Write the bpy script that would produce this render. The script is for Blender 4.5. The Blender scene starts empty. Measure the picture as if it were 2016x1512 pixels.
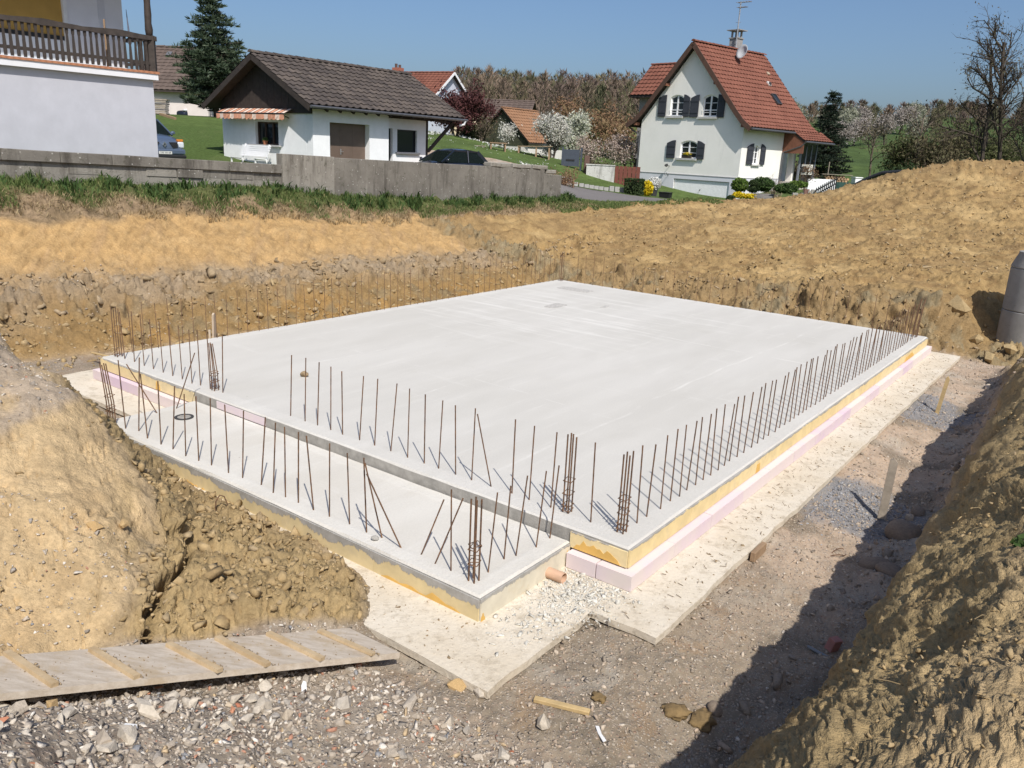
import bpy, bmesh, math, random
import numpy as np
from mathutils import Vector, Matrix, Quaternion

random.seed(7)
rng = np.random.default_rng(7)
PI = math.pi
SC = bpy.context.scene
COL = SC.collection

# ------------------------------------------------------------------ camera
cd = bpy.data.cameras.new('camera')
cd.sensor_width = 36.0
cd.lens = 28.504
cd.clip_start = 0.05
cd.clip_end = 3000
cam = bpy.data.objects.new('camera', cd)
COL.objects.link(cam)
CAMZ = 3.3
Rm = ((0.99889664, 0.04696284, 0.0), (0.01301612, -0.27685202, 0.96082441), (0.04512304, -0.95976427, -0.27715783))
mw = Matrix.Identity(4)
for r in range(3):
    mw[r][0] = Rm[r][0]; mw[r][1] = -Rm[r][1]; mw[r][2] = -Rm[r][2]
mw[2][3] = CAMZ
cam.matrix_world = mw
SC.camera = cam

# ------------------------------------------------------------------ sky, sun, exposure
SUN_AZ = math.radians(162.0)      # clockwise from +Y, behind the camera to the right
SUN_EL = math.radians(49.5)
world = bpy.data.worlds.new('World')
SC.world = world
world.use_nodes = True
wn = world.node_tree
wn.nodes.clear()
sky = wn.nodes.new('ShaderNodeTexSky')
sky.sky_type = 'NISHITA'
sky.sun_disc = False
sky.sun_elevation = SUN_EL
sky.sun_rotation = SUN_AZ
sky.altitude = 250
sky.air_density = 0.95
sky.dust_density = 3.2
sky.ozone_density = 6.5
bg = wn.nodes.new('ShaderNodeBackground')
bg.inputs['Strength'].default_value = 0.12
wo = wn.nodes.new('ShaderNodeOutputWorld')
wn.links.new(sky.outputs[0], bg.inputs[0])
wn.links.new(bg.outputs[0], wo.inputs[0])
sd = bpy.data.lights.new('sun', 'SUN')
sd.energy = 4.8
sd.angle = math.radians(0.5)
sd.color = (1.0, 0.955, 0.89)
sun = bpy.data.objects.new('sun', sd)
COL.objects.link(sun)
sv = Vector((math.sin(SUN_AZ) * math.cos(SUN_EL), math.cos(SUN_AZ) * math.cos(SUN_EL), math.sin(SUN_EL)))
sun.rotation_euler = sv.to_track_quat('Z', 'Y').to_euler()
sun.location = (5, -10, 20)
SC.view_settings.view_transform = 'Standard'
SC.view_settings.look = 'None'
SC.view_settings.exposure = 0.0
SC.view_settings.gamma = 1.0
SC.view_settings.use_curve_mapping = False

# ------------------------------------------------------------------ frames
NX, NY = 1.08799571, 6.42681431
UX, UY = 0.5961, 0.8029
VX, VY = -0.8029, 0.5961
def S(u, v, z=0.0):
    return Vector((NX + UX * u + VX * v, NY + UY * u + VY * v, z))
SLAB_ROT = math.atan2(UY, UX)
def to_uv(x, y):
    dx, dy = x - NX, y - NY
    return dx * UX + dy * UY, dx * VX + dy * VY

# ------------------------------------------------------------------ tagging
def tag(o, label=None, cat=None, group=None, kind=None):
    if label: o['label'] = label
    if cat: o['category'] = cat
    if group: o['group'] = group
    if kind: o['kind'] = kind
    return o
def thing(name, label, cat, loc=(0, 0, 0), rz=0.0, group=None):
    o = bpy.data.objects.new(name, None)
    o.empty_display_size = 0.1
    COL.objects.link(o)
    o.location = loc
    o.rotation_euler = (0, 0, rz)
    return tag(o, label, cat, group)
def copy_tree(o, parent=None):
    c = o.copy()
    COL.objects.link(c)
    if parent is not None: c.parent = parent
    for ch in list(o.children): copy_tree(ch, c)
    return c
def link_mesh(name, me, parent=None):
    o = bpy.data.objects.new(name, me)
    COL.objects.link(o)
    if parent is not None: o.parent = parent
    return o

# ------------------------------------------------------------------ mesh builder
class MB:
    def __init__(s):
        s.v = []; s.f = []; s.m = []
    def face(s, pts, mat=0):
        b = len(s.v)
        s.v += [tuple(p) for p in pts]
        s.f.append(tuple(range(b, b + len(pts)))); s.m.append(mat)
    def add(s, vs, fs, mat=0):
        b = len(s.v)
        s.v += [tuple(p) for p in vs]
        for f in fs:
            s.f.append(tuple(i + b for i in f)); s.m.append(mat)
        return s
    def box(s, x0, x1, y0, y1, z0, z1, mat=0):
        return s.add([(x0, y0, z0), (x1, y0, z0), (x1, y1, z0), (x0, y1, z0), (x0, y0, z1), (x1, y0, z1), (x1, y1, z1), (x0, y1, z1)],
              [(0, 3, 2, 1), (4, 5, 6, 7), (0, 1, 5, 4), (1, 2, 6, 5), (2, 3, 7, 6), (3, 0, 4, 7)], mat)
    def beam(s, p, q, w, h, mat=0, up=(0, 0, 1), taper=1.0):
        p = Vector(p); q = Vector(q); d = (q - p).normalized(); up = Vector(up)
        a = d.cross(up)
        if a.length < 1e-4: a = d.cross(Vector((1, 0, 0)))
        a.normalize(); b = a.cross(d)
        vs = []
        for c, k in ((p, 1.0), (q, taper)):
            for i, j in ((-1, -1), (1, -1), (1, 1), (-1, 1)):
                vs.append(c + a * (i * w / 2 * k) + b * (j * h / 2 * k))
        return s.add(vs, [(0, 1, 2, 3), (7, 6, 5, 4), (0, 4, 5, 1), (1, 5, 6, 2), (2, 6, 7, 3), (3, 7, 4, 0)], mat)
    def prism(s, pts, vec, mat=0):
        n = len(pts); vec = Vector(vec)
        pts = [Vector(p) for p in pts]
        nrm = Vector((0, 0, 0))
        for i in range(n):
            nrm += (pts[i]).cross(pts[(i + 1) % n])
        if nrm.dot(vec) > 0: pts = pts[::-1]
        b = len(s.v)
        s.v += [tuple(p) for p in pts] + [tuple(p + vec) for p in pts]
        s.f.append(tuple(range(b, b + n))); s.m.append(mat)
        s.f.append(tuple(range(b + 2 * n - 1, b + n - 1, -1))); s.m.append(mat)
        for i in range(n):
            j = (i + 1) % n
            s.f.append((b + j, b + i, b + n + i, b + n + j)); s.m.append(mat)
        return s
    def tube(s, path, rad, n=6, mat=0, caps=True):
        path = [Vector(p) for p in path]
        k = len(path)
        if not hasattr(rad, '__len__'): rad = [rad] * k
        b0 = len(s.v)
        ref = None
        for i, p in enumerate(path):
            d = (path[min(i + 1, k - 1)] - path[max(i - 1, 0)])
            if d.length < 1e-9: d = Vector((0, 0, 1))
            d.normalize()
            if ref is None:
                ref = d.cross(Vector((0, 0, 1)))
                if ref.length < 1e-3: ref = Vector((1, 0, 0))
            a = (ref - d * ref.dot(d))
            if a.length < 1e-6: a = d.orthogonal()
            a.normalize(); ref = a
            c = d.cross(a)
            for j in range(n):
                t = 2 * PI * j / n
                s.v.append(tuple(p + a * (math.cos(t) * rad[i]) + c * (math.sin(t) * rad[i])))
        for i in range(k - 1):
            for j in range(n):
                j2 = (j + 1) % n
                s.f.append((b0 + i * n + j, b0 + i * n + j2, b0 + (i + 1) * n + j2, b0 + (i + 1) * n + j)); s.m.append(mat)
        if caps:
            s.f.append(tuple(b0 + j for j in range(n - 1, -1, -1))); s.m.append(mat)
            s.f.append(tuple(b0 + (k - 1) * n + j for j in range(n))); s.m.append(mat)
        return s
    def lathe(s, prof, n=24, c=(0, 0, 0), mat=0, closed=False):
        b0 = len(s.v); k = len(prof)
        for r, z in prof:
            for j in range(n):
                t = 2 * PI * j / n
                s.v.append((c[0] + r * math.cos(t), c[1] + r * math.sin(t), c[2] + z))
        for i in range(k - 1 + (1 if closed else 0)):
            i2 = (i + 1) % k
            for j in range(n):
                j2 = (j + 1) % n
                s.f.append((b0 + i * n + j, b0 + i * n + j2, b0 + i2 * n + j2, b0 + i2 * n + j)); s.m.append(mat)
        return s
    def blob(s, c, r, seed=0, sub=2, amp=0.2, scale=(1, 1, 1), mat=0, flat=None):
        vs, fs = rock_arrays(seed, sub, amp)
        out = []
        for p in vs:
            q = [c[i] + p[i] * r * scale[i] for i in range(3)]
            if flat is not None and q[2] < flat: q[2] = flat
            out.append(q)
        return s.add(out, fs, mat)
    def build(s, name, mats, parent=None, smooth=False, auto=None):
        me = bpy.data.meshes.new(name)
        me.from_pydata(s.v, [], s.f)
        if not isinstance(mats, (list, tuple)): mats = [mats]
        for m in mats: me.materials.append(m)
        if len(mats) > 1: me.polygons.foreach_set('material_index', np.array(s.m, dtype=np.int32))
        if smooth: me.polygons.foreach_set('use_smooth', np.ones(len(s.f), dtype=bool))
        me.update()
        if auto is not None:
            me.polygons.foreach_set('use_smooth', np.ones(len(s.f), dtype=bool))
            me.set_sharp_from_angle(angle=math.radians(auto))
        return link_mesh(name, me, parent)

_ico = {}
def ico(sub):
    if sub not in _ico:
        bm = bmesh.new()
        bmesh.ops.create_icosphere(bm, subdivisions=sub, radius=1.0)
        bm.verts.ensure_lookup_table()
        _ico[sub] = (np.array([v.co[:] for v in bm.verts]), [tuple(v.index for v in f.verts) for f in bm.faces])
        bm.free()
    return _ico[sub]
def rock_arrays(seed, sub=2, amp=0.25):
    v, f = ico(sub)
    r = np.random.default_rng(seed)
    # angular stone: intersect the sphere with a few random half spaces
    d = np.ones(len(v))
    for k in range(9):
        n = r.normal(size=3); n /= np.linalg.norm(n)
        c = r.uniform(0.55, 0.92)
        t = v @ n
        d = np.where(t > 1e-3, np.minimum(d, c / np.maximum(t, 1e-3)), d)
    d = 1 - (1 - d) * min(1.0, amp * 4)
    w = v * d[:, None]
    w = w + r.normal(size=w.shape) * 0.03 * amp * 4
    return w, f

def hull_rock(seed, n=11, squash=(1.0, .8, .65)):
    """angular stone: convex hull of a few random points"""
    r = np.random.default_rng(seed)
    p = r.normal(size=(n, 3)); p /= np.linalg.norm(p, axis=1)[:, None]; p *= r.uniform(.75, 1.1, size=(n, 1)); p *= np.array(squash) * r.uniform(.85, 1.15, 3)
    bm = bmesh.new()
    for q in p: bm.verts.new(q)
    res = bmesh.ops.convex_hull(bm, input=bm.verts)
    bmesh.ops.delete(bm, geom=[g for g in res['geom_interior'] if isinstance(g, bmesh.types.BMVert)] , context='VERTS')
    bm.verts.ensure_lookup_table(); bm.verts.index_update()
    bmesh.ops.triangulate(bm, faces=bm.faces)
    v = np.array([q.co[:] for q in bm.verts]); f = [tuple(q.index for q in t.verts) for t in bm.faces]
    bm.free()
    return v, f
def np_mesh(name, V, F, mat, parent=None, smooth=False, col=None):
    """V (n,3) array, F (m,3|4) array of equal-sized faces"""
    V = np.asarray(V, dtype=np.float32); F = np.asarray(F, dtype=np.int32)
    me = bpy.data.meshes.new(name)
    k = F.shape[1]; m = len(F)
    me.vertices.add(len(V)); me.vertices.foreach_set('co', V.ravel())
    me.loops.add(m * k); me.loops.foreach_set('vertex_index', F.ravel())
    me.polygons.add(m); me.polygons.foreach_set('loop_start', np.arange(0, m * k, k, dtype=np.int32))
    try: me.polygons.foreach_set('loop_total', np.full(m, k, dtype=np.int32))
    except Exception: pass
    me.update(calc_edges=True)
    if smooth: me.polygons.foreach_set('use_smooth', np.ones(m, dtype=bool))
    if col is not None:
        a = me.color_attributes.new('Col', 'FLOAT_COLOR', 'POINT')
        c4 = np.ones((len(V), 4), dtype=np.float32); c4[:, :3] = col
        a.data.foreach_set('color', c4.ravel())
    me.materials.append(mat)
    me.validate()
    return link_mesh(name, me, parent)

def carve(o, cutter):
    """cut the openings of a wall: boolean applied at once, the cutter is thrown away"""
    t = cutter.build('cut_tmp', [], None)
    t.parent = o.parent
    md = o.modifiers.new('cut', 'BOOLEAN'); md.operation = 'DIFFERENCE'; md.solver = 'EXACT'; md.object = t
    dg = bpy.context.evaluated_depsgraph_get(); dg.update()
    me = bpy.data.meshes.new_from_object(o.evaluated_get(dg))
    o.modifiers.clear()
    o.data = me
    bpy.data.objects.remove(t)
    return o

# ------------------------------------------------------------------ noise
_perm = np.random.default_rng(3).permutation(512).astype(np.int64)
_g3 = np.random.default_rng(4).normal(size=(512, 3)).astype(np.float32)
_g3 /= np.linalg.norm(_g3, axis=1)[:, None]
def _hash(i, j, k):
    return _perm[(_perm[(_perm[i & 511] + j) & 511] + k) & 511]
def perlin(x, y, z):
    x = np.asarray(x, np.float32); y = np.asarray(y, np.float32); z = np.asarray(z, np.float32)
    xi = np.floor(x).astype(np.int64); yi = np.floor(y).astype(np.int64); zi = np.floor(z).astype(np.int64)
    fx = x - xi; fy = y - yi; fz = z - zi
    u = fx * fx * fx * (fx * (fx * 6 - 15) + 10); v = fy * fy * fy * (fy * (fy * 6 - 15) + 10); w = fz * fz * fz * (fz * (fz * 6 - 15) + 10)
    out = 0
    for a in (0, 1):
        wa = u if a else 1 - u
        for b in (0, 1):
            wb = v if b else 1 - v
            for c in (0, 1):
                wc = w if c else 1 - w
                g = _g3[_hash(xi + a, yi + b, zi + c)]
                out = out + wa * wb * wc * (g[:, 0] * (fx - a) + g[:, 1] * (fy - b) + g[:, 2] * (fz - c))
    return out * 1.6
def fbm(x, y, z, octv=4, gain=0.5, lac=2.1, ridged=False):
    s = 0; a = 1.0; f = 1.0
    for o in range(octv):
        n = perlin(x * f + o * 17.3, y * f + o * 5.1, z * f + o * 9.7)
        if ridged: n = 1 - 2 * np.abs(n)
        s = s + a * n; a *= gain; f *= lac
    return s
_wp = np.random.default_rng(5).uniform(0, 1, size=(512, 4)).astype(np.float32)
def worley(x, y, z):
    x = np.asarray(x, np.float32); y = np.asarray(y, np.float32); z = np.asarray(z, np.float32)
    xi = np.floor(x).astype(np.int64); yi = np.floor(y).astype(np.int64); zi = np.floor(z).astype(np.int64)
    d1 = np.full(x.shape, 9.0, np.float32); d2 = d1.copy(); cid = np.zeros(x.shape, np.float32)
    for a in (-1, 0, 1):
        for b in (-1, 0, 1):
            for c in (-1, 0, 1):
                q = _wp[_hash(xi + a, yi + b, zi + c)]
                d = (xi + a + q[:, 0] - x) ** 2 + (yi + b + q[:, 1] - y) ** 2 + (zi + c + q[:, 2] - z) ** 2
                nb = d < d1
                d2 = np.where(nb, d1, np.minimum(d2, d)); cid = np.where(nb, q[:, 3], cid); d1 = np.where(nb, d, d1)
    return np.sqrt(d1), np.sqrt(d2), cid
def sstep(a, b, x):
    t = np.clip((x - a) / (b - a), 0, 1)
    return t * t * (3 - 2 * t)

# ------------------------------------------------------------------ materials
MATS = {}
class NT:
    def __init__(s, name):
        s.mat = bpy.data.materials.new(name); s.mat.use_nodes = True
        s.t = s.mat.node_tree; s.t.nodes.clear()
        s.out = s.n('ShaderNodeOutputMaterial'); s.bsdf = s.n('ShaderNodeBsdfPrincipled')
        s.l(s.bsdf.outputs[0], s.out.inputs[0])
    def n(s, t, **kw):
        x = s.t.nodes.new(t)
        for k, v in kw.items(): setattr(x, k, v)
        return x
    def l(s, a, b): s.t.links.new(a, b)
    def pos(s):
        return s.n('ShaderNodeTexCoord').outputs['Object']
    def noise(s, scale, detail=4, rough=0.6, vec=None, stretch=None, dist=0.0):
        x = s.n('ShaderNodeTexNoise'); x.inputs['Scale'].default_value = scale; x.inputs['Detail'].default_value = detail
        x.inputs['Roughness'].default_value = rough; x.inputs['Distortion'].default_value = dist
        v = vec if vec is not None else s.pos()
        if stretch:
            mp = s.n('ShaderNodeMapping'); mp.inputs['Scale'].default_value = stretch[0]
            if len(stretch) > 1: mp.inputs['Rotation'].default_value = stretch[1]
            s.l(v, mp.inputs[0]); v = mp.outputs[0]
        s.l(v, x.inputs['Vector'])
        return x.outputs[0]
    def ramp(s, fac, stops, interp='LINEAR'):
        r = s.n('ShaderNodeValToRGB'); r.color_ramp.interpolation = interp
        e = r.color_ramp.elements
        while len(e) < len(stops): e.new(0.5)
        for el, (p, c) in zip(e, stops):
            el.position = p
            el.color = (c[0], c[1], c[2], 1) if hasattr(c, '__len__') else (c, c, c, 1)
        s.l(fac, r.inputs[0])
        return r.outputs[0]
    def mix(s, fac, a, b, mode='MIX'):
        m = s.n('ShaderNodeMix'); m.data_type = 'RGBA'; m.blend_type = mode
        for val, sock in ((fac, m.inputs[0]), (a, m.inputs[6]), (b, m.inputs[7])):
            if hasattr(val, 'is_output'): s.l(val, sock)
            elif hasattr(val, '__len__'): sock.default_value = (val[0], val[1], val[2], 1)
            else: sock.default_value = val
        return m.outputs[2]
    def math(s, op, a, b=None, c=None, clamp=False):
        m = s.n('ShaderNodeMath'); m.operation = op; m.use_clamp = clamp
        for i, v in enumerate((a, b, c)):
            if v is None: continue
            if hasattr(v, 'is_output'): s.l(v, m.inputs[i])
            else: m.inputs[i].default_value = v
        return m.outputs[0]
    def base(s, c):
        if hasattr(c, 'is_output'): s.l(c, s.bsdf.inputs['Base Color'])
        else: s.bsdf.inputs['Base Color'].default_value = (c[0], c[1], c[2], 1)
    def bump(s, h, strength=0.5, dist=0.02):
        b = s.n('ShaderNodeBump'); b.inputs['Strength'].default_value = strength; b.inputs['Distance'].default_value = dist
        s.l(h, b.inputs['Height']); s.l(b.outputs[0], s.bsdf.inputs['Normal'])
    def set(s, rough=None, metal=None, spec=None):
        if rough is not None:
            if hasattr(rough, 'is_output'): s.l(rough, s.bsdf.inputs['Roughness'])
            else: s.bsdf.inputs['Roughness'].default_value = rough
        if metal is not None: s.bsdf.inputs['Metallic'].default_value = metal
        if spec is not None: s.bsdf.inputs['Specular IOR Level'].default_value = spec
        return s.mat

def simple(name, c, rough=0.6, var=0.15, scale=8, bump=0.0, bscale=60, metal=0.0, spec=0.4, bdist=0.01):
    """plain coloured surface with slight mottling, so that nothing is one flat colour"""
    if name in MATS: return MATS[name]
    t = NT(name)
    nz = t.noise(scale, 5, 0.65)
    f = t.ramp(nz, [(0.3, 1 - var), (0.7, 1 + var)])
    t.base(t.mix(1.0, c, f, 'MULTIPLY'))
    if bump: t.bump(t.noise(bscale, 4, 0.6), bump, bdist)
    MATS[name] = t.set(rough, metal, spec)
    return MATS[name]
def island(name, stops, rough=0.8, var=0.25, scale=20, bump=0.0, bscale=60, obj=False, trans=0.0, spec=0.3):
    """colour picked per loose piece (stone, leaf) or per object"""
    if name in MATS: return MATS[name]
    t = NT(name)
    r = t.n('ShaderNodeObjectInfo').outputs['Random'] if obj else t.n('ShaderNodeNewGeometry').outputs['Random Per Island']
    c = t.ramp(r, stops, 'CONSTANT' if len(stops) > 6 else 'LINEAR')
    nz = t.noise(scale, 4, 0.6, vec=t.n('ShaderNodeNewGeometry').outputs['Position'])
    c = t.mix(1.0, c, t.ramp(nz, [(0.3, 1 - var), (0.7, 1 + var)]), 'MULTIPLY')
    t.base(c)
    if bump: t.bump(t.noise(bscale, 3, 0.6, vec=t.n('ShaderNodeNewGeometry').outputs['Position']), bump, 0.01)
    if trans:
        tr = t.n('ShaderNodeBsdfTranslucent'); t.l(c, tr.inputs[0])
        mx = t.n('ShaderNodeMixShader'); mx.inputs[0].default_value = trans
        t.l(t.bsdf.outputs[0], mx.inputs[1]); t.l(tr.outputs[0], mx.inputs[2]); t.l(mx.outputs[0], t.out.inputs[0])
    MATS[name] = t.set(rough, 0.0, spec)
    return MATS[name]
# ================================================================== GROUND
FLOOR = -0.425
CP = []
def cp(x, y, z): CP.append((x, y, z))
def cuv(u, v, z):
    p = S(u, v); CP.append((p.x, p.y, z))
# pit floor
for u in np.arange(-1.6, 13.3, 0.9):
    for v in np.arange(-1.7, 9.9, 0.9):
        if v > 7.6 and u < -0.9: continue
        if u < -0.9 and v > 0.8: continue
        cuv(u, v, FLOOR)
for u in np.arange(-0.6, 12.9, 0.5): cuv(u, 9.9, FLOOR)
for u, v in ((-2.0, -1.2), (-2.2, -0.6), (-2.1, -0.1), (-1.95, 0.5), (-1.5, 8.2), (-1.5, 9.2), (-1.2, 10.3), (-0.2, 10.8), (0.5, 10.9), (-1.6, 10.6), (-2.6, 10.3), (-3.4, 10.4)):
    cuv(u, v, FLOOR)
# bank behind the slab, profile along s = distance behind the far edge
def lerp_tab(u, tab):
    us = [t[0] for t in tab]
    return [float(np.interp(u, us, [t[k] for t in tab])) for k in range(1, len(tab[0]))]
BANK = [  # u, toe s, mid s, mid z, bench s, bench z, crest s, crest z, ground z at the wall
    (-9.0, 4.2, 5.0, 0.30, 5.4, 0.42, 6.6, 1.75, 2.25),
    (-3.0, 3.2, 4.1, 0.35, 4.6, 0.50, 5.9, 1.70, 2.24),
    (0.0, 2.2, 3.3, 0.30, 3.9, 0.48, 5.55, 1.62, 2.20),
    (3.0, 1.5, 2.8, 0.25, 3.5, 0.48, 5.70, 1.58, 2.14),
    (6.0, 1.0, 2.4, 0.25, 3.2, 0.47, 5.90, 1.50, 2.05),
    (9.0, 0.8, 2.2, 0.18, 3.1, 0.38, 6.00, 1.36, 1.90),
    (12.0, 0.7, 2.0, 0.10, 3.0, 0.30, 6.10, 1.18, 1.74),
    (15.0, 0.6, 1.6, 0.14, 2.6, 0.32, 5.90, 1.10, 1.60),
    (18.0, 0.5, 1.2, 0.35, 2.2, 0.55, 5.70, 1.12, 1.50),
    (22.5, 0.4, 1.2, 0.85, 2.2, 0.92, 5.70, 1.12, 1.45)]
W0 = 9.156
for u in np.arange(-9, 22.6, 0.9):
    ts, ms, mz, bs, bz, cs, cz, wz = lerp_tab(u, BANK)
    if u < 13:
        cuv(u, W0 + ts, FLOOR)
    if u < 13.5:
        cuv(u, W0 + ms, mz)
    cuv(u, W0 + bs, bz)
    cuv(u, W0 + (bs + cs) / 2, (bz + cz) / 2 + 0.02)
    cuv(u, W0 + cs, cz)
    cuv(u, W0 + 6.6, wz)
    if u < 20.5: cuv(u, W0 + 7.4, wz + 0.12)
# cut at the far end of the pit and the spoil mound beyond it
for v in np.arange(-1.2, 9.4, 0.8):
    if v < -.3: continue
    tz = float(np.interp(v, [-.4, 1.2, 4, 6.5, 9.4], [0.62, 0.54, 0.36, 0.20, 0.04]))
    cuv(12.95, v, FLOOR); cuv(13.4, v, FLOOR + .40 * (tz - FLOOR)); cuv(13.85, v, tz - 0.16); cuv(14.3, v, tz); cuv(15.0, v, tz + .12)
for p in ((3.02, 27.39, .6), (3.36, 30.95, 1.0), (5.4, 25.5, .62), (7.4, 24.5, .75), (9.4, 23.0, .85), (10.6, 21.6, .9), (11.0, 19.6, .85), (10.2, 20.3, .85),
          (7.4, 28.0, 1.0), (11.2, 27.2, 1.2), (14.6, 25.6, 1.5), (12.9, 23.0, 1.1), (17.5, 24.0, 1.5), (14.0, 20.8, 1.1), (21, 22, 1.5),
          (6.3, 35.0, 1.5), (4.2, 34.0, 1.12), (8.2, 35.2, 1.58), (10.2, 35.5, 1.74), (12.0, 35.8, 1.93), (13.2, 35.9, 2.16), (14.4, 36.0, 2.55), (16.2, 36, 3.16), (17.9, 36.2, 3.54), (19.9, 36, 3.80), (21.4, 36.2, 3.72), (24, 36, 3.3),
          (13, 31, 1.72), (17, 30.5, 2.50), (20.5, 30.5, 2.7), (9.5, 31, 1.36), (24, 30, 2.4),
          (9, 39.5, 1.3), (12.5, 40.5, 1.4), (16, 41, 1.6), (20, 41.5, 1.8), (24.5, 41, 1.9), (6, 38, 1.25), (28, 36, 2.2), (29, 28, 1.8), (28, 20, 1.6)):
    cp(*p)
# long cut on the right: edge line, steep foot below, loose slope above
EDGE = [(-3.6, -2.1, .95), (-2.6, -1.96, 0.60), (-1.9, -2.05, 0.58), (-1.2, -2.18, 0.72), (-0.3, -2.26, 0.86), (0.8, -2.22, 0.78), (2.0, -2.20, 0.66), (4.0, -2.10, 0.58), (6.5, -2.02, 0.50), (8.5, -1.90, 0.33), (10.5, -1.78, 0.04), (12.2, -1.6, -0.26)]
for u in np.arange(-3.4, 12.3, 0.45):
    v, z = lerp_tab(u, EDGE)
    if u > -2.3: cuv(u, v + 0.24, FLOOR)
    cuv(u, v, z)
    top = 1.85 if u < 4 else float(np.interp(u, [4, 12.3], [1.85, 1.30]))
    cuv(u, v - 0.45, min(z + 0.55, top)); cuv(u, v - 0.95, min(z + 1.12, top)); cuv(u, v - 1.9, min(z + 1.65, top + 0.1)); cuv(u, v - 4.0, top + 0.2)
for q in ((12.9, -1.6, -0.38), (13.4, -0.9, -0.40), (13.9, -1.5, -0.36), (14.0, -0.75, -0.30), (13.9, -2.2, -.30), (14.6, -2.4, -.36), (14.5, -0.72, 0.0), (15.2, -0.7, 0.4), (15.5, -1.4, 0.15), (15.4, -2.3, -.1), (14.3, -3.0, .1), (16.2, -0.9, 0.9), (16.4, -2.0, .75), (13.0, -2.5, .05), (12.9, -3.4, .6), (16.5, -3.4, .9), (19, -3, 1.3)):
    cuv(*q)
# ramp of rubble towards the camera and the plateau the camera stands on
for v in (-1.6, -0.9, -0.2, 0.5, 1.1):
    k = 0.18 * (min(v, .5) - 0.3)
    cuv(-2.55, v, -0.36 + k * .3); cuv(-3.2, v, -0.22 + k * .6); cuv(-3.7, v, 0.0 + k); cuv(-4.3, v, 0.3 + k); cuv(-5.0, v, 0.85 + k * .7); cuv(-5.6, v, 1.45); cuv(-6.5, v, 1.68)
for u in (-6.0, -7.5, -10, -14):
    for v in (-8, -5, -3, 3, 6, 10): cuv(u, v, 1.7)
# heap of soil on the left
for p in ((-5.9, 8.9, 1.15), (-5.4, 8.2, 1.12), (-4.5, 7.7, .95), (-3.95, 7.25, .80), (-3.55, 6.92, .62), (-3.37, 6.76, .50), (-3.10, 6.54, .34), (-2.93, 6.17, .30), (-2.78, 5.73, .25), (-2.60, 5.25, .22), (-2.52, 4.92, .20),
          (-3.99, 5.91, .8), (-3.25, 5.0, .36), (-3.2, 5.6, .52), (-3.3, 6.2, .56), (-3.5, 5.3, .55), (-4.6, 6.9, 1.05), (-5.4, 7.0, 1.2), (-6.6, 8.4, 1.25), (-4.3, 5.5, .78), (-5.5, 5.6, 1.1), (-3.9, 4.9, .55), (-5.2, 4.3, .85), (-7.5, 6, 1.3), (-8.5, 9.5, 1.2), (-7, 3, 1.5), (-10, 7, 1.4),
          (-6.3, 9.7, .5), (-5.4, 9.1, .2), (-4.85, 8.75, .05),
          (-6.4, 10.3, FLOOR), (-5.7, 9.9, FLOOR), (-5.15, 9.5, FLOOR), (-7.6, 10.4, .1), (-7.6, 11.2, FLOOR)):
    cp(*p)
# clods dumped between heap, slab and plank
for p in ((-4.34, 8.60, -0.20), (-3.62, 7.97, -0.24), (-2.78, 7.44, -0.28), (-1.88, 6.89, -0.33), (-1.32, 6.49, -0.37), (-0.89, 6.20, -0.41), (-3.7, 7.45, .05),
          (-3.20, 7.01, -0.10), (-2.65, 6.68, -0.12), (-2.08, 6.32, -0.16), (-1.59, 6.13, -0.22), (-1.22, 6.01, -0.30), (-1.0, 5.96, -0.40),
          (-2.72, 6.3, -.02), (-2.88, 6.07, 0.02), (-2.39, 5.78, -0.02), (-1.95, 5.65, -0.06), (-1.54, 5.59, -0.14), (-1.19, 5.63, -0.28), (-1.01, 5.70, -0.39),
          (-2.42, 5.25, .04), (-2.15, 5.2, 0.0), (-1.87, 5.2, -0.04), (-1.60, 5.30, -0.12), (-1.34, 5.44, -0.24),
          (-1.15, 4.95, -.41), (-.8, 4.95, -.42), (-.95, 5.3, -.41)):
    cp(*p)
# ground under the plank walkway
for k in range(9):
    f = k / 8
    for q in (0, 1):
        x0, y0 = (-.85, 5.17) if q == 0 else (-1.25, 5.40)
        x1, y1 = (-2.85, 3.93) if q == 0 else (-3.15, 4.30)
        cp(x0 + (x1 - x0) * f * 1.15, y0 + (y1 - y0) * f * 1.15, -.42 + .50 * f * 1.1 + (.0 if q else -.02))
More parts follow.
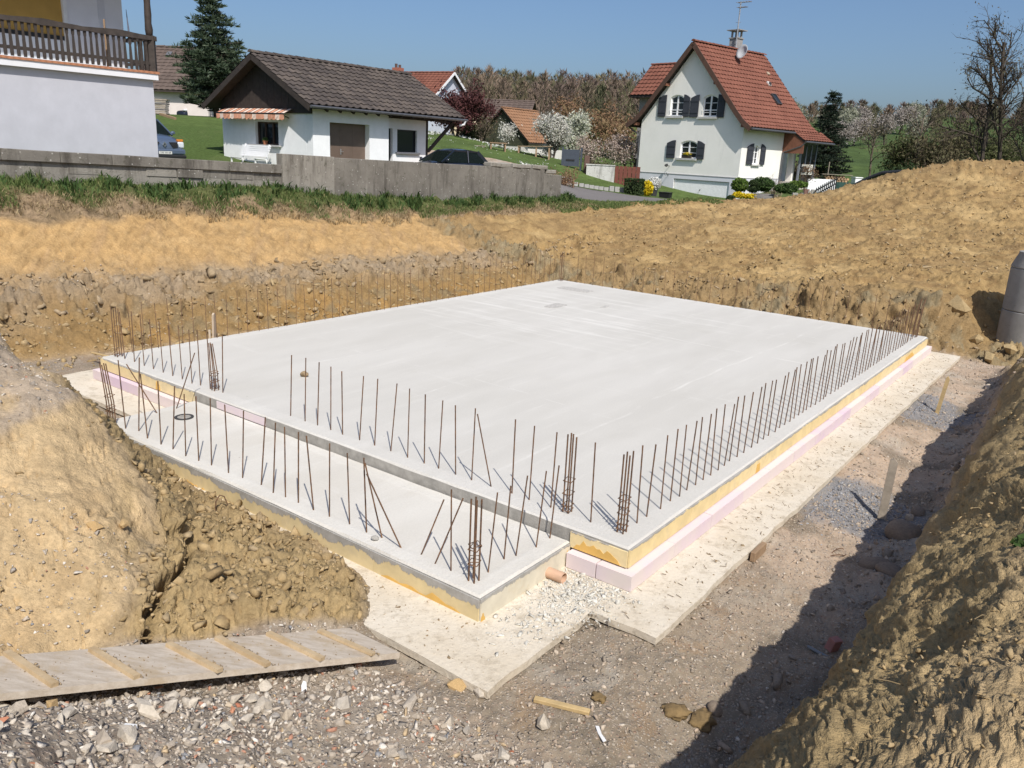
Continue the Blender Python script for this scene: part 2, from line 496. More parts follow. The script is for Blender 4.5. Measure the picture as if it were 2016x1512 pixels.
# land beyond
for p in ((-9.5, 26, 2.1), (-6.5, 29, 2.05), (-3, 32, 1.95), (0.2, 35, 2.0), (-14, 22, 2.2), (-18, 20, 2.3), (-13.3, 33, 2.1), (-14.4, 36, 2.45), (-8.2, 33, 2.1), (-3, 38, 1.95), (-12, 40, 3.0), (-20, 30, 2.6),
          (-23.6, 57, 4.34), (-19.4, 52, 4.3), (-18.3, 50, 4.35), (-14, 52, 4.2), (-24, 45, 4.2), (-19.6, 46, 4.3), (-2.5, 60, 3.57), (-4.9, 62, 4.15), (-8, 58, 4.2), (-5.5, 50, 3.5), (-1, 47, 2.75), (.6, 45, 2.42), (1.0, 41, 2.1), (1.2, 52, 2.6), (-10, 70, 4.7), (-.6, 72, 3.0), (3, 62, 2.7),
          (2.4, 45, 1.58), (2.3, 43, 1.56), (2.0, 40, 1.45), (1.9, 37.5, 1.33), (4.2, 40, 1.3), (6, 43, 1.22), (7.7, 45, 1.12), (3.4, 36, 1.2), (6, 47, 1.26), (10, 46, 1.05), (13, 47, 0.95), (4.2, 50, 1.5), (6.3, 51, 1.45), (7.8, 58, 1.9), (5.5, 60, 2.4), (9.5, 52, .8), (12, 50, .72), (14.5, 49.5, 1.0), (13.5, 52.5, 1.0), (17, 52, 1.5), (20, 52, 1.7), (9, 62, 1.6), (18, 62, 2.0), (24, 58, 1.9),
          (8, 95, 3.2), (27, 75, 2.1), (29.6, 80, 2.36), (26, 66, 1.9), (38, 70, 2.4), (34, 55, 2.2), (46, 60, 3.0), (40, 44, 2.6), (36, 90, 3.0), (50, 110, 4.0), (60, 150, 6.6), (78, 200, 10.4), (90, 120, 7.0), (115, 200, 11), (125, 120, 8), (160, 300, 22), (60, 280, 16), (-25, 90, 5.5), (-60, 90, 7), (-60, 40, 4), (-90, 160, 12), (-10, 130, 6.0), (20, 150, 8), (0, 205, 10), (-40, 205, 11), (40, 205, 11), (-50, 260, 15), (0, 260, 14), (50, 260, 15), (0, 400, 20), (-200, 400, 24), (200, 400, 26), (-250, 100, 10), (250, 100, 10), (0, -30, 1.5), (-40, -20, 1.8), (40, -20, 1.6), (60, 10, 2.0), (-30, 5, 2.2), (150, -150, 0), (-150, -150, 0), (-120, 0, 3), (120, 0, 3), (0, -300, 0), (-500, 0, 5), (500, 0, 5), (0, 700, 24), (-400, 600, 24), (400, 600, 24), (-700, 300, 20), (700, 300, 20)):
    cp(*p)
CP = np.array(CP)
_d = np.hypot(CP[:, None, 0] - CP[None, :, 0], CP[:, None, 1] - CP[None, :, 1])
_A = -_d + np.eye(len(CP)) * -0.02
_n = len(CP)
_M = np.zeros((_n + 1, _n + 1)); _M[:_n, :_n] = _A; _M[:_n, _n] = 1; _M[_n, :_n] = 1
_w = np.linalg.solve(_M, np.append(CP[:, 2], 0))
def rbf(x, y):
    x = np.asarray(x, float).ravel(); y = np.asarray(y, float).ravel()
    out = np.empty(len(x))
    for i in range(0, len(x), 20000):
        d = np.sqrt((x[i:i + 20000, None] - CP[None, :, 0]) ** 2 + (y[i:i + 20000, None] - CP[None, :, 1]) ** 2)
        out[i:i + 20000] = -(d @ _w[:_n]) + _w[_n]
    return out
GX0, GX1, GY0, GY1, GS = -20.0, 32.0, -4.0, 50.0, 0.125
_gx = np.arange(GX0, GX1 + GS, GS); _gy = np.arange(GY0, GY1 + GS, GS)
_GX, _GY = np.meshgrid(_gx, _gy)
_GZ = rbf(_GX, _GY).reshape(_GX.shape)
def hz(x, y):
    x = np.atleast_1d(np.asarray(x, float)); y = np.atleast_1d(np.asarray(y, float))
    out = np.empty(x.shape)
    ins = (x > GX0) & (x < GX1 - GS) & (y > GY0) & (y < GY1 - GS)
    fx = (x[ins] - GX0) / GS; fy = (y[ins] - GY0) / GS
    i = fx.astype(int); j = fy.astype(int); fx -= i; fy -= j
    out[ins] = _GZ[j, i] * (1 - fx) * (1 - fy) + _GZ[j, i + 1] * fx * (1 - fy) + _GZ[j + 1, i] * (1 - fx) * fy + _GZ[j + 1, i + 1] * fx * fy
    if (~ins).any(): out[~ins] = rbf(x[~ins], y[~ins])
    return out
def h1(x, y): return float(hz([x], [y])[0])

# ---------------- sheet of ground, finer near the camera
def polar_grid(rs, az):
    A, Rr = np.meshgrid(az, rs)
    X = (Rr * np.sin(A)).ravel(); Y = (Rr * np.cos(A)).ravel()
    n, m = len(rs), len(az)
    idx = np.arange(n * m).reshape(n, m)
    F = np.stack([idx[:-1, :-1], idx[:-1, 1:], idx[1:, 1:], idx[1:, :-1]], -1).reshape(-1, 4)
    return X, Y, F[:, ::-1]
NEAR_R = 46.0
_lr = []
for r0, r1, st in ((1.9, 2.9, .012), (2.9, 7.0, .0048), (7.0, 12.5, .0072), (12.5, 27.0, .0028), (27.0, 37.5, .0036), (37.5, NEAR_R, .012)):
    k = int(math.log(r1 / r0) / st)
    _lr.append(np.exp(np.linspace(math.log(r0), math.log(r1), k, endpoint=False)))
rs = np.concatenate(_lr + [np.array([NEAR_R])])
_dn = np.linspace(-40, 40, 790); _md = np.linspace(40, 68, 90)[1:]
az = np.radians(np.concatenate([-_md[::-1], _dn, _md]))
X, Y, F = polar_grid(rs, az)
Uc, Vc = to_uv(X, Y)
under = (Uc > 0.2) & (Uc < 12.2) & (Vc > 0.2) & (Vc < 9.0)
kf = ~(under[F].all(axis=1))
F = F[kf]
used = np.zeros(len(X), bool); used[F.ravel()] = True
remap = np.cumsum(used) - 1
F = remap[F]; X = X[used]; Y = Y[used]; Uc = Uc[used]; Vc = Vc[used]
Z = hz(X, Y)
e = 0.06
gx = (hz(X + e, Y) - hz(X - e, Y)) / (2 * e); gy = (hz(X, Y + e) - hz(X, Y - e)) / (2 * e)
slope = np.hypot(gx, gy)
nl = 1 / np.sqrt(1 + slope ** 2)
Nn = np.stack([-gx * nl, -gy * nl, nl], 1)
sB = Vc - W0                                   # behind the far slab edge
def edge_v(u): return np.interp(u, [t[0] for t in EDGE], [t[1] for t in EDGE])
ev = edge_v(Uc)
dist = np.hypot(X, Y)
# zone weights 0..1 ------------------------------------------------
wob = fbm(X * .8, Y * .8, X * 0, 3) * .35
tabu = np.array([t[0] for t in BANK])
def bt(k): return np.interp(Uc, tabu, [t[k] for t in BANK])
z_bank = sstep(-0.1, 0.5, sB - bt(1) + .4 + wob * .3) * (Uc < 23)
z_bench = np.exp(-((sB - bt(4) + .25 + wob * .9) / 0.58) ** 2) * (Uc < 18) * (sB > .3)       # grey clods along the bench
z_cut = sstep(0, .5, sB - bt(1) + .3) * (1 - sstep(-.5, .1, sB - bt(4) + wob * .5)) * (Uc < 14)      # darker lower cut
z_sand = sstep(-.1, .5, sB - bt(4) + wob * .6) * (1 - sstep(-.35, .1, sB - bt(6) + wob * .8)) * (1 - sstep(12.5, 17.5, Uc + wob * 2))
z_lip = sstep(-.35, .1, sB - bt(6) + wob * .8) * (Uc < 23) * (1 - sstep(6.9, 7.3, sB))
z_far = sstep(12.75, 13.2, Uc) * (sB < bt(6) - .2)
z_farcut = z_far * (1 - sstep(14.0, 14.9, Uc + wob * .8))
z_right = sstep(-.1, .35, ev - Vc + 0.18) * (Uc > -6.2) * (Uc < 15)
z_rfoot = sstep(-.05, .2, ev - Vc + 0.22) * (1 - sstep(0, .25, ev - Vc)) * (Uc > -2.6) * (Uc < 13)
px_, py_ = X, Y
heapline = np.interp(Y, [4.3, 4.88, 5.25, 5.73, 6.17, 6.54, 6.76, 6.92, 7.25, 7.7, 8.9, 10.5], [-2.55, -2.55, -2.63, -2.8, -2.95, -3.12, -3.4, -3.58, -4.0, -4.5, -5.3, -6.5])
z_heap = sstep(-.12, .12, heapline - X + wob * .3) * (Y > 3.2) * (Uc < -1.0) * sstep(-.05, .1, (Y - 4.30) - (X + 3.15) * .62)
z_clod = (1 - z_heap) * sstep(.0, .12, Z - FLOOR - .03) * sstep(-.05, .05, (Y - 4.36) - (X + 3.15) * .62) * (X < -0.75) * (X > -5.2) * (Uc < -1.25) * (Uc > -4)
z_ramp = sstep(-2.0, -2.4, Uc + wob * .4) * (1 - np.clip(z_right, 0, 1)) * (1 - np.clip(z_heap, 0, 1)) * (1 - np.clip(z_clod * 1.3, 0, 1)) * (sB < 1)
z_floor = (1 - np.clip(z_bank + z_far + z_right + z_heap + z_clod + z_ramp, 0, 1))
z_grass = z_lip
# displacement -----------------------------------------------------
wx = fbm(X * 5 + 3, Y * 5, Z * 5, 3) * .12; wy = fbm(X * 5, Y * 5 + 8, Z * 5, 3) * .12; wz = fbm(X * 5, Y * 5, Z * 5 + 6, 2) * .10
def clods(f, seed):
    d1, d2, cid = worley((X + wx) * f + seed, (Y + wy) * f, (Z + wz) * f * 1.15 + seed * .3)
    t_ = np.clip((d2 - d1) / .30, 0, 1)
    return t_ * (2 - t_) * (.45 + .95 * cid) - .55, cid
fine = fbm(X * 14, Y * 14, Z * 14, 3)
mid = fbm(X * 4.5, Y * 4.5, Z * 4.5, 4)
big = fbm(X * 1.3, Y * 1.3, Z * 1.3, 3)
c1, id1 = clods(5.0, 1.0)
c2, id2 = clods(11.0, 7.0)
warp = fbm(X * 3 + 9, Y * 3, Z * 3, 2)
cA, idA = worley(X * 3.2 + warp * .5, Y * 3.2 + warp * .5, Z * 3.6)[1:]
c3, id3 = clods(23.0, 2.0)
c0, id0 = clods(2.4, 4.0)
w3 = sstep(8, 4.5, dist); w2 = sstep(24, 12, dist)
cl = c0 * .055 + c1 * .040 + c2 * .024 * w2 + c3 * .011 * w3 + mid * .03
nearw = np.clip(1.4 - dist / 22, .35, 1)
n_m = fbm(X * .45 + 30, Y * .45, X * 0, 3)
D = fine * .006 * nearw
D += z_floor * (fine * .008 + mid * .008 + big * .012)
D += z_bench * (cl * 1.4 + big * .09 + mid * .04)
D += z_cut * (cl * 1.0 + big * .10 + fbm(X * 2.2, Y * 2.2, Z * 5, 4, ridged=True) * .045)
hol = np.clip(fbm(X * 1.5 + 2, Y * 1.5, Z * 1.9, 3) - .42, 0, 1)
D -= (z_cut * .9 + z_bench * .5) * hol * .45
# bucket grooves run obliquely down the clean sand slope
gro = fbm((Uc - sB * .9) * 3.2, (Uc + sB) * .45, Z * .5, 4)
gro2 = fbm((Uc - sB * 1.1) * 9, (Uc + sB) * .9, Z * .7, 3)
scr = fbm((Uc - sB * 1.3) * 5.5, (Uc + sB) * .8, Z * .6 + 3, 3, ridged=True)
D += z_sand * (big * .05 + gro * .040 + gro2 * .014 - np.clip(scr - 1.05, 0, 1) * .09 + np.clip(mid - .3, 0, 1) * .06)
D += z_lip * (cl * .8 + big * .10)
cf, idf = clods(7.5, 11.0)
D += z_far * ((c0 * .025 + c1 * .055 + cf * .038 + c2 * .012) * np.clip(.85 + big * 1.1 + n_m * .9, .10, 1.7) + big * .09 + mid * .03)
D += z_farcut * ((c0 * .03 + c1 * .035 + c2 * .012) + big * .13 + mid * .045 - np.clip(fbm(X * 1.4, Y * 1.4, Z * 2.2, 3) - .35, 0, 1) * .25)
rt_c, rt_id = clods(16.0, 3.0)
D += z_right * (c1 * .009 + c2 * .012 * w2 + rt_c * .010 * sstep(13, 6, dist) + clods(30.0, 5.0)[0] * .006 * sstep(7, 3.5, dist) + big * .09 + mid * .020 + fbm(X * 9, Y * 9, Z * 9, 3) * .010 * sstep(14, 6, dist))
D += z_rfoot * (mid * .05)
crack = np.exp(-(np.abs(fbm(X * 1.6, Y * 1.6, Z * 1.6, 4)) / .022) ** 2)
D += z_heap * (big * .06 + mid * .022 + fine * .006 - crack * .035)
D += z_clod * (cl * 1.05 + big * .05 + mid * .02)
D += z_ramp * (mid * .018 + fine * .008 + big * .03)
for zz in ():
    pass
# one long open crack where the heap broke away
ckx = np.interp(Y, [4.6, 5.2, 5.7, 6.5], [-2.36, -2.47, -2.50, -2.75]) + fbm(X * 0, Y * 5, X * 0, 3) * .05
ckw = .022 + .02 * np.abs(fbm(X * 0 + 3, Y * 4, X * 0, 2))
D -= np.exp(-((X - ckx) / ckw) ** 2) * .28 * (Y > 4.75) * (Y < 6.45)
P = np.stack([X, Y, Z], 1) + Nn * D[:, None]
# keep the soil off the concrete
P[:, 2] = np.where((Uc > -0.62) & (Uc < 12.75) & (Vc > -.62) & (Vc < 9.78) & (P[:, 2] < -.1), np.minimum(P[:, 2], -.415), P[:, 2])
P[:, 2] = np.where((Uc > -1.94) & (Uc <= -0.6) & (Vc > 0) & (Vc < 7.2) & (z_clod < .25), np.minimum(P[:, 2], -.418), P[:, 2])
insl = (Uc > -1.33) & (Uc < 0.02) & (Vc > .58) & (Vc < 6.67)
P[:, 2] = np.where(insl, np.minimum(P[:, 2], -.42), P[:, 2])
# lookup of the finished surface
_zf = np.full(len(rs) * len(az), np.nan, np.float32); _zf[used] = P[:, 2]; _zf = _zf.reshape(len(rs), len(az))
def surf_idx(x, y):
    i = np.rint(np.interp(np.hypot(x, y), rs, np.arange(len(rs)), left=-9, right=len(rs) + 9)).astype(int)
    j = np.rint(np.interp(np.arctan2(x, y), az, np.arange(len(az)), left=-9, right=len(az) + 9)).astype(int)
    ok = (i >= 0) & (i < len(rs)) & (j >= 0) & (j < len(az))
    return np.clip(i, 0, len(rs) - 1), np.clip(j, 0, len(az) - 1), ok
def surf(x, y):
    x = np.atleast_1d(np.asarray(x, float)); y = np.atleast_1d(np.asarray(y, float))
    i, j, ok = surf_idx(x, y)
    z = _zf[i, j]
    return np.where(ok & ~np.isnan(z), z, hz(x, y))
# colours of the soils -----------------------------------------------
def C(*c): return np.array(c, np.float32)
col = np.tile(C(.330, .250, .165), (len(X), 1))
def lay(w, c, amt=1.0):
    global col
    w = np.clip(w, 0, 1)[:, None] * amt
    col = col * (1 - w) + (c if getattr(c, 'ndim', 1) == 2 else c[None]) * w
n1 = fbm(X * .55 + 4, Y * .55, Z * .55, 3); n2 = fbm(X * 2.3, Y * 2.3, Z * 2.3 + 5, 4); n3 = fbm(X * 8, Y * 8, Z * 8, 3)
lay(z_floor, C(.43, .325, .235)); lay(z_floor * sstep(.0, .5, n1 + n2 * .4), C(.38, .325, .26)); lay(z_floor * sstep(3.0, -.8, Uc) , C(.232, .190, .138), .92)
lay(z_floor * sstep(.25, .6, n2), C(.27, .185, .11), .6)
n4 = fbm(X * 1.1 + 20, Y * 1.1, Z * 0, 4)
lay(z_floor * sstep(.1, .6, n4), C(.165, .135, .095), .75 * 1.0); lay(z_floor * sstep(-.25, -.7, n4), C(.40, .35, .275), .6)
lay(z_bank, C(.345, .235, .115))
lay(z_sand, C(.445, .285, .125)); lay(z_sand * sstep(.1, .6, gro), C(.385, .25, .125), .7); lay(z_sand * sstep(.0, .5, n2 + gro2 * .4), C(.47, .315, .150), .5)
lay(z_sand * sstep(1.0, 1.4, scr + n2 * .3), C(.30, .195, .09), .55)
lay(z_cut, C(.255, .165, .070)); lay(z_cut * sstep(.1, .5, n1), C(.30, .18, .065), .8); lay(z_cut * sstep(.1, .6, n2), C(.22, .165, .09), .8)
lay(z_bench, C(.30, .215, .125)); lay(z_bench * sstep(.2, .5, idA), C(.33, .265, .19), .6); lay(z_bench * sstep(.2, .6, n3 + n2), C(.22, .165, .105), .5)
lay(z_lip, C(.27, .195, .12)); lay(z_lip * sstep(.0, .4, n2), C(.20, .145, .085))
lay(z_far, C(.335, .225, .100)); lay(z_far * sstep(.0, .5, n2 + n3 * .3), C(.235, .15, .066), .85); lay(z_far * sstep(.25, .6, n1), C(.43, .30, .14), .75); lay(z_far * sstep(-.1, -.5, n1) * .6, C(.25, .165, .078), .8)
lay(z_farcut, C(.27, .185, .09)); lay(z_farcut * sstep(.0, .5, n2 + n1), C(.25, .205, .125), .8); lay(z_farcut * sstep(.2, .5, n3 + n2 * .5), C(.20, .14, .07), .6)
lay(z_right, C(.37, .27, .135)); lay(z_right * sstep(.0, .6, n2), C(.32, .225, .11), .8); lay(z_right * sstep(1.45, 1.7, P[:, 2]), C(.45, .33, .185), .7)  # last layer: stronger sunlight on the flat top, painted in as a paler tone
lay(z_heap, C(.49, .358, .20)); lay(z_heap * sstep(.1, .6, n2), C(.43, .305, .165), .7)
lay(z_heap * sstep(.35, .12, np.abs(heapline - X)) * (Y < 6.3) * sstep(.0, .1, n2 + .2), C(.30, .215, .105), .6)
htop = z_heap * sstep(.92, 1.05, P[:, 2] + n2 * .12)
lay(htop, C(.39, .31, .225))
lay(z_clod, C(.345, .25, .125)); lay(z_clod * sstep(.0, .5, n2), C(.31, .22, .11), .8)
lay(z_ramp, C(.27, .222, .17)); lay(z_ramp * sstep(.0, .5, n2), C(.21, .165, .125), .9); lay(z_ramp * sstep(.3, .6, n1), C(.33, .275, .21), .6)
outl = ((sB > 6.9) & (Uc < 21)) | (Y > 37.5) | ((sB > 6.0) & (Uc >= 20.5))
lawnw = sstep(6.85, 7.1, sB) * (Uc < 21.5)
lay(lawnw, C(.075, .112, .032)); lay(lawnw * sstep(.0, .6, n1 + n2 * .4), C(.095, .125, .042), .7)
lay(z_lip * sstep(6.0, 6.3, sB + wob), C(.055, .085, .022), .8)
back = sstep(37.0, 38.5, Y + wob * 2) * (X > 2.6)
lay(back, C(.06, .09, .025))
roadw = (X > 1.6) & (Y > 36.6) & (Y < 46.4)
roadw = sstep(-.15, .15, np.minimum(Y - (37.2 + .30 * (X - 2)), np.where(X > 8.0, 51.9, 45.2 + .25 * (X - 2)) - Y)) * (X > 1.7) * (X < 13.2)
lay(roadw, C(.115, .105, .10))
# two patches of grey crushed stone by the marker stakes
for sx, sy, ra, rb in ((4.05, 8.75, .75, .34), (6.75, 12.8, .85, .38)):
    du, dv = to_uv(sx, sy)
    q = ((Uc - du) / ra * 1.0) ** 2 + ((Vc - dv) / (rb * 2.2)) ** 2
    lay(sstep(1.25, .8, q + n2 * .5) * z_floor, C(.20, .20, .205), .9)
# pale cement wash spilt on the ground next to the footing
lay(z_floor * sstep(-.2, .5, n2) * sstep(.5, .1, np.abs(Uc + 1.2)) * (Vc < .1) * (Vc > -.6), C(.42, .39, .33), .5)

def soil_mat(name, fb, fs, mb, ms, var=.22, rough=.95):
    t = NT(name)
    c = t.n('ShaderNodeAttribute'); c.attribute_name = 'Col'
    p = t.n('ShaderNodeNewGeometry').outputs['Position']
    f = t.ramp(t.noise(2.5, 6, .7, vec=p), [(.3, 1 - var), (.7, 1 + var)])
    g = t.ramp(t.noise(ms * 1.7, 4, .7, vec=p), [(.3, 1 - var), (.72, 1 + var * .8)])
    t.base(t.mix(1.0, t.mix(1.0, c.outputs[0], f, 'MULTIPLY'), g, 'MULTIPLY'))
    a = t.noise(fs, 4, .65, vec=p); b = t.noise(ms, 5, .7, vec=p); d = t.noise(ms * .4, 4, .65, vec=p)
    h = t.math('ADD', t.math('MULTIPLY', a, fb), t.math('MULTIPLY', b, mb))
    h = t.math('ADD', h, t.math('MULTIPLY', d, mb * 1.2))
    t.bump(h, .9, .05)
    return t.set(rough, 0, .15)
def pebble_mat(name, scales, amt, rough=.9):
    """compacted gravel: small stones of several colours set in the Col ground"""
    t = NT(name)
    c = t.n('ShaderNodeAttribute'); c.attribute_name = 'Col'
    p = t.n('ShaderNodeNewGeometry').outputs['Position']
    base = t.mix(1.0, c.outputs[0], t.ramp(t.noise(3, 6, .7, vec=p), [(.3, .78), (.7, 1.2)]), 'MULTIPLY')
    h = None
    for k, (sc, th) in enumerate(scales):
        v = t.n('ShaderNodeTexVoronoi'); v.inputs['Scale'].default_value = sc; t.l(p, v.inputs['Vector'])
        hs = t.n('ShaderNodeSeparateColor'); t.l(v.outputs['Color'], hs.inputs[0])
        m = t.math('MULTIPLY', t.math('LESS_THAN', v.outputs['Distance'], th), t.math('GREATER_THAN', hs.outputs[0], 1 - amt))
        sc_ = t.ramp(hs.outputs[1], [(0, (.23, .20, .165)), (.25, (.38, .32, .25)), (.5, (.47, .40, .325)), (.72, (.56, .50, .42)), (.85, (.34, .17, .11)), (.93, (.24, .23, .22)), (1, (.55, .5, .43))])
        base = t.mix(t.math('MULTIPLY', m, .8), base, t.mix(.45, sc_, base))
        dome = t.math('MULTIPLY', m, t.math('SUBTRACT', th, v.outputs['Distance']))
        dome = t.math('MULTIPLY', dome, 30.0 / sc)
        h = dome if h is None else t.math('ADD', h, dome)
    h = t.math('ADD', h, t.math('MULTIPLY', t.noise(45, 4, .7, vec=p), .25))
    t.base(base); t.bump(h, 1.0, .03)
    return t.set(rough, 0, .2)
M_SOIL = soil_mat('soil', .22, 70, .5, 16)
M_SAND = soil_mat('sand_slope', .15, 60, .25, 14, var=.13)
M_FLOOR = pebble_mat('pit_gravel', ((38, .45), (70, .42)), .55)
M_RAMP = pebble_mat('rubble_ground', ((28, .45), (55, .42)), .6)
t = NT('verge_soil')
c = t.n('ShaderNodeAttribute'); c.attribute_name = 'Col'
p = t.n('ShaderNodeNewGeometry').outputs['Position']
t.base(t.mix(1.0, c.outputs[0], t.ramp(t.noise(9, 5, .7, vec=p), [(.3, .6), (.7, 1.4)]), 'MULTIPLY')); t.bump(t.noise(30, 4, .7, vec=p), .8, .05)
M_VERGE = t.set(.95, 0, .1)
t = NT('asphalt_drive')
p = t.n('ShaderNodeNewGeometry').outputs['Position']
t.base(t.mix(t.noise(.5, 5, .6, vec=p), (.135, .122, .115), (.19, .175, .165))); t.bump(t.noise(90, 3, .6, vec=p), .3, .01)
M_ROAD = t.set(.9, 0, .3)

# which sheet a face belongs to
lab = np.zeros(len(X), np.int8)                                    # 0 pit floor
lab[(z_ramp > .5)] = 1
lab[(z_heap > .5)] = 2
lab[(z_clod > .35)] = 3
lab[(z_bank > .5)] = 4
lab[(z_far > .5) & (lab != 4)] = 5
lab[(z_far > .5) & (Uc > 14.5) & (sB < bt(6))] = 5
lab[(z_right > .5)] = 6
lab[(z_lip > .5) & (Uc < 23)] = 7
lab[((lawnw > .5) | (back > .5))] = 8
lab[(roadw > .5)] = 9
_lf = np.full(len(rs) * len(az), -1, np.int8); _lf[used] = lab; _lf = _lf.reshape(len(rs), len(az))
def zone(x, y):
    i, j, ok = surf_idx(np.asarray(x, float), np.asarray(y, float))
    return np.where(ok, _lf[i, j], -1)
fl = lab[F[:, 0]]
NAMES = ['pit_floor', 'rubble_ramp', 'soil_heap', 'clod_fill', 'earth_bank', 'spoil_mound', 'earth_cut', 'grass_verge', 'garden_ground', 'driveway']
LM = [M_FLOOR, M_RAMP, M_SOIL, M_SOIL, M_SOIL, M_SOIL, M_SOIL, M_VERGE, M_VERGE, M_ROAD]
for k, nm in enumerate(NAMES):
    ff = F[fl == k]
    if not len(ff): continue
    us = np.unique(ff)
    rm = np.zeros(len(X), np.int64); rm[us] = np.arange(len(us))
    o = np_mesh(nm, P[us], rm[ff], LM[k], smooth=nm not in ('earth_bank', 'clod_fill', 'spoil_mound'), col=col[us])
    tag(o, kind='structure')
# coarse ground all round, out to the horizon
def far_sheet(name, rs, az, mat, colf, disp=0.0):
    x, y, f = polar_grid(rs, az)
    z = hz(x, y)
    if disp: z = z + fbm(x * .05, y * .05, x * 0, 3) * disp * np.clip((np.hypot(x, y) - NEAR_R) / 40, 0, 1)
    o = np_mesh(name, np.stack([x, y, z], 1), f, mat, smooth=True, col=colf(x, y))
    return tag(o, kind='structure')
t = NT('meadow_grass')
p = t.n('ShaderNodeNewGeometry').outputs['Position']
c = t.n('ShaderNodeAttribute'); c.attribute_name = 'Col'
g = t.mix(1.0, c.outputs[0], t.ramp(t.noise(.35, 6, .7, vec=p), [(.3, .7), (.7, 1.25)]), 'MULTIPLY')
g = t.mix(1.0, g, t.ramp(t.noise(3.5, 5, .7, vec=p), [(.3, .75), (.7, 1.3)]), 'MULTIPLY')
t.base(g); t.bump(t.noise(5, 5, .7, vec=p), .6, .15)
M_MEADOW = t.set(.95, 0, .1)
def meadow_col(x, y):
    c_ = np.tile(np.array([.085, .122, .036], np.float32), (len(x), 1))
    right = sstep(20, 34, x - y * .1)[:, None]
    c_ = c_ * (1 - right) + np.array([.060, .090, .030], np.float32) * right
    forest = sstep(175, 200, y)[:, None] * sstep(60, 40, x)[:, None]
    c_ = c_ * (1 - forest) + np.array([.06, .05, .03], np.float32) * forest
    stripe = (sstep(128, 131, y) * (1 - sstep(137, 140, y)) * sstep(55, 62, x))[:, None]
    return c_ * (1 - stripe) + np.array([.22, .22, .10], np.float32) * stripe
far_sheet('meadow', np.concatenate([np.exp(np.linspace(math.log(NEAR_R), math.log(330), 150)), [420, 560, 780]]), np.radians(np.linspace(-68, 68, 320)), M_MEADOW, meadow_col, 1.0)
far_sheet('ground', np.exp(np.linspace(math.log(1.9), math.log(780), 110)), np.radians(np.linspace(67.2, 292.8, 160)), M_VERGE,
          lambda x, y: np.where((np.hypot(x, y) < 30)[:, None], np.array([.34, .25, .13], np.float32), np.array([.06, .10, .025], np.float32)))
far_sheet('ground', np.array([.02, .7, 1.9]), np.radians(np.linspace(0, 360, 90)), M_SOIL, lambda x, y: np.tile(np.array([.36, .26, .13], np.float32), (len(x), 1)))
# ================================================================== FOUNDATION
SL, SWD = 12.40, 9.156
ZB = -0.19; ZP = -0.20; ZPB = -0.345; ZF = -0.35; ZFB = -0.412
ZL = -0.13; ZLB = -0.395
LU0, LV0, LV1 = -1.31, 0.60, 6.65
def in_frame(name, label, cat, group=None):
    return thing(name, label, cat, (NX, NY, 0), SLAB_ROT, group)

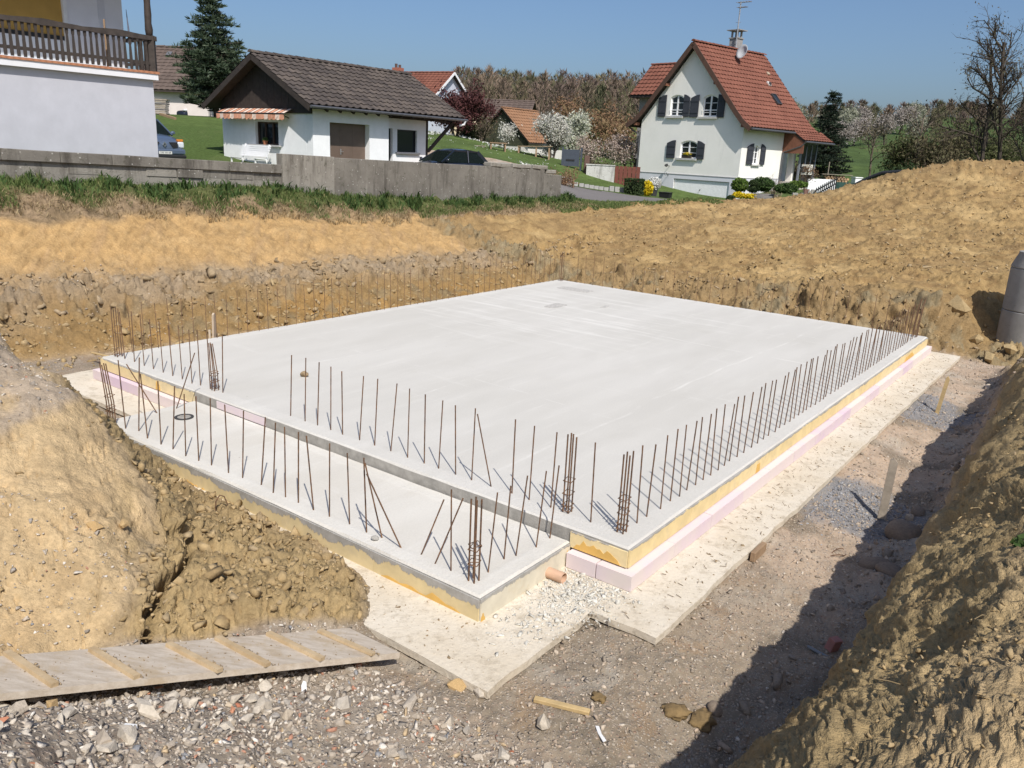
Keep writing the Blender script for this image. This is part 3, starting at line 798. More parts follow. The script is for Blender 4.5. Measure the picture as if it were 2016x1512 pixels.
def slab_mat(name, base, lo, hi, u0, u1, v0, v1, rim=.28):
    t = NT(name)
    pos = t.pos()
    sx = t.n('ShaderNodeSeparateXYZ'); t.l(pos, sx.inputs[0])
    big = t.noise(.55, 4, .55, vec=pos, stretch=((.5, 1.6, 1),))
    st = t.noise(2.2, 5, .65, vec=pos, stretch=((.28, 2.4, 1), (0, 0, .08)))
    st2 = t.noise(2.0, 5, .7, vec=pos, stretch=((2.2, .22, 1), (0, 0, -.05)))
    fine = t.noise(55, 4, .7, vec=pos)
    c = t.mix(t.ramp(big, [(.38, 0), (.62, 1)]), lo, base)
    c = t.mix(t.math('MULTIPLY', t.ramp(st, [(.56, 0), (.70, 1)]), .32), c, hi)
    c = t.mix(t.math('MULTIPLY', t.ramp(st2, [(.60, 0), (.72, 1)]), .32), c, hi)
    c = t.mix(t.math('MULTIPLY', t.ramp(st, [(.30, 1), (.42, 0)]), .35), c, lo)
    # chalk-white laitance near the far corner
    g = t.math('ADD', t.math('MULTIPLY', t.math('SUBTRACT', sx.outputs[0], 8.6), t.math('SUBTRACT', sx.outputs[0], 8.6)), t.math('MULTIPLY', t.math('SUBTRACT', sx.outputs[1], 6.4), t.math('SUBTRACT', sx.outputs[1], 6.4)))
    g = t.ramp(t.math('DIVIDE', g, 14.0), [(0, 1), (1, 0)])
    c = t.mix(t.math('MULTIPLY', g, t.ramp(st2, [(.50, 0), (.62, .9)])), c, hi)
    # long straightedge marks left by the levelling, broken up by wear
    for ax_, pos_, wd_, lo_ in ((0, 8.05, .012, .45), (1, 1.95, .012, .42), (1, 4.4, .010, .5), (0, 3.1, .010, .52), (1, 6.7, .012, .5), (0, 10.4, .014, .45)):
        if name != 'power_floated_concrete': break
        dl = t.math('ABSOLUTE', t.math('SUBTRACT', t.math('ADD', sx.outputs[ax_], t.math('MULTIPLY', t.math('SUBTRACT', t.noise(.35, 2, .5, vec=pos), .5), .5)), pos_))
        k_ = t.math('MULTIPLY', t.ramp(t.math('DIVIDE', dl, wd_ * 3), [(.2, 1), (1, 0)]), t.ramp(t.noise(1.1, 4, .7, vec=pos), [(lo_, 0), (lo_ + .18, .75)]))
        c = t.mix(k_, c, hi)
    # trowel arcs and damp clouds
    wv = t.n('ShaderNodeTexWave'); wv.wave_type = 'RINGS'; wv.inputs['Scale'].default_value = .55; wv.inputs['Distortion'].default_value = 9; wv.inputs['Detail'].default_value = 3; wv.inputs['Detail Scale'].default_value = .8; t.l(pos, wv.inputs['Vector'])
    c = t.mix(1.0, c, t.ramp(wv.outputs['Fac'], [(.2, .99), (.8, 1.008)]), 'MULTIPLY')
    c = t.mix(t.ramp(t.noise(.9, 5, .65, vec=pos), [(.56, 0), (.74, .22)]), c, (lo[0] * .86, lo[1] * .85, lo[2] * .82))
    # rougher paler strip along the rim where the bars stand
    eu = t.math('MINIMUM', t.math('SUBTRACT', sx.outputs[0], u0), t.math('SUBTRACT', u1, sx.outputs[0]))
    evv = t.math('MINIMUM', t.math('SUBTRACT', sx.outputs[1], v0), t.math('SUBTRACT', v1, sx.outputs[1]))
    e = t.math('MINIMUM', eu, evv)
    e = t.math('ADD', e, t.math('MULTIPLY', t.math('SUBTRACT', t.noise(4, 4, .6, vec=pos), .5), .12))
    rimf = t.ramp(t.math('DIVIDE', e, rim), [(.75, 1), (1.0, 0)])
    c = t.mix(t.math('MULTIPLY', rimf, t.ramp(t.noise(1.7, 4, .7, vec=pos), [(.3, .1), (.7, .55)])), c, hi)
    c = t.mix(1.0, c, t.ramp(fine, [(.3, .94), (.7, 1.05)]), 'MULTIPLY')
    # small dark specks of dirt
    sp = t.n('ShaderNodeTexVoronoi'); sp.inputs['Scale'].default_value = 2.6; t.l(pos, sp.inputs['Vector'])
    c = t.mix(t.ramp(sp.outputs['Distance'], [(.015, .6), (.03, 0)]), c, (.22, .18, .13))
    t.base(c)
    h = t.math('ADD', t.math('MULTIPLY', fine, .25), t.math('ADD', t.math('MULTIPLY', st, .5), t.math('MULTIPLY', t.math('MULTIPLY', rimf, t.noise(30, 4, .7, vec=pos)), 1.0)))
    t.bump(h, .55, .012)
    return t.set(.85, 0, .3)
M_SLAB = slab_mat('power_floated_concrete', (.55, .53, .485), (.51, .49, .444), (.63, .61, .565), 0, SL, 0, SWD)
M_LOW = slab_mat('cream_concrete', (.60, .575, .52), (.545, .515, .455), (.66, .64, .59), LU0, 0, LV0, LV1, .2)
def side_mat(name, lo, hi, zt, zr, gray=(.36, .345, .32)):
    """foam panel with grey cement slurry running down from the top edge"""
    t = NT(name)
    pos = t.n('ShaderNodeNewGeometry').outputs['Position']
    sx = t.n('ShaderNodeSeparateXYZ'); t.l(pos, sx.inputs[0])
    n = t.noise(2.6, 6, .75, vec=pos, stretch=((1, 1, .35),))
    n2 = t.noise(9, 4, .7, vec=pos)
    depth = t.math('SUBTRACT', zt, sx.outputs[2])
    thr = t.math('ADD', zr * .35, t.math('MULTIPLY', t.math('ADD', t.math('MULTIPLY', t.math('SUBTRACT', n, .42), 2.3), t.math('MULTIPLY', t.math('SUBTRACT', n2, .5), .35)), zr))
    m = t.ramp(t.math('SUBTRACT', depth, thr), [(.0, 1), (.006, 0)])
    r = t.n('ShaderNodeObjectInfo').outputs['Random']
    y = t.mix(t.ramp(r, [(.2, 0), (.9, 1)]), lo, hi)
    y = t.mix(1.0, y, t.ramp(t.noise(6, 4, .6, vec=pos), [(.3, .88), (.7, 1.08)]), 'MULTIPLY')
    y = t.mix(t.ramp(t.noise(3.3, 5, .7, vec=pos), [(.55, 0), (.68, .55)]), y, (.56, .47, .31))
    g = t.mix(t.ramp(n2, [(.35, 0), (.65, 1)]), (gray[0] * .85, gray[1] * .85, gray[2] * .82), (gray[0] * 1.15, gray[1] * 1.15, gray[2] * 1.15))
    t.base(t.mix(m, y, g))
    t.bump(t.math('ADD', t.math('MULTIPLY', m, .5), t.math('MULTIPLY', n2, .4)), .5, .006)
    return t.set(.8, 0, .3)
M_YEL = side_mat('yellow_foam', (.74, .59, .31), (.78, .64, .38), 0.0, .055)
M_YEL2 = side_mat('stained_yellow_foam', (.60, .48, .25), (.66, .54, .31), ZL, .15)
M_ORANGE = simple('orange_foam', (.66, .41, .11), .75, .12, 5)
t = NT('pink_foam')
pos = t.n('ShaderNodeNewGeometry').outputs['Position']
r = t.n('ShaderNodeObjectInfo').outputs['Random']
c = t.mix(t.ramp(r, [(.25, 0), (.8, 1)]), (.69, .595, .60), (.60, .475, .575))
c = t.mix(t.ramp(t.noise(2.2, 5, .6, vec=pos), [(.4, 0), (.65, .7)]), c, (.69, .62, .555))
t.base(c); t.bump(t.noise(40, 3, .6, vec=pos), .2, .005)
M_PINK = t.set(.75, 0, .3)
M_SIDE = simple('raw_concrete_side', (.33, .315, .285), .9, .25, 7, .5, 60)
t = NT('footing_concrete')
pos = t.n('ShaderNodeNewGeometry').outputs['Position']
c = t.mix(t.ramp(t.noise(1.1, 5, .65, vec=pos), [(.35, 0), (.65, 1)]), (.60, .525, .41), (.675, .615, .515))
c = t.mix(t.ramp(t.noise(7, 6, .75, vec=pos), [(.50, 0), (.68, .8)]), c, (.41, .345, .255))
c = t.mix(t.ramp(t.noise(26, 4, .7, vec=pos), [(.60, 0), (.70, .6)]), c, (.33, .28, .21))
t.base(c); t.bump(t.noise(24, 5, .7, vec=pos), .6, .02)
M_FOOT = t.set(.9, 0, .2)

def wobbly_slab(mb, u0, u1, v0, v1, zb, zt, step=.25, amp=.006):
    """block whose upper arris is chipped and uneven instead of ruler straight"""
    r = np.random.default_rng(int(abs(u0 * 7 + v0 * 13 + zt * 100)) + 5)
    ring = []
    def side(a, b):
        n = max(2, int(math.hypot(b[0] - a[0], b[1] - a[1]) / step))
        for i in range(n): ring.append((a[0] + (b[0] - a[0]) * i / n, a[1] + (b[1] - a[1]) * i / n))
    side((u0, v0), (u1, v0)); side((u1, v0), (u1, v1)); side((u1, v1), (u0, v1)); side((u0, v1), (u0, v0))
    n = len(ring); cu, cv = (u0 + u1) / 2, (v0 + v1) / 2
    lo, md, hi = [], [], []
    for (u, v) in ring:
        k = r.normal() * amp
        su = 1 if u > cu else -1; sv_ = 1 if v > cv else -1
        iu = .016 + abs(r.normal()) * .006
        def inset(d): 
            uu, vv = u, v
            if abs(u - u0) < 1e-6: uu = u + d
            elif abs(u - u1) < 1e-6: uu = u - d
            if abs(v - v0) < 1e-6: vv = v + d
            elif abs(v - v1) < 1e-6: vv = v - d
            return uu, vv
        a = inset(abs(k) * .6); b_ = inset(iu)
        lo.append((a[0], a[1], zb)); md.append((a[0], a[1], zt - .013 - abs(k))); hi.append((b_[0], b_[1], zt))
    b0 = len(mb.v); mb.v += lo + md + hi
    for i in range(n):
        j = (i + 1) % n
        mb.f.append((b0 + i, b0 + j, b0 + n + j, b0 + n + i)); mb.m.append(1)
        mb.f.append((b0 + n + i, b0 + n + j, b0 + 2 * n + j, b0 + 2 * n + i)); mb.m.append(0)
    mb.f.append(tuple(range(b0 + 2 * n, b0 + 3 * n))); mb.m.append(0)
    mb.f.append(tuple(range(b0 + n - 1, b0 - 1, -1))); mb.m.append(1)

main = in_frame('foundation_slab', 'large smooth pale grey concrete floor slab with yellow foam edges in the pit', 'foundation slab')
m = MB(); wobbly_slab(m, 0, SL, 0, SWD, ZB, 0); m.build('slab', [M_SLAB, M_SIDE], main)
def panels(parent, name, mat, a, b, zt, zb, thick, length, r0=0, skip=(), orange=()):
    a = Vector((a[0], a[1], 0)); b = Vector((b[0], b[1], 0)); d = (b - a); L = d.length; d.normalize(); nrm = Vector((d.y, -d.x, 0))
    n = max(1, round(L / length))
    for i in range(n):
        if i in skip: continue
        p = a + d * (L * i / n + .002); q = a + d * (L * (i + 1) / n - .002)
        off = random.uniform(0, .003)
        mb = MB()
        z1 = zt + random.uniform(-.003, .001)
        mb.prism([p + Vector((0, 0, zb)), q + Vector((0, 0, zb)), q + Vector((0, 0, z1)), p + Vector((0, 0, z1))], nrm * (thick + off))
        mb.build(name, mat if i not in orange else M_ORANGE, parent)
# near long side, far short side, front (split by the lower slab), back
panels(main, 'foam_panel', M_YEL, (0, 0), (SL, 0), -.016, ZB + .004, .014, 1.25)
panels(main, 'foam_panel', M_YEL, (SL, 0), (SL, SWD), -.03, ZB + .004, .014, 1.25)
panels(main, 'foam_panel', M_YEL, (0, LV0), (0, 0), -.03, ZB + .004, .014, .6)
panels(main, 'foam_panel', M_YEL, (0, SWD), (0, LV1 + .02), -.022, ZB + .004, .014, 1.25)
panels(main, 'foam_panel', M_YEL, (SL, SWD), (0, SWD), -.03, ZB + .004, .014, 1.25)
def foam_patch(parent, a, b, zt, zb, seed, thick=.003):
    """ragged piece of cleaner, more orange foam where no cement stuck"""
    r = np.random.default_rng(seed); a = Vector((a[0], a[1], 0)); b = Vector((b[0], b[1], 0)); d = b - a; nrm = Vector((d.y, -d.x, 0)).normalized()
    n = 14; top = []
    for i in range(n + 1):
        f = i / n; e_ = min(f, 1 - f) * 6
        top.append(a + d * f + Vector((0, 0, zb + (zt - zb) * min(1, e_) * r.uniform(.45, 1.0))))
    m = MB(); m.prism([a + Vector((0, 0, zb))] + top + [b + Vector((0, 0, zb))], nrm * thick); m.build('foam_patch', M_ORANGE, parent)
foam_patch(main, (-.0145, .56), (-.0145, .06), -.075, ZB + .006, 1)
foam_patch(main, (-.0145, 7.62), (-.0145, 7.50), -.03, ZB + .01, 2)
foam_patch(main, (2.98, -.0175), (3.10, -.0175), -.04, ZB + .006, 3)
foam_patch(main, (10.4, -.0175), (11.2, -.0175), -.07, ZB + .006, 4)
# violet patch of bare insulation showing in the step down to the lower slab
panels(main, 'insulation_patch', M_PINK, (0, 6.15), (0, 5.12), -.028, ZL + .004, .008, 3)
# pale base insulation standing out under the slab
base = in_frame('insulation_plinth', 'row of pale pink insulation boards standing out under the large slab', 'insulation')
PO = .10
panels(base, 'insulation_board', M_PINK, (-PO + .0, -PO + .35), (SL + PO, -PO + .35), ZP, ZPB, .35, .85)
panels(base, 'insulation_board', M_PINK, (SL + PO - .3, -PO + .36), (SL + PO - .3, SWD + PO), ZP, ZPB, .3, 1.2)
panels(base, 'insulation_board', M_PINK, (-PO + .35, SWD + PO), (-PO + .35, LV1 + .03), ZP, ZPB, .35, 1.2)
panels(base, 'insulation_board', M_PINK, (-PO + .30, LV0 - .03), (-PO + .30, -PO + .36), ZP, ZPB, .30, .5)
panels(base, 'insulation_board', M_PINK, (SL, SWD + PO - .3), (-PO + .36, SWD + PO - .3), ZP, ZPB, .3, 1.2)
# lower slab in front
low = in_frame('terrace_slab', 'lower narrow cream concrete slab in front of the large slab', 'terrace slab')
m = MB(); wobbly_slab(m, LU0, -.001, LV0, LV1, ZLB, ZL, .2, .009); m.build('slab', [M_LOW, M_SIDE], low)
panels(low, 'foam_panel', M_YEL2, (LU0, LV1), (LU0, LV0), ZL - .024, ZLB + .004, .012, 1.25)
M_YEL3 = side_mat('cement_smeared_foam', (.60, .55, .44), (.64, .59, .47), ZL, .08)
panels(low, 'foam_panel', M_YEL3, (LU0, LV0), (-.02, LV0), ZL - .024, ZLB + .004, .012, 1.3)
foam_patch(low, (LU0 - .0155, 1.78), (LU0 - .0155, LV0 + .12), ZL - .15, ZLB + .006, 5)
foam_patch(low, (LU0 - .0155, 4.9), (LU0 - .0155, 4.3), ZL - .19, ZLB + .006, 6)
foam_patch(low, (LU0 - .004, LV0 - .0155), (LU0 + .06, LV0 - .0155), ZL - .14, ZLB + .006, 7)
foam_patch(low, (-.085, LV0 - .0155), (-.022, LV0 - .0155), ZL - .05, ZLB + .006, 8)
# thin spread footing all round
foot = in_frame('concrete_footing', 'rough cream concrete footing strip spread around both slabs', 'footing')
FO = .60
def ragged(a, b, n, amp, r):
    out = []
    for i in range(n):
        k = r.normal() * amp
        f = i / n
        dx, dy = b[0] - a[0], b[1] - a[1]; L = math.hypot(dx, dy)
        out.append((a[0] + dx * f + dy / L * k, a[1] + dy * f - dx / L * k))
    return out
r_ = np.random.default_rng(12)
poly = []
corners = [(-FO + .03, -FO), (SL + .32, -FO - .02), (SL + .32, SWD + FO), (-FO, SWD + FO), (-FO, 7.25), (-1.93, 7.25), (-1.95, 0.0), (-FO + .02, 0.0)]
amps = [.012, .012, .01, .008, .01, .01, .02, .028]
for i in range(len(corners)):
    a, b = corners[i], corners[(i + 1) % len(corners)]
    poly += ragged(a, b, max(3, int(math.hypot(b[0] - a[0], b[1] - a[1]) / .22)), amps[i] * .6, r_)
m = MB(); m.prism([(p[0], p[1], ZFB) for p in poly], (0, 0, ZF - ZFB)); m.build('footing_strip', M_FOOT, foot)
# board joint and a brown timber offcut left at the edge of the footing
M_WOOD_G = simple('grey_weathered_wood', (.30, .255, .20), .8, .25, 6, .4, 40)
M_WOOD_Y = simple('raw_yellow_wood', (.47, .34, .165), .75, .2, 8, .4, 40)
M_WOOD_B = simple('brown_timber', (.30, .20, .12), .8, .2, 8, .4, 40)
def local_box(name, label, cat, c, size, rot, mat, group=None, bev=.004):
    m = MB(); m.box(-size[0] / 2, size[0] / 2, -size[1] / 2, size[1] / 2, -size[2] / 2, size[2] / 2)
    o = m.build(name, mat); o.location = c; o.rotation_euler = rot
    bv = o.modifiers.new('bevel', 'BEVEL'); bv.width = bev; bv.segments = 1
    return tag(o, label, cat, group)
p = S(1.47, -.655, -.375); local_box('timber_offcut', 'short brown timber offcut pressed against the footing edge', 'timber', p, (.30, .05, .10), (0, 0, SLAB_ROT), M_WOOD_B)

# ---------------- starter bars
M_RUST = None
t = NT('rusty_steel')
pos = t.n('ShaderNodeNewGeometry').outputs['Position']
t.base(t.mix(t.ramp(t.noise(14, 5, .7, vec=pos), [(.35, 0), (.65, 1)]), (.085, .055, .040), (.23, .125, .065)))
M_RUST = t.set(.75, .25, .4)
def bar_mesh(h, r=.0065):
    m = MB()
    n = 10
    m.tube([(0, 0, -.05)] + [(0, 0, h * i / n) for i in range(n + 1)], [r] + [r * (1.0 if i % 2 else 1.12) for i in range(n + 1)], 6)
    o = m.build('bar_tmp', M_RUST); me = o.data; bpy.data.objects.remove(o)
    return me
BAR = bar_mesh(1.0)
BAR_THIN = bar_mesh(1.0, .0048)
def bar(u, v, z, du, dv, h, label, group, me=None):
    o = link_mesh('rebar', me or BAR)
    d = Vector((UX * du + VX * dv, UY * du + VY * dv, h))
    o.location = S(u, v, z)
    o.rotation_euler = d.to_track_quat('Z', 'Y').to_euler()
    o.scale = (1, 1, d.length)
    return tag(o, label, 'rebar', group)
FRONT = [(.23,4.93,.02,-.03,.78),(.22,4.64,.02,-.02,.8),(.23,4.42,.02,-.03,.79),(.23,4.18,.01,-.01,.78),(.22,3.96,0,0,.77),(.23,3.68,.03,-.04,.77),(.23,3.43,.02,-.03,.79),(.23,3.17,.04,-.05,.79),(.22,2.9,.01,-.01,.79),(.22,2.65,0,0,.78),(.22,2.44,.02,-.02,.76),(.22,2.2,-.01,.02,.76),(.22,1.98,.01,-.01,.78),(.24,1.47,0,0,.78),(.23,1.25,.01,-.01,.77),(.23,.99,.01,-.01,.77),
         (.18,8.8,-.01,.02,.72),(.19,8.54,.01,-.01,.77),(.18,8.25,0,0,.77),(.18,8.0,0,0,.74),(.18,7.74,0,.01,.76),(.18,7.49,-.01,.01,.74),(.18,7.25,0,.01,.77),(.16,6.98,0,-.01,.76),(.19,6.82,0,0,.78),(.19,6.59,0,0,.77),(.21,6.33,.02,-.03,.8)]
for b in FRONT: bar(b[0], b[1], 0, *b[2:], 'thin rusty starter bar in the front row of the large slab', 'starter bars along the front of the large slab')
bar(.23, 1.73, 0, -.1, .13, .77, 'rusty starter bar leaning left out of the front row of the large slab', None)
bar(.22, .53, 0, -.01, .01, .79, 'lone rusty starter bar between the two bundles at the near corner', None)
LOW = [(-1.2,6.22,-.01,.01,.85),(-1.14,6.03,.05,-.06,.91),(-1.2,5.73,-.01,.02,.78),(-1.2,5.44,.01,-.02,.76),(-1.19,5.21,.04,-.06,.75),(-1.21,4.92,.02,-.02,.72),(-1.19,4.7,.01,-.01,.74),(-1.17,4.49,.02,-.02,.76),(-1.17,4.18,0,0,.76),(-1.15,3.96,.03,-.03,.74),(-1.13,3.67,.04,-.06,.74),(-1.17,3.42,.03,-.04,.75),(-1.15,3.25,.01,-.01,.74),(-1.15,3.05,.01,-.02,.74),(-1.16,2.81,-.03,.04,.76),(-1.15,2.59,.01,-.01,.74),(-1.13,2.33,-.01,.01,.71),(-1.14,2.09,-.01,.02,.73),(-1.15,1.05,-.01,.01,.74)]
for b in LOW: bar(b[0], b[1], ZL, *b[2:], 'thin rusty starter bar in the front row of the lower slab', 'starter bars along the front of the lower slab')
for b, l in (((-1.12,1.91,-.09,.12,.72), 'rusty starter bar leaning a little left beside a steeper one on the lower slab'), ((-1.14,1.65,-.18,.24,.69), 'rusty starter bar leaning far left across its neighbour on the lower slab'),
             ((-1.11,1.43,.11,-.15,.53), 'shorter rusty starter bar bent to the right on the lower slab'), ((-1.15,1.23,.13,-.18,.62), 'longer rusty starter bar bent right next to the bundle on the lower slab'),
             ((-.64,6.5,-.2,.27,.63), 'rusty bar leaning left at the far left end of the lower slab'), ((-.37,6.5,.17,-.23,.76), 'long rusty bar leaning right at the far left end of the lower slab')):
    bar(b[0], b[1], ZL, *b[2:], l, None)
for b in ((-.96,.8,.03,-.04,.73),(-.69,.84,.02,-.02,.69),(-.57,.8,.04,-.05,.76),(-.32,.76,.03,-.04,.74),(-.04-.05,.77,.03,-.03,.72)):
    bar(b[0], b[1], ZL, *b[2:], 'thin starter bar on the short right end of the lower slab', 'starter bars along the right end of the lower slab')
RIGHT = [.5,.69,.94,1.18,1.35,1.55,1.74,1.93,2.11,2.31,2.49,2.67,2.86,3.05,3.29,3.49,3.69,3.87,4.07,4.28,4.46,4.64]
while RIGHT[-1] < 12.0: RIGHT.append(RIGHT[-1] + random.uniform(.16, .215))
for u in RIGHT: bar(u, .185 + random.uniform(-.012, .012), 0, random.uniform(-.02, .03), random.uniform(-.035, .02), random.uniform(.73, .77), 'thin rusty starter bar in the dense right hand row of the large slab', 'starter bars along the right edge of the large slab')
u = .45
while u < 12.1:
    bar(u, SWD - .06 + random.uniform(-.02, .02), 0, random.uniform(-.015, .015), random.uniform(-.015, .015), random.uniform(.72, .79), 'thin rusty starter bar in the back row below the sand bank', 'starter bars along the back edge of the large slab', BAR_THIN)
    u += random.uniform(.18, .235)
v = .5
while v < 8.8:
    bar(SL - .06 + random.uniform(-.02, .02), v, 0, random.uniform(-.015, .015), random.uniform(-.015, .02), random.uniform(.66, .76), 'thin rusty starter bar in the far end row below the spoil mound', 'starter bars along the far end of the large slab', BAR_THIN)
    v += random.uniform(.24, .33)
# column cages: four bars tied with square links
def cage(u, v, z, h, label, rings, lean=(0, 0), splay=0.0, w=.030):
    c = thing('rebar_cage', label, 'rebar cage', S(u, v, z), SLAB_ROT, None)
    tip = random.uniform(-.01, .01)
    for k, (i, j) in enumerate(((-1, -1), (1, -1), (1, 1), (-1, 1))):
        m = MB()
        x, y = i * w, j * w
        hh = h * random.uniform(.95, 1.02)
        m.tube([(x, y, -.05), (x, y, hh * .35), (x * (1 - splay) + lean[0], y * (1 - splay) + lean[1], hh)], .0075, 6)
        m.build('bar', M_RUST, c)
    for zz, tw in rings:
        m = MB(); q = w + .012
        ca, sa = math.cos(tw), math.sin(tw)
        pts = [(q * a * ca - q * b * sa, q * a * sa + q * b * ca, zz + a * .008) for a, b in ((-1, -1), (1, -1), (1, 1), (-1, 1), (-1, -1))]
        m.tube(pts, .0045, 5)
        m.build('tie', M_RUST, c)
cage(.24, .21, 0, .78, 'rusty four bar cage standing at the near corner of the large slab', ((.05, .1), (.10, .05), (.20, .0), (.27, .12), (.34, -.1)))
cage(.26, .82, 0, .79, 'rusty four bar cage second from the near corner of the large slab', ((.03, .1), (.08, -.1), (.20, .0), (.33, .05)))
cage(-1.15, .8, ZL, .76, 'rusty four bar cage at the near corner of the lower slab', ((.17, .3), (.20, .7), (.30, .2), (.33, -.5)))
cage(.20, 6.49, 0, .66, 'rusty four bar cage with bunched tops in the left front row', ((.04, .2), (.13, .0), (.22, .5), (.26, -.3)), (.01, .06), .45)
cage(-1.22, 6.5, ZL, .78, 'rusty four bar cage at the left end of the lower slab', ((.04, .1), (.17, .3), (.22, -.1), (.36, .2)), (-.03, .03), .2)
cage(.19, 9.0, 0, .78, 'tall rusty four bar cage at the left corner of the large slab', ((.03, .1),), (0, 0), .0, .035)
cage(12.24, 8.98, 0, .76, 'rusty four bar cage at the far corner of the large slab below the bank', ((.05, .1),), (0, 0), 0, .035)
cage(12.2, .2, 0, .80, 'rusty four bar cage at the right far corner of the large slab', ((.05, .1), (.12, .3)), (.02, -.03), 0, .035)

# ---------------- small things on the slabs
M_CLOD = soilc = simple('dry_clay_lump', (.30, .22, .13), .95, .3, 20, .8, 60)
m = MB(); m.blob((0, 0, .045), .07, 31, 2, .25, (1.0, .8, .75)); o = m.build('clay_lump', M_CLOD, smooth=False); o.location = S(1.47, 6.2, 0); tag(o, 'brown lump of clay lying alone on the large slab', 'clay lump')
m = MB(); m.blob((0, 0, .02), .035, 9, 2, .25, (1.1, .8, .8)); o = m.build('concrete_chip', M_SIDE); o.location = S(-1.2, 1.92, ZL); tag(o, 'small grey concrete chip on the lower slab near the leaning bars', 'concrete chip')
d = thing('floor_drain', 'round dark drain cover set in the lower slab', 'drain', S(-.5, 6.11, ZL))
M_DARKMETAL = simple('dark_metal', (.06, .06, .06), .6, .2, 20, metal=.3)
m = MB(); m.lathe([(.115, 0), (.115, .012), (.085, .012), (.085, .004)], 24); m.build('frame', M_DARKMETAL, d)
m = MB()
for i in range(-3, 4):
    w = math.sqrt(max(0, .083 ** 2 - (i * .024) ** 2)); m.box(-w, w, i * .024 - .006, i * .024 + .006, .002, .009)
m.build('grate', M_SIDE, d)
# hairline pieces of patching on the big slab (rough rectangles of dry mortar, real thin sheets)
M_PATCH = simple('rough_mortar_patch', (.44, .42, .385), .95, .3, 18, .8, 70)
for (u, v, a, b, rot, l) in ((9.1, 7.0, .62, .32, .05, 'rough grey mortar patch nearest the white streaks on the large slab'), (11.35, 7.95, .42, .9, .0, 'rough grey mortar patch close to the far corner of the large slab'), (9.9, 6.2, .3, .12, .1, 'small narrow mortar patch between the two larger ones')):
    rr = np.random.default_rng(int(u * 10)); pts = []
    for k in range(20):
        th = 2 * PI * k / 20; c_, s_ = math.cos(th), math.sin(th); q = max(abs(c_), abs(s_)); pts.append((c_ / q * a / 2 * rr.uniform(.9, 1.05), s_ / q * b / 2 * rr.uniform(.9, 1.05), 0))
    m = MB(); m.prism(pts, (0, 0, .004)); o = m.build('mortar_patch', M_PATCH); o.location = S(u, v, .0005); o.rotation_euler = (0, 0, SLAB_ROT + rot); tag(o, l, 'mortar patch')
# orange drain pipe coming out beside the corner
M_PIPE = simple('faded_orange_pipe', (.56, .36, .24), .6, .15, 8)
m = MB(); m.lathe([(.05, 0), (.05, .26), (.044, .26), (.044, 0)], 20, closed=True); o = m.build('drain_pipe', M_PIPE, auto=35)
p = S(-.36, .42, -.30); o.location = p; o.rotation_euler = (PI / 2, 0, math.atan2(-.22, .30) + PI / 2 + PI); tag(o, 'pale orange pipe stub lying between the two slabs', 'pipe')
# marker stakes
def stake(base, top, w, th, rz, mat, label):
    m = MB(); b = Vector(base); q = Vector(top); d = q - b
    L = d.length
    m.prism([(-w / 2, 0, -.12), (w / 2, 0, -.12), (w / 2, 0, L), (w * .1, 0, L + .03), (-w / 2, 0, L - .02)], (0, th, 0))
    o = m.build('wooden_stake', mat); o.location = b
    o.rotation_euler = (d.to_track_quat('Z', 'Y') @ Quaternion((0, 0, 1), 0)).to_euler(); 
    qn = d.to_track_quat('Z', 'Y'); o.rotation_mode = 'QUATERNION'; o.rotation_quaternion = Quaternion(d.normalized(), rz) @ qn
    return tag(o, label, 'stake')
stake((4.29, 8.53, FLOOR), (4.31, 8.53, .16), .085, .03, 1.2, M_WOOD_G, 'grey wooden stake standing in the nearer patch of crushed stone')
stake((6.96, 12.67, FLOOR), (7.02, 12.67, .09), .055, .03, .9, M_WOOD_Y, 'yellowish wooden stake standing in the farther patch of crushed stone')
stake((-5.63, 14.75, -.45), (-5.61, 14.75, .12), .115, .035, PI, simple('pale_wood', (.46, .37, .27), .8, .15, 8), 'pale wooden stake at the foot of the bank behind the slab')
# plank walkway with tread battens, nailed on
wk = thing('plank_walkway', 'dusty plank ramp with nailed tread battens leading down to the pit', 'plank ramp')
A1 = Vector((-.73, 5.17, -.285)); A2 = Vector((-1.17, 5.46, -.285)); dirL = Vector((-2.81 + .73, 3.88 - 5.17, .285 + .22)).normalized()
cross = (A2 - A1).normalized()
Wd = .52; L = 3.4
nrm = dirL.cross(cross).normalized()
if nrm.z < 0: nrm = -nrm
t = NT('dusty_plank')
pos = t.n('ShaderNodeNewGeometry').outputs['Position']
gr = t.noise(5, 5, .7, vec=pos, stretch=((1.2, 5, 3), (0, 0, .56)))
c = t.mix(t.ramp(gr, [(.35, 0), (.65, 1)]), (.40, .335, .26), (.53, .465, .385))
c = t.mix(t.ramp(t.noise(4, 5, .7, vec=pos), [(.5, 0), (.7, .7)]), c, (.38, .28, .16))
t.base(c); t.bump(t.math('ADD', gr, t.noise(60, 4, .7, vec=pos)), .35, .008)
M_PLANK = t.set(.9, 0, .2)
m = MB(); q = [A1, A1 + dirL * L, A1 + dirL * L + cross * Wd, A1 + cross * Wd]
m.prism(q, nrm * -.045); m.build('plank', M_PLANK, wk)
t = NT('batten_wood')
pos = t.n('ShaderNodeNewGeometry').outputs['Position']
t.base(t.mix(t.ramp(t.noise(7, 5, .7, vec=pos), [(.35, 0), (.65, 1)]), (.40, .29, .165), (.52, .40, .25))); t.bump(t.noise(50, 4, .7, vec=pos), .35, .006)
M_BATTEN = t.set(.85, 0, .2)
grit = []
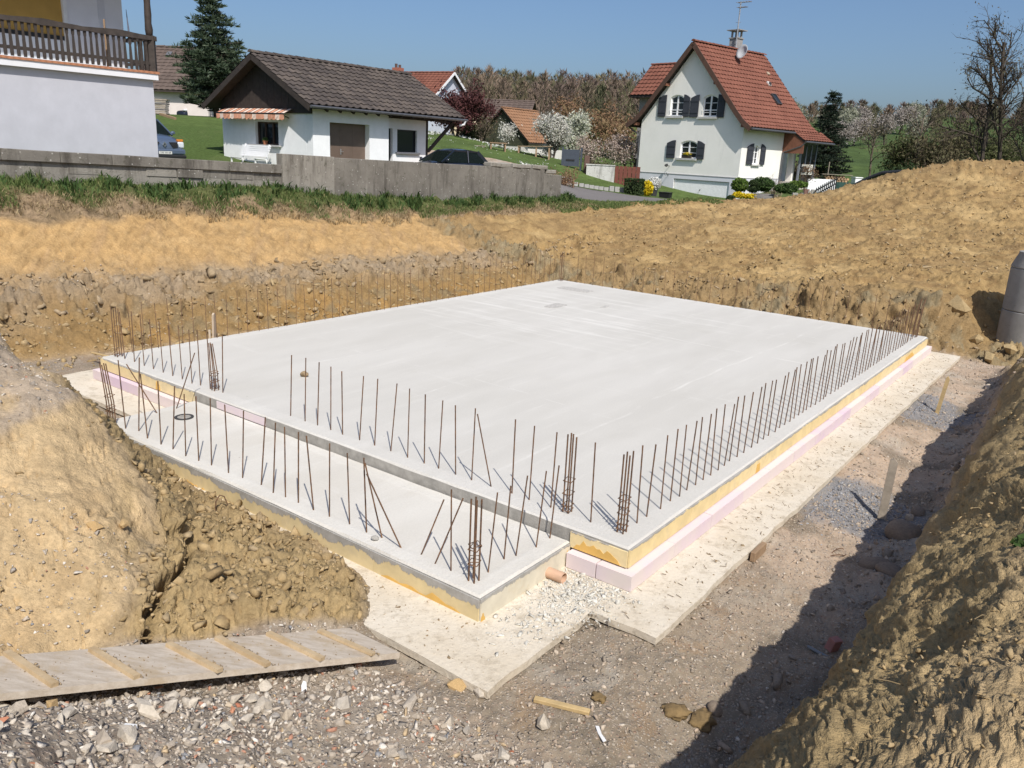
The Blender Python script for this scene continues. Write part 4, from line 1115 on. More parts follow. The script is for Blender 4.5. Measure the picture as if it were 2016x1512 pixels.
for k, s in enumerate((.22, .60, .98, 1.30, 1.78, 2.22, 2.58, 2.98)):
    m = MB(); a = A1 + dirL * s + nrm * .013 + cross * random.uniform(-.025, .02); b_ = a + cross * (Wd - .02 + random.uniform(-.03, .03)) + dirL * (.03 + random.uniform(-.02, .02))
    m.beam(a, b_, .045, .026 if k else .02, 0, nrm); m.build('tread_batten', M_BATTEN, wk)
    for i in range(60):
        f = random.random(); pz = a + (b_ - a) * f - dirL * (.03 + abs(random.gauss(0, .018))) - nrm * .006
        grit.append((pz, random.uniform(.004, .011) if random.random() < .9 else random.uniform(.012, .022)))
for i in range(160):
    pz = A1 + dirL * random.uniform(.05, 3.0) + cross * random.uniform(.04, Wd - .04) + nrm * .002
    grit.append((pz, random.uniform(.003, .009)))
GRIT_ON_PLANK = grit
# loose sticks, strips and scraps
def stick(name, label, cat, a, b, w, h, mat):
    m = MB(); a = Vector(a); b = Vector(b); c0 = (a + b) / 2; m.beam(a - c0, b - c0, w, h); o = m.build(name, mat); o.location = c0
    bv = o.modifiers.new('bevel', 'BEVEL'); bv.width = .003; bv.segments = 1
    return tag(o, label, cat)
stick('wooden_lath', 'loose yellowish wooden lath lying on the gravel in front of the footing', 'wooden lath', (.26, 4.87, -.40), (.64, 4.74, -.39), .045, .03, M_WOOD_Y)
# ================================================================== WALLS AND BUILDINGS
def weathered(name, lo, hi, streak, lichen=.25):
    t = NT(name)
    pos = t.n('ShaderNodeNewGeometry').outputs['Position']
    c = t.mix(t.ramp(t.noise(1.3, 6, .7, vec=pos), [(.35, 0), (.65, 1)]), lo, hi)
    v = t.noise(2.6, 6, .7, vec=pos, stretch=((1, 1, .16),))
    c = t.mix(t.ramp(v, [(.52, 0), (.68, .8)]), c, streak)
    v2 = t.noise(3.7, 5, .7, vec=pos, stretch=((1, 1, .10),))
    c = t.mix(t.ramp(v2, [(.60, 0), (.70, .45)]), c, (.36, .34, .30))
    c = t.mix(t.ramp(t.noise(11, 5, .75, vec=pos), [(.60, 0), (.66, lichen)]), c, (.42, .40, .33))
    c = t.mix(t.ramp(t.noise(5, 5, .8, vec=pos), [(.56, 0), (.66, .7)]), c, (.075, .072, .05))
    v3 = t.n('ShaderNodeTexVoronoi'); v3.inputs['Scale'].default_value = 7; t.l(pos, v3.inputs['Vector'])
    c = t.mix(t.ramp(v3.outputs['Distance'], [(.08, .8), (.14, 0)]), c, (.46, .45, .41))
    t.base(c); t.bump(t.noise(22, 5, .75, vec=pos), .7, .02)
    return t.set(.95, 0, .15)
M_OLDC = weathered('weathered_concrete', (.155, .142, .122), (.225, .208, .178), (.07, .062, .052))
M_OLDC2 = weathered('pale_weathered_concrete', (.24, .222, .19), (.30, .28, .24), (.10, .088, .072))
def top_l(u): return 2.86 - .033 * (u - 1.6)
def top_r(u): return 2.89 - .0207 * (u - 8.6)
WV = 15.86
wl = thing('garden_wall', 'low grey wall of weathered concrete blocks below the pale grey house', 'wall', (NX, NY, 0), SLAB_ROT)
def block(parent, name, u0, u1, v0, th, z0a, z0b, z1a, z1b, mat, bev=.012):
    m = MB()
    cu, cz = (u0 + u1) / 2, (z0a + z1b) / 2
    pts = [(u0 - cu, 0, z0a - cz), (u1 - cu, 0, z0b - cz), (u1 - cu, 0, z1b - cz), (u0 - cu, 0, z1a - cz)]
    m.prism(pts, (0, th, 0))
    o = m.build(name, mat, parent); o.location = (cu, v0, cz)
    bv = o.modifiers.new('bevel', 'BEVEL'); bv.width = bev; bv.segments = 1
    return o
rw = random.Random(5)
u = -4.0
while u < 8.55:
    u2 = min(u + rw.uniform(.95, 1.25), 8.57)
    if 8.57 - u2 < .4: u2 = 8.57
    block(wl, 'concrete_block', u + .004, u2 - .004, WV + rw.uniform(-.012, .012), .26, top_l(u) - .235, top_l(u2) - .235, top_l(u) + rw.uniform(-.004, .004), top_l(u2) + rw.uniform(-.004, .004), M_OLDC)
    u = u2
u = -4.3
k = 0
while u < 8.5:
    u2 = min(u + rw.uniform(.7, .95), 8.57)
    if 8.57 - u2 < .35: u2 = 8.57
    zz = .21
    d0 = .02 if u < 4.6 else 0
    if not (3.3 < u < 3.9 or .8 < u < 1.4):
        block(wl, 'concrete_block', u + .006, u2 - .006, WV + .02 + rw.uniform(0, .05) + (d0 * 2), .24, top_l(u) - .245 - zz - d0, top_l(u2) - .245 - zz - d0, top_l(u) - .243 - d0 * 1.3, top_l(u2) - .243 - d0 * 1.3, M_OLDC2 if u < 4.8 else M_OLDC, .018)
    u = u2
m = MB(); m.prism([(-4.3, WV + .07, 1.0), (8.57, WV + .07, 1.0), (8.57, WV + .07, top_l(8.57) - .20), (-4.3, WV + .07, top_l(-4.3) - .20)], (0, .16, 0)); m.build('wall_base', M_OLDC2, wl)
wr = thing('retaining_wall', 'long stained grey cast concrete wall below the white garden building', 'wall', (NX, NY, 0), SLAB_ROT)
cuts = [8.58, 10.4, 14.6, 18.9, 21.0]
for i in range(4):
    a, b = cuts[i], cuts[i + 1]
    block(wr, 'wall_panel', a + .003, b - .003, WV - .03 + .006 * (i % 2), .28, .9, .9, top_r(a) + (.0 if i else .03), top_r(b) + (.0 if i else .02), M_OLDC if i else M_OLDC2, .012)
block(wr, 'wall_panel', 21.0, 22.2, WV - .03, .30, .9, .9, top_r(21) - .16, top_r(22.2) - .20, M_OLDC, .02)
u = 17.6
for k in range(7):
    u2 = u + rw.uniform(.5, .75)
    m = MB(); m.box(-(u2 - u) / 2 + .01, (u2 - u) / 2 - .01, -.03, .34, 0, .15)
    o = m.build('coping_stone', M_OLDC2, wr); o.location = (u + .3, WV - .02 + rw.uniform(-.02, .02), top_r(u) - (.02 if u < 21 else .17)); o.rotation_euler = (rw.uniform(-.05, .05), rw.uniform(-.03, .06), rw.uniform(-.05, .05))
    bv = o.modifiers.new('bevel', 'BEVEL'); bv.width = .025; bv.segments = 1
    u = u2

# ---------------- shared finishes
M_RENDER = simple('white_render', (.86, .86, .86), .9, .05, 3, .25, 120)
M_RENDER_G = simple('grey_white_render', (.50, .50, .535), .9, .06, 2.5, .3, 90)
M_CREAM = None
t = NT('aged_cream_render')
pos = t.n('ShaderNodeNewGeometry').outputs['Position']
c = t.mix(t.ramp(t.noise(.9, 5, .6, vec=pos), [(.35, 0), (.65, 1)]), (.90, .875, .81), (.85, .83, .765))
c = t.mix(t.ramp(t.noise(1.5, 5, .7, vec=pos, stretch=((1, 1, .25),)), [(.58, 0), (.75, .55)]), c, (.70, .69, .64))
t.base(c); t.bump(t.noise(60, 4, .7, vec=pos), .3, .01)
M_CREAM = t.set(.9, 0, .2)
M_DKWOOD = simple('dark_stained_wood', (.045, .034, .028), .75, .3, 6, .4, 30)
M_RAIL = simple('brown_grey_rail_wood', (.050, .040, .034), .8, .35, 7, .4, 40)
M_BRICK = simple('orange_edge_brick', (.43, .19, .10), .8, .25, 9, .3, 60)
M_BLACK = simple('black_frame', (.02, .02, .022), .5, .2, 10)
M_WHITE = simple('white_paint', (.87, .87, .87), .5, .03, 6)
def glass_mat(name, c=(.02, .025, .028), rough=.08):
    if name in MATS: return MATS[name]
    t = NT(name)
    t.base(c); t.bump(t.noise(1.2, 2, .5), .06, .05)
    MATS[name] = t.set(rough, 0, .6)
    return MATS[name]
M_GLASS = glass_mat('window_glass')
def roof_tile_mat(name, a, b, c_, lichen, per='isl'):
    t = NT(name)
    pos = t.n('ShaderNodeNewGeometry').outputs['Position']
    r = t.n('ShaderNodeObjectInfo').outputs['Random'] if per == 'obj' else t.noise(3.3, 3, .8, vec=pos)
    cc = t.ramp(r, [(.25, a), (.5, b), (.75, c_)])
    cc = t.mix(t.ramp(t.noise(.7, 5, .65, vec=pos), [(.35, 0), (.7, .6)]), cc, (a[0] * .7, a[1] * .7, a[2] * .7))
    cc = t.mix(t.ramp(t.noise(6, 5, .75, vec=pos), [(.60, 0), (.70, .5)]), cc, lichen)
    t.base(cc); t.bump(t.noise(30, 4, .7, vec=pos), .3, .01)
    return t.set(.85, 0, .2)
M_TILE_G = roof_tile_mat('grey_brown_tiles', (.072, .060, .054), (.095, .078, .068), (.12, .098, .083), (.20, .18, .12), 'obj')
M_TILE_GJ = roof_tile_mat('brown_tiles', (.105, .078, .065), (.13, .098, .082), (.155, .115, .095), (.2, .17, .13))
M_TILE_R = roof_tile_mat('red_clay_tiles', (.170, .066, .046), (.215, .086, .058), (.255, .108, .073), (.20, .145, .105))
M_TILE_O = roof_tile_mat('old_orange_tiles', (.24, .13, .072), (.31, .165, .09), (.225, .14, .09), (.19, .165, .09))

def tile_sheet(top_line, courses, tw, wave=.035, lift=.035, thick=.02):
    """wavy overlapping tile courses. top_line(s, y): point s (0 ridge .. 1 eave), y along the ridge"""
    mb = MB()
    prof, y0, y1 = top_line
    L = [0.0]
    for i in range(len(prof) - 1): L.append(L[-1] + math.dist(prof[i], prof[i + 1]))
    tot = L[-1]
    def at(d):
        d = max(0, min(tot, d))
        for i in range(len(prof) - 1):
            if d <= L[i + 1] + 1e-9:
                f = (d - L[i]) / (L[i + 1] - L[i]); a, b = prof[i], prof[i + 1]
                n = (-(b[1] - a[1]), (b[0] - a[0])); q = math.hypot(*n); n = (n[0] / q, n[1] / q)
                if n[1] < 0: n = (-n[0], -n[1])
                return (a[0] + (b[0] - a[0]) * f, a[1] + (b[1] - a[1]) * f), n
    ny = max(1, round((y1 - y0) / tw))
    sub = 4
    for k in range(courses):
        d0, d1 = tot * k / courses - .03, tot * (k + 1) / courses + .02
        (p0, n0), (p1, n1) = at(d0), at(d1)
        up, lo = [], []
        jit = random.uniform(-.3, .3) * tw * .1
        for j in range(ny * sub + 1):
            f = (j % sub) / sub
            w = wave * (0.5 - 0.5 * math.cos(2 * PI * f)) + (wave * .5 if j % sub == 1 else 0)
            y = y0 + (y1 - y0) * j / (ny * sub)
            up.append((p0[0] + n0[0] * (w * .8), y, p0[1] + n0[1] * (w * .8)))
            lo.append((p1[0] + n1[0] * (w + lift), y + jit, p1[1] + n1[1] * (w + lift)))
        b = len(mb.v); n = len(up)
        mb.v += up + lo + [(q[0] - n1[0] * thick * 1.6, q[1], q[2] - n1[1] * thick * 1.6) for q in lo]
        for j in range(n - 1):
            mb.f.append((b + j, b + j + 1, b + n + j + 1, b + n + j)); mb.m.append(0)
            mb.f.append((b + n + j, b + n + j + 1, b + 2 * n + j + 1, b + 2 * n + j)); mb.m.append(0)
    return mb
def roof_board(prof, y0, y1, th=.10):
    mb = MB()
    pts = [(p[0], y0, p[1] - .02) for p in prof] + [(p[0], y0, p[1] - .02 - th) for p in reversed(prof)]
    mb.prism(pts, (0, y1 - y0, 0))
    return mb
def ridge_caps(parent, x, z, y0, y1, mat, n, r=.13, name='ridge_tile'):
    me = None
    for k in range(n):
        y = y0 + (y1 - y0) * k / n
        if me is None:
            m = MB(); L = (y1 - y0) / n
            pts = []
            for j in range(7):
                a = PI * j / 6
                pts.append((r * math.cos(a), 0, r * .8 * math.sin(a) - .03))
            pts2 = [(p[0] * .86, L * 1.06, p[2] * .86 - .01) for p in pts]
            b = len(m.v); m.v += pts + pts2
            for j in range(6): m.f.append((b + j, b + j + 1, b + 8 + j, b + 7 + j)); m.m.append(0)
            m.f.append(tuple(range(b + 6, b - 1, -1))); m.m.append(0)
            o = m.build(name, mat, parent); me = o.data
        else: o = link_mesh(name, me, parent)
        o.location = (x, y, z + random.uniform(-.006, .006))

def window_part(parent, x0, x1, z0, z1, y, axis='y', frame=M_WHITE, glass=M_GLASS, fw=.05, bars=(1, 0), depth=.05, arch=0.0, name='window'):
    """window set into an opening: pane with frame and glazing bars; axis says which local axis the wall faces"""
    def P(a, b, c): return (a, c, b) if axis == 'y' else (c, a, b)
    sgn = 1 if axis == 'y' else -1
    pane = MB()
    n = 8
    top = [(x0 + (x1 - x0) * i / n, z1 - arch + arch * (1 - ((i / n - .5) * 2) ** 2)) for i in range(n + 1)] if arch else [(x0, z1), (x1, z1)]
    out = [(x0, z0)] + top + [(x1, z0)]
    pane.prism([P(a, b, y + sgn * (depth + .012)) for a, b in out], P(0, 0, sgn * .01))
    w = pane.build('pane', glass, None)
    fr = MB()
    cx, cz = (x0 + x1) / 2, (z0 + z1) / 2
    ins = []
    for a, b in out:
        ins.append((a + (fw if a < cx - 1e-6 else -fw if a > cx + 1e-6 else 0), b + (fw if b < z0 + 1e-6 else -fw)))
    for i in range(len(out)):
        j = (i + 1) % len(out)
        fr.prism([P(*out[i], y + sgn * (depth - .04)), P(*out[j], y + sgn * (depth - .04)), P(*ins[j], y + sgn * (depth - .04)), P(*ins[i], y + sgn * (depth - .04))], P(0, 0, sgn * .06))
    for k in range(1, bars[0] + 1):
        xx = x0 + (x1 - x0) * k / (bars[0] + 1)
        q = [(xx - fw * .7, z0 + .01), (xx + fw * .7, z0 + .01), (xx + fw * .7, z1 - .01), (xx - fw * .7, z1 - .01)]
        fr.prism([P(a, b, y + sgn * (depth - .045)) for a, b in q], P(0, 0, sgn * .05))
    for k in range(1, bars[1] + 1):
        zz = z0 + (z1 - arch * .5 - z0) * k / (bars[1] + 1)
        q = [(x0 + .02, zz - .014), (x1 - .02, zz - .014), (x1 - .02, zz + .014), (x0 + .02, zz + .014)]
        fr.prism([P(a, b, y + sgn * (depth - .035)) for a, b in q], P(0, 0, sgn * .04))
    f = fr.build(name, frame, parent)
    w.parent = f
    return f
def arch_cut(mb, x0, x1, z0, z1, y0, y1, arch=0.0, axis='y'):
    n = 8
    top = [(x0 + (x1 - x0) * i / n, z1 - arch + arch * (1 - ((i / n - .5) * 2) ** 2)) for i in range(n + 1)] if arch else [(x0, z1), (x1, z1)]
    out = [(x0, z0)] + top + [(x1, z0)]
    if axis == 'y': mb.prism([(a, y0, b) for a, b in out], (0, y1 - y0, 0))
    else: mb.prism([(y0, a, b) for a, b in out], (y1 - y0, 0, 0))
RZ36 = math.radians(-36.6)

# ---------------- pale grey house with timber balcony (left edge of the picture)
lh = thing('balcony_house', 'pale grey house with dark timber balcony rail and orange brick edge', 'house', (-9.596, 22.0, 2.2), RZ36)
m = MB(); m.box(-7, 0, -12, .04, -.6, 2.40); m.build('wall', M_RENDER_G, lh)
m = MB(); m.box(-7.0, .13, -12, .12, 2.402, 2.545); m.build('balcony_slab', simple('white_slab_edge', (.74, .74, .75), .8, .04, 4), lh)
bm_ = None
for k in range(34):
    y = .15 - k * .1385
    if bm_ is None:
        m = MB(); m.box(-.11, .155, -.134, 0, 2.547, 2.602); o = m.build('edge_brick', M_BRICK, lh); bm_ = o.data; o.location = (0, y, 0)
    else: o = link_mesh('edge_brick', bm_, lh); o.location = (0, y, random.uniform(-.002, .002))
for k in range(8):
    o = link_mesh('edge_brick', bm_, lh); o.location = (-.14 * k - .3, .012, .001); o.rotation_euler = (0, 0, PI / 2); o.location = (-.02 - .1385 * k, 0.0, .002)
# upper storey set back
m = MB(); m.box(-6.9, -1.2, -1.42, .02, 2.546, 5.3); m.build('upper_wall', simple('upper_white_render', (.62, .63, .65), .9, .05, 3), lh)
m = MB(); m.box(-6.9, -1.16, -1.50, -1.40, 2.547, 5.3); m.build('wall_corner_strip', simple('pale_trim', (.66, .67, .66), .8, .05, 4), lh)
m = MB(); m.box(-6.9, -1.24, -12, -1.42, 3.30, 5.3); m.build('ochre_panel', simple('ochre_render', (.40, .245, .06), .9, .1, 3), lh)
m = MB(); m.box(-6.9, -1.215, -12, -1.42, 3.20, 3.298); m.build('dark_band', M_BLACK, lh)
m = MB(); m.box(-6.9, -1.225, -12, -1.42, 2.546, 3.198); m.build('lower_panel', simple('pale_lower_panel', (.63, .66, .69), .8, .04, 4), lh)
m = MB(); m.box(-1.22, -1.19, -.62, -.44, 2.56, 5.3); m.build('downpipe_strip', simple('grey_strip', (.52, .53, .56), .7, .05, 4), lh)
m = MB(); m.box(-7.4, .55, -12, .75, 5.3, 5.45); m.build('roof', M_TILE_GJ, lh)
# railing
def balus(h0, h1):
    m = MB()
    prof = [(0, .030), (.10, .036), (.35, .034), (.62, .026), (.80, .020), (.86, .030), (.93, .034), (1.0, .034)]
    L = []
    for f, w in prof:
        z = h0 + (h1 - h0) * f
        L.append([(-.014, -w, z), (.014, -w, z), (.014, w, z), (-.014, w, z)])
    b = len(m.v)
    for r in L: m.v += r
    for i in range(len(L) - 1):
        for j in range(4):
            m.f.append((b + i * 4 + j, b + i * 4 + (j + 1) % 4, b + i * 4 + 4 + (j + 1) % 4, b + i * 4 + 4 + j)); m.m.append(0)
    m.f.append((b + 3, b + 2, b + 1, b)); m.f.append((b + len(L) * 4 - 4, b + len(L) * 4 - 3, b + len(L) * 4 - 2, b + len(L) * 4 - 1)); m.m += [0, 0]
    return m
o = balus(2.62, 3.36).build('baluster', M_RAIL, lh); o.location = (.07, -.12, 0); bme = o.data
for k in range(1, 34):
    o = link_mesh('baluster', bme, lh); o.location = (.07 + random.uniform(-.004, .004), -.12 - k * .138, 0)
for k in range(5):
    o = link_mesh('baluster', bme, lh); o.location = (-.18 - k * .14, .06, 0); o.rotation_euler = (0, 0, PI / 2)
def wavy_rail(parent, a, b, w, h, mat, seed, name):
    r = random.Random(seed); n = 40; m = MB(); a = Vector(a); b = Vector(b); d = (b - a); nrm = Vector((-d.y, d.x, 0)).normalized()
    rows = []
    for i in range(n + 1):
        p = a + d * (i / n); t_ = h * (1 + .22 * math.sin(i * .55 + seed) * r.uniform(.3, 1)); bt_ = h * .1 * r.uniform(-1, 1)
        rows.append([p - nrm * w / 2 + Vector((0, 0, bt_)), p + nrm * w / 2 + Vector((0, 0, bt_)), p + nrm * w * .45 + Vector((0, 0, t_)), p - nrm * w * .45 + Vector((0, 0, t_))])
    bb = len(m.v)
    for q in rows: m.v += [tuple(x) for x in q]
    for i in range(n):
        for j in range(4): m.f.append((bb + i * 4 + j, bb + i * 4 + (j + 1) % 4, bb + i * 4 + 4 + (j + 1) % 4, bb + i * 4 + 4 + j)); m.m.append(0)
    m.f.append((bb + 3, bb + 2, bb + 1, bb)); m.f.append(tuple(bb + n * 4 + j for j in range(4))); m.m += [0, 0]
    return m.build(name, mat, parent)
wavy_rail(lh, (.07, -6, 3.345), (.07, .16, 3.345), .09, .12, M_RAIL, 2, 'handrail')
wavy_rail(lh, (-.02, .06, 3.345), (-1.2, .06, 3.345), .08, .1, M_RAIL, 3, 'handrail')
m = MB(); m.beam((.045, -6, 2.80), (.045, .1, 2.80), .03, .075); m.build('lower_rail', M_RAIL, lh)
m = MB(); m.beam((-.1, .045, 2.80), (-1.2, .045, 2.80), .03, .075); m.build('lower_rail', M_RAIL, lh)
m = MB(); m.tube([(.03, .06, 2.60), (.03, .06, 3.46)], .105, 4); m.build('rail_post', M_RAIL, lh)
m = MB(); m.tube([(.02, .02, 3.4), (.02, .02, 3.6), (.02, .01, 3.75), (.02, .02, 3.95), (.02, .02, 4.2), (.02, .02, 4.5), (.02, .02, 5.3)], [.075, .095, .08, .085, .075, .085, .08], 12); m.build('roof_post', M_DKWOOD, lh, smooth=True)
m = MB(); m.beam((.0, -.06, 3.42), (-.02, .12, 3.62), .03, .04); m.build('brace', M_RAIL, lh)
# folded parasol and a rod on the balcony
q = Matrix.Translation((-9.596, 22, 2.2)) @ Matrix.Rotation(RZ36, 4, 'Z')
def in_lh(p): return q @ Vector(p)
m = MB(); m.tube([(0, 0, 0), (0, 0, .62), (0, 0, .66), (0, 0, .80), (-.03, 0, 1.45)], [.02, .02, .045, .03, .006], 8); o = m.build('folded_parasol', simple('blue_grey_cloth', (.12, .13, .17), .8, .2, 10)); o.location = in_lh((-.45, -.25, 2.60)); tag(o, 'thin folded parasol rising above the balcony rail beside the corner post', 'parasol')
m = MB(); m.tube([(0, 0, 0), (0, 0, 1.10)], .022, 8); o = m.build('wooden_pole', M_WOOD_B); o.location = in_lh((-.3, -.95, 2.62)); tag(o, 'short brown pole leaning behind the balcony railing', 'pole')

# ---------------- white garden building with grey tiled roof
gb = thing('garden_building', 'white rendered garden building with grey brown tiled roof and dark gable', 'building', (-8.2207, 33.0, 2.1), RZ36)
WB = 5.95; RX = -2.97; RZt = 4.43; EZ = 2.50; EX = .55
m = MB()
m.box(-WB, -.42, 0, 6.85, -.8, 2.30)
m2 = MB(); m2.box(-.418, 0, .003, 4.09, -.8, 2.42)
o = m.build('wall', M_RENDER, gb)
cut = MB(); cut.box(-3.66, -2.14, -.2, .22, .95, 1.85); cut.box(-.6, -.2, 5.02, 6.28, .88, 1.84); cut.box(-.75, -.2, 4.35, 4.75, -.9, 1.86)
carve(o, cut)
o = m2.build('wall', M_RENDER, gb)
cut = MB(); cut.box(-.30, .3, .85, 2.98, -.9, 1.93); carve(o, cut)
m = MB(); m.box(-WB - .012, -3.0, -.012, 0, -.8, .18); m.build('plinth', simple('grey_plinth', (.42, .43, .45), .9, .08, 4), gb)
# timber gable of upright boards
gme = []
for k in range(26):
    x = -WB + .03 + k * (WB - .06) / 26
    xm = x + .11
    zt = RZt - .14 - abs(xm - RX) * (RZt - EZ) / (EX - RX)
    if zt < 2.36: continue
    m = MB(); m.box(x, x + .222, -.03 - .006 * (k % 2), .0, 2.302, zt); m.build('gable_board', M_DKWOOD, gb)
m = MB(); m.box(-WB - .02, .0, -.07, -.001, 2.2, 2.36); m.build('tie_beam', M_DKWOOD, gb)
# roof structure
profR = [(RX, RZt - .03), (EX, EZ - .03)]; profL = [(RX, RZt - .03), (2 * RX - EX, EZ - .03)]
for pr_ in (profR, profL): roof_board(pr_, -.55, 8.35, .09).build('roof_deck', M_DKWOOD, gb)
m = MB()
for pr_ in (profR, profL):
    m.beam((pr_[0][0], -.57, pr_[0][1] - .10), (pr_[1][0], -.57, pr_[1][1] - .10), .04, .22)
m.build('verge_board', M_DKWOOD, gb)
for k in range(12):
    y = .35 + k * .68
    m = MB(); m.beam((RX + 2.6, y, EZ + .30), (EX - .06, y, EZ - .16), .09, .13); m.build('rafter_tail', M_DKWOOD, gb)
m = MB(); m.box(-.43, -.0, 0.05, 8.3, 2.424, 2.55) if False else m.box(-.25, -.06, 4.10, 8.3, 2.28, 2.45); m.build('eaves_beam', M_DKWOOD, gb)
# pantiles on the visible slope, one by one
NCX, NCY = 26, 11
slope_l = math.hypot(EX - RX, RZt - EZ); sa = math.atan2(RZt - EZ, EX - RX)
tw = (8.42 + .62) / NCX; tl = slope_l / NCY
m = MB()
prof = [(-.5, .0), (-.36, .030), (-.2, .040), (-.04, .028), (.1, .004), (.3, .0), (.5, .012)]
rows = []
for f, zz in ((-.06, -.004), (1.04, .036)):
    rows.append([(f * tl, p[0] * tw * 1.02, p[1] * 1.25 + zz) for p in prof])
rows.append([(p[0] + .001, p[1], p[2] - .022) for p in rows[1]])
b = len(m.v); n = len(prof)
for r in rows: m.v += r
for i in range(2):
    for j in range(n - 1): m.f.append((b + i * n + j, b + (i + 1) * n + j, b + (i + 1) * n + j + 1, b + i * n + j + 1)); m.m.append(0)
o = m.build('roof_tile', M_TILE_G, gb, auto=40); tme = o.data; first = o
for i in range(NCX):
    for j in range(NCY):
        if first is not None: o = first; first = None
        else: o = link_mesh('roof_tile', tme, gb)
        d = tl * j
        o.location = (RX + math.cos(sa) * d + random.uniform(-.006, .006), -.60 + tw * (i + .5) + random.uniform(-.006, .006), RZt - math.sin(sa) * d + .005)
        o.rotation_euler = (random.uniform(-.012, .012), sa + random.uniform(-.012, .012), random.uniform(-.014, .014))
tile_sheet(([(RX, RZt), (2 * RX - EX, EZ)], -.6, 8.42), 11, .35).build('back_roof_tiles', M_TILE_GJ, gb)
ridge_caps(gb, RX, RZt + .05, -.62, 8.42, M_TILE_G, 24, .14)
m = MB(); m.tube([(EX + .10, -.6, EZ - .06), (EX + .10, 8.5, EZ - .09)], .055, 8); m.build('gutter', simple('zinc', (.16, .16, .165), .45, .2, 6, metal=.6), gb)
m = MB(); m.tube([(EX + .10, 8.35, EZ - .12), (EX + .06, 8.3, EZ - .28), (EX - .08, 8.15, EZ - .33)], .05, 8); m.build('gutter_outlet', simple('white_plastic', (.7, .72, .72), .4, .05, 6), gb)
m = MB(); m.box(-.56, -.42, 6.86, 7.0, -.5, 2.35); m.build('corner_post', M_DKWOOD, gb)
m = MB(); m.beam((-.42, 7.0, .95), (.05, 8.15, 2.28), .13, .13); m.build('roof_brace', M_DKWOOD, gb)
# openings
f = window_part(gb, -3.66, -2.14, .95, 1.85, 0, 'y', simple('brown_window_frame', (.055, .032, .022), .6, .2, 8), bars=(2, 0), depth=.17, fw=.06)
m = MB(); m.box(-4.02, -1.95, -.13, .16, .885, .948); m.build('window_sill', simple('grey_sill', (.45, .44, .42), .8, .08, 6), gb)
f = window_part(gb, 5.02, 6.28, .88, 1.84, -.42, 'x', M_BLACK, bars=(0, 0), depth=.14, fw=.05)
m = MB(); m.box(-.42, -.32, 4.92, 6.40, .80, .876); m.build('window_sill', simple('dark_sill', (.16, .16, .17), .8, .1, 6), gb)
m = MB(); m.box(-.62, -.57, 4.35, 4.75, -.7, 1.86); m.build('side_door', M_BLACK, gb)
M_DOOR = simple('brown_metal_door', (.15, .105, .08), .55, .08, 3)
dr = [(.86, 1.56), (1.565, 2.265), (2.27, 2.97)]
for k, (a, b) in enumerate(dr):
    m = MB(); m.box(-.30, -.26, a, b, -.6, 1.925); dl = m.build('door_leaf', M_DOOR, gb)
    if k == 1:
        m = MB(); m.box(-.258, -.245, 1.60, 1.65, .70, .92); m.tube([(-.245, 1.62, .82), (-.20, 1.62, .82), (-.20, 1.72, .82)], .01, 6); m.build('handle', simple('steel_handle', (.55, .55, .55), .3, .1, 8, metal=.8), dl)
# window box plants on the sill
fp = thing('flower_pot', 'terracotta pot with green plant on the white building window sill', 'flower pot', (gb.matrix_basis if False else Matrix.Translation((-8.2207, 33, 2.1)) @ Matrix.Rotation(RZ36, 4, 'Z')) @ Vector((-3.0, -.02, .948)), RZ36)
m = MB(); m.lathe([(.0, 0), (.07, 0), (.10, .13), (.11, .13), (.11, .16), (.085, .16), (.08, .10), (0, .10)], 14); m.build('pot', simple('terracotta', (.36, .14, .07), .8, .1, 8), fp)
def leaf_ball(name, c, rad, n, size, mat, parent, seed=0, flat=1.0, elong=1.6):
    r = np.random.default_rng(seed)
    d = r.normal(size=(n, 3)); d /= np.linalg.norm(d, axis=1)[:, None]
    rr = np.array(rad) * (r.uniform(.35, 1.0, size=(n, 1)) ** .45) 
    ce = np.array(c) + d * rr
    return leaf_quads(name, ce, size, mat, parent, r, elong)
def leaf_quads(name, ce, size, mat, parent, r, elong=1.6, up=None):
    n = len(ce)
    a = r.normal(size=(n, 3)); a /= np.linalg.norm(a, axis=1)[:, None]
    if up is not None: a = a * (1 - up) + np.array([0, 0, 1.0]) * up; a /= np.linalg.norm(a, axis=1)[:, None]
    b = np.cross(a, r.normal(size=(n, 3))); b /= np.linalg.norm(b, axis=1)[:, None]
    s = size * r.uniform(.6, 1.3, size=(n, 1))
    a = a * s * elong; b = b * s
    V = np.stack([ce - a, ce + b * .6, ce + a, ce - b * .6], 1).reshape(-1, 3)
    F = np.arange(n * 4).reshape(n, 4)
    return np_mesh(name, V, F, mat, parent)
M_LEAF_G = island('garden_leaf', [(0, (.03, .06, .015)), (.5, (.055, .10, .025)), (1, (.09, .14, .04))], trans=.25)
leaf_ball('plant', (0, 0, .2), (.15, .12, .1), 140, .03, M_LEAF_G, fp, 4)
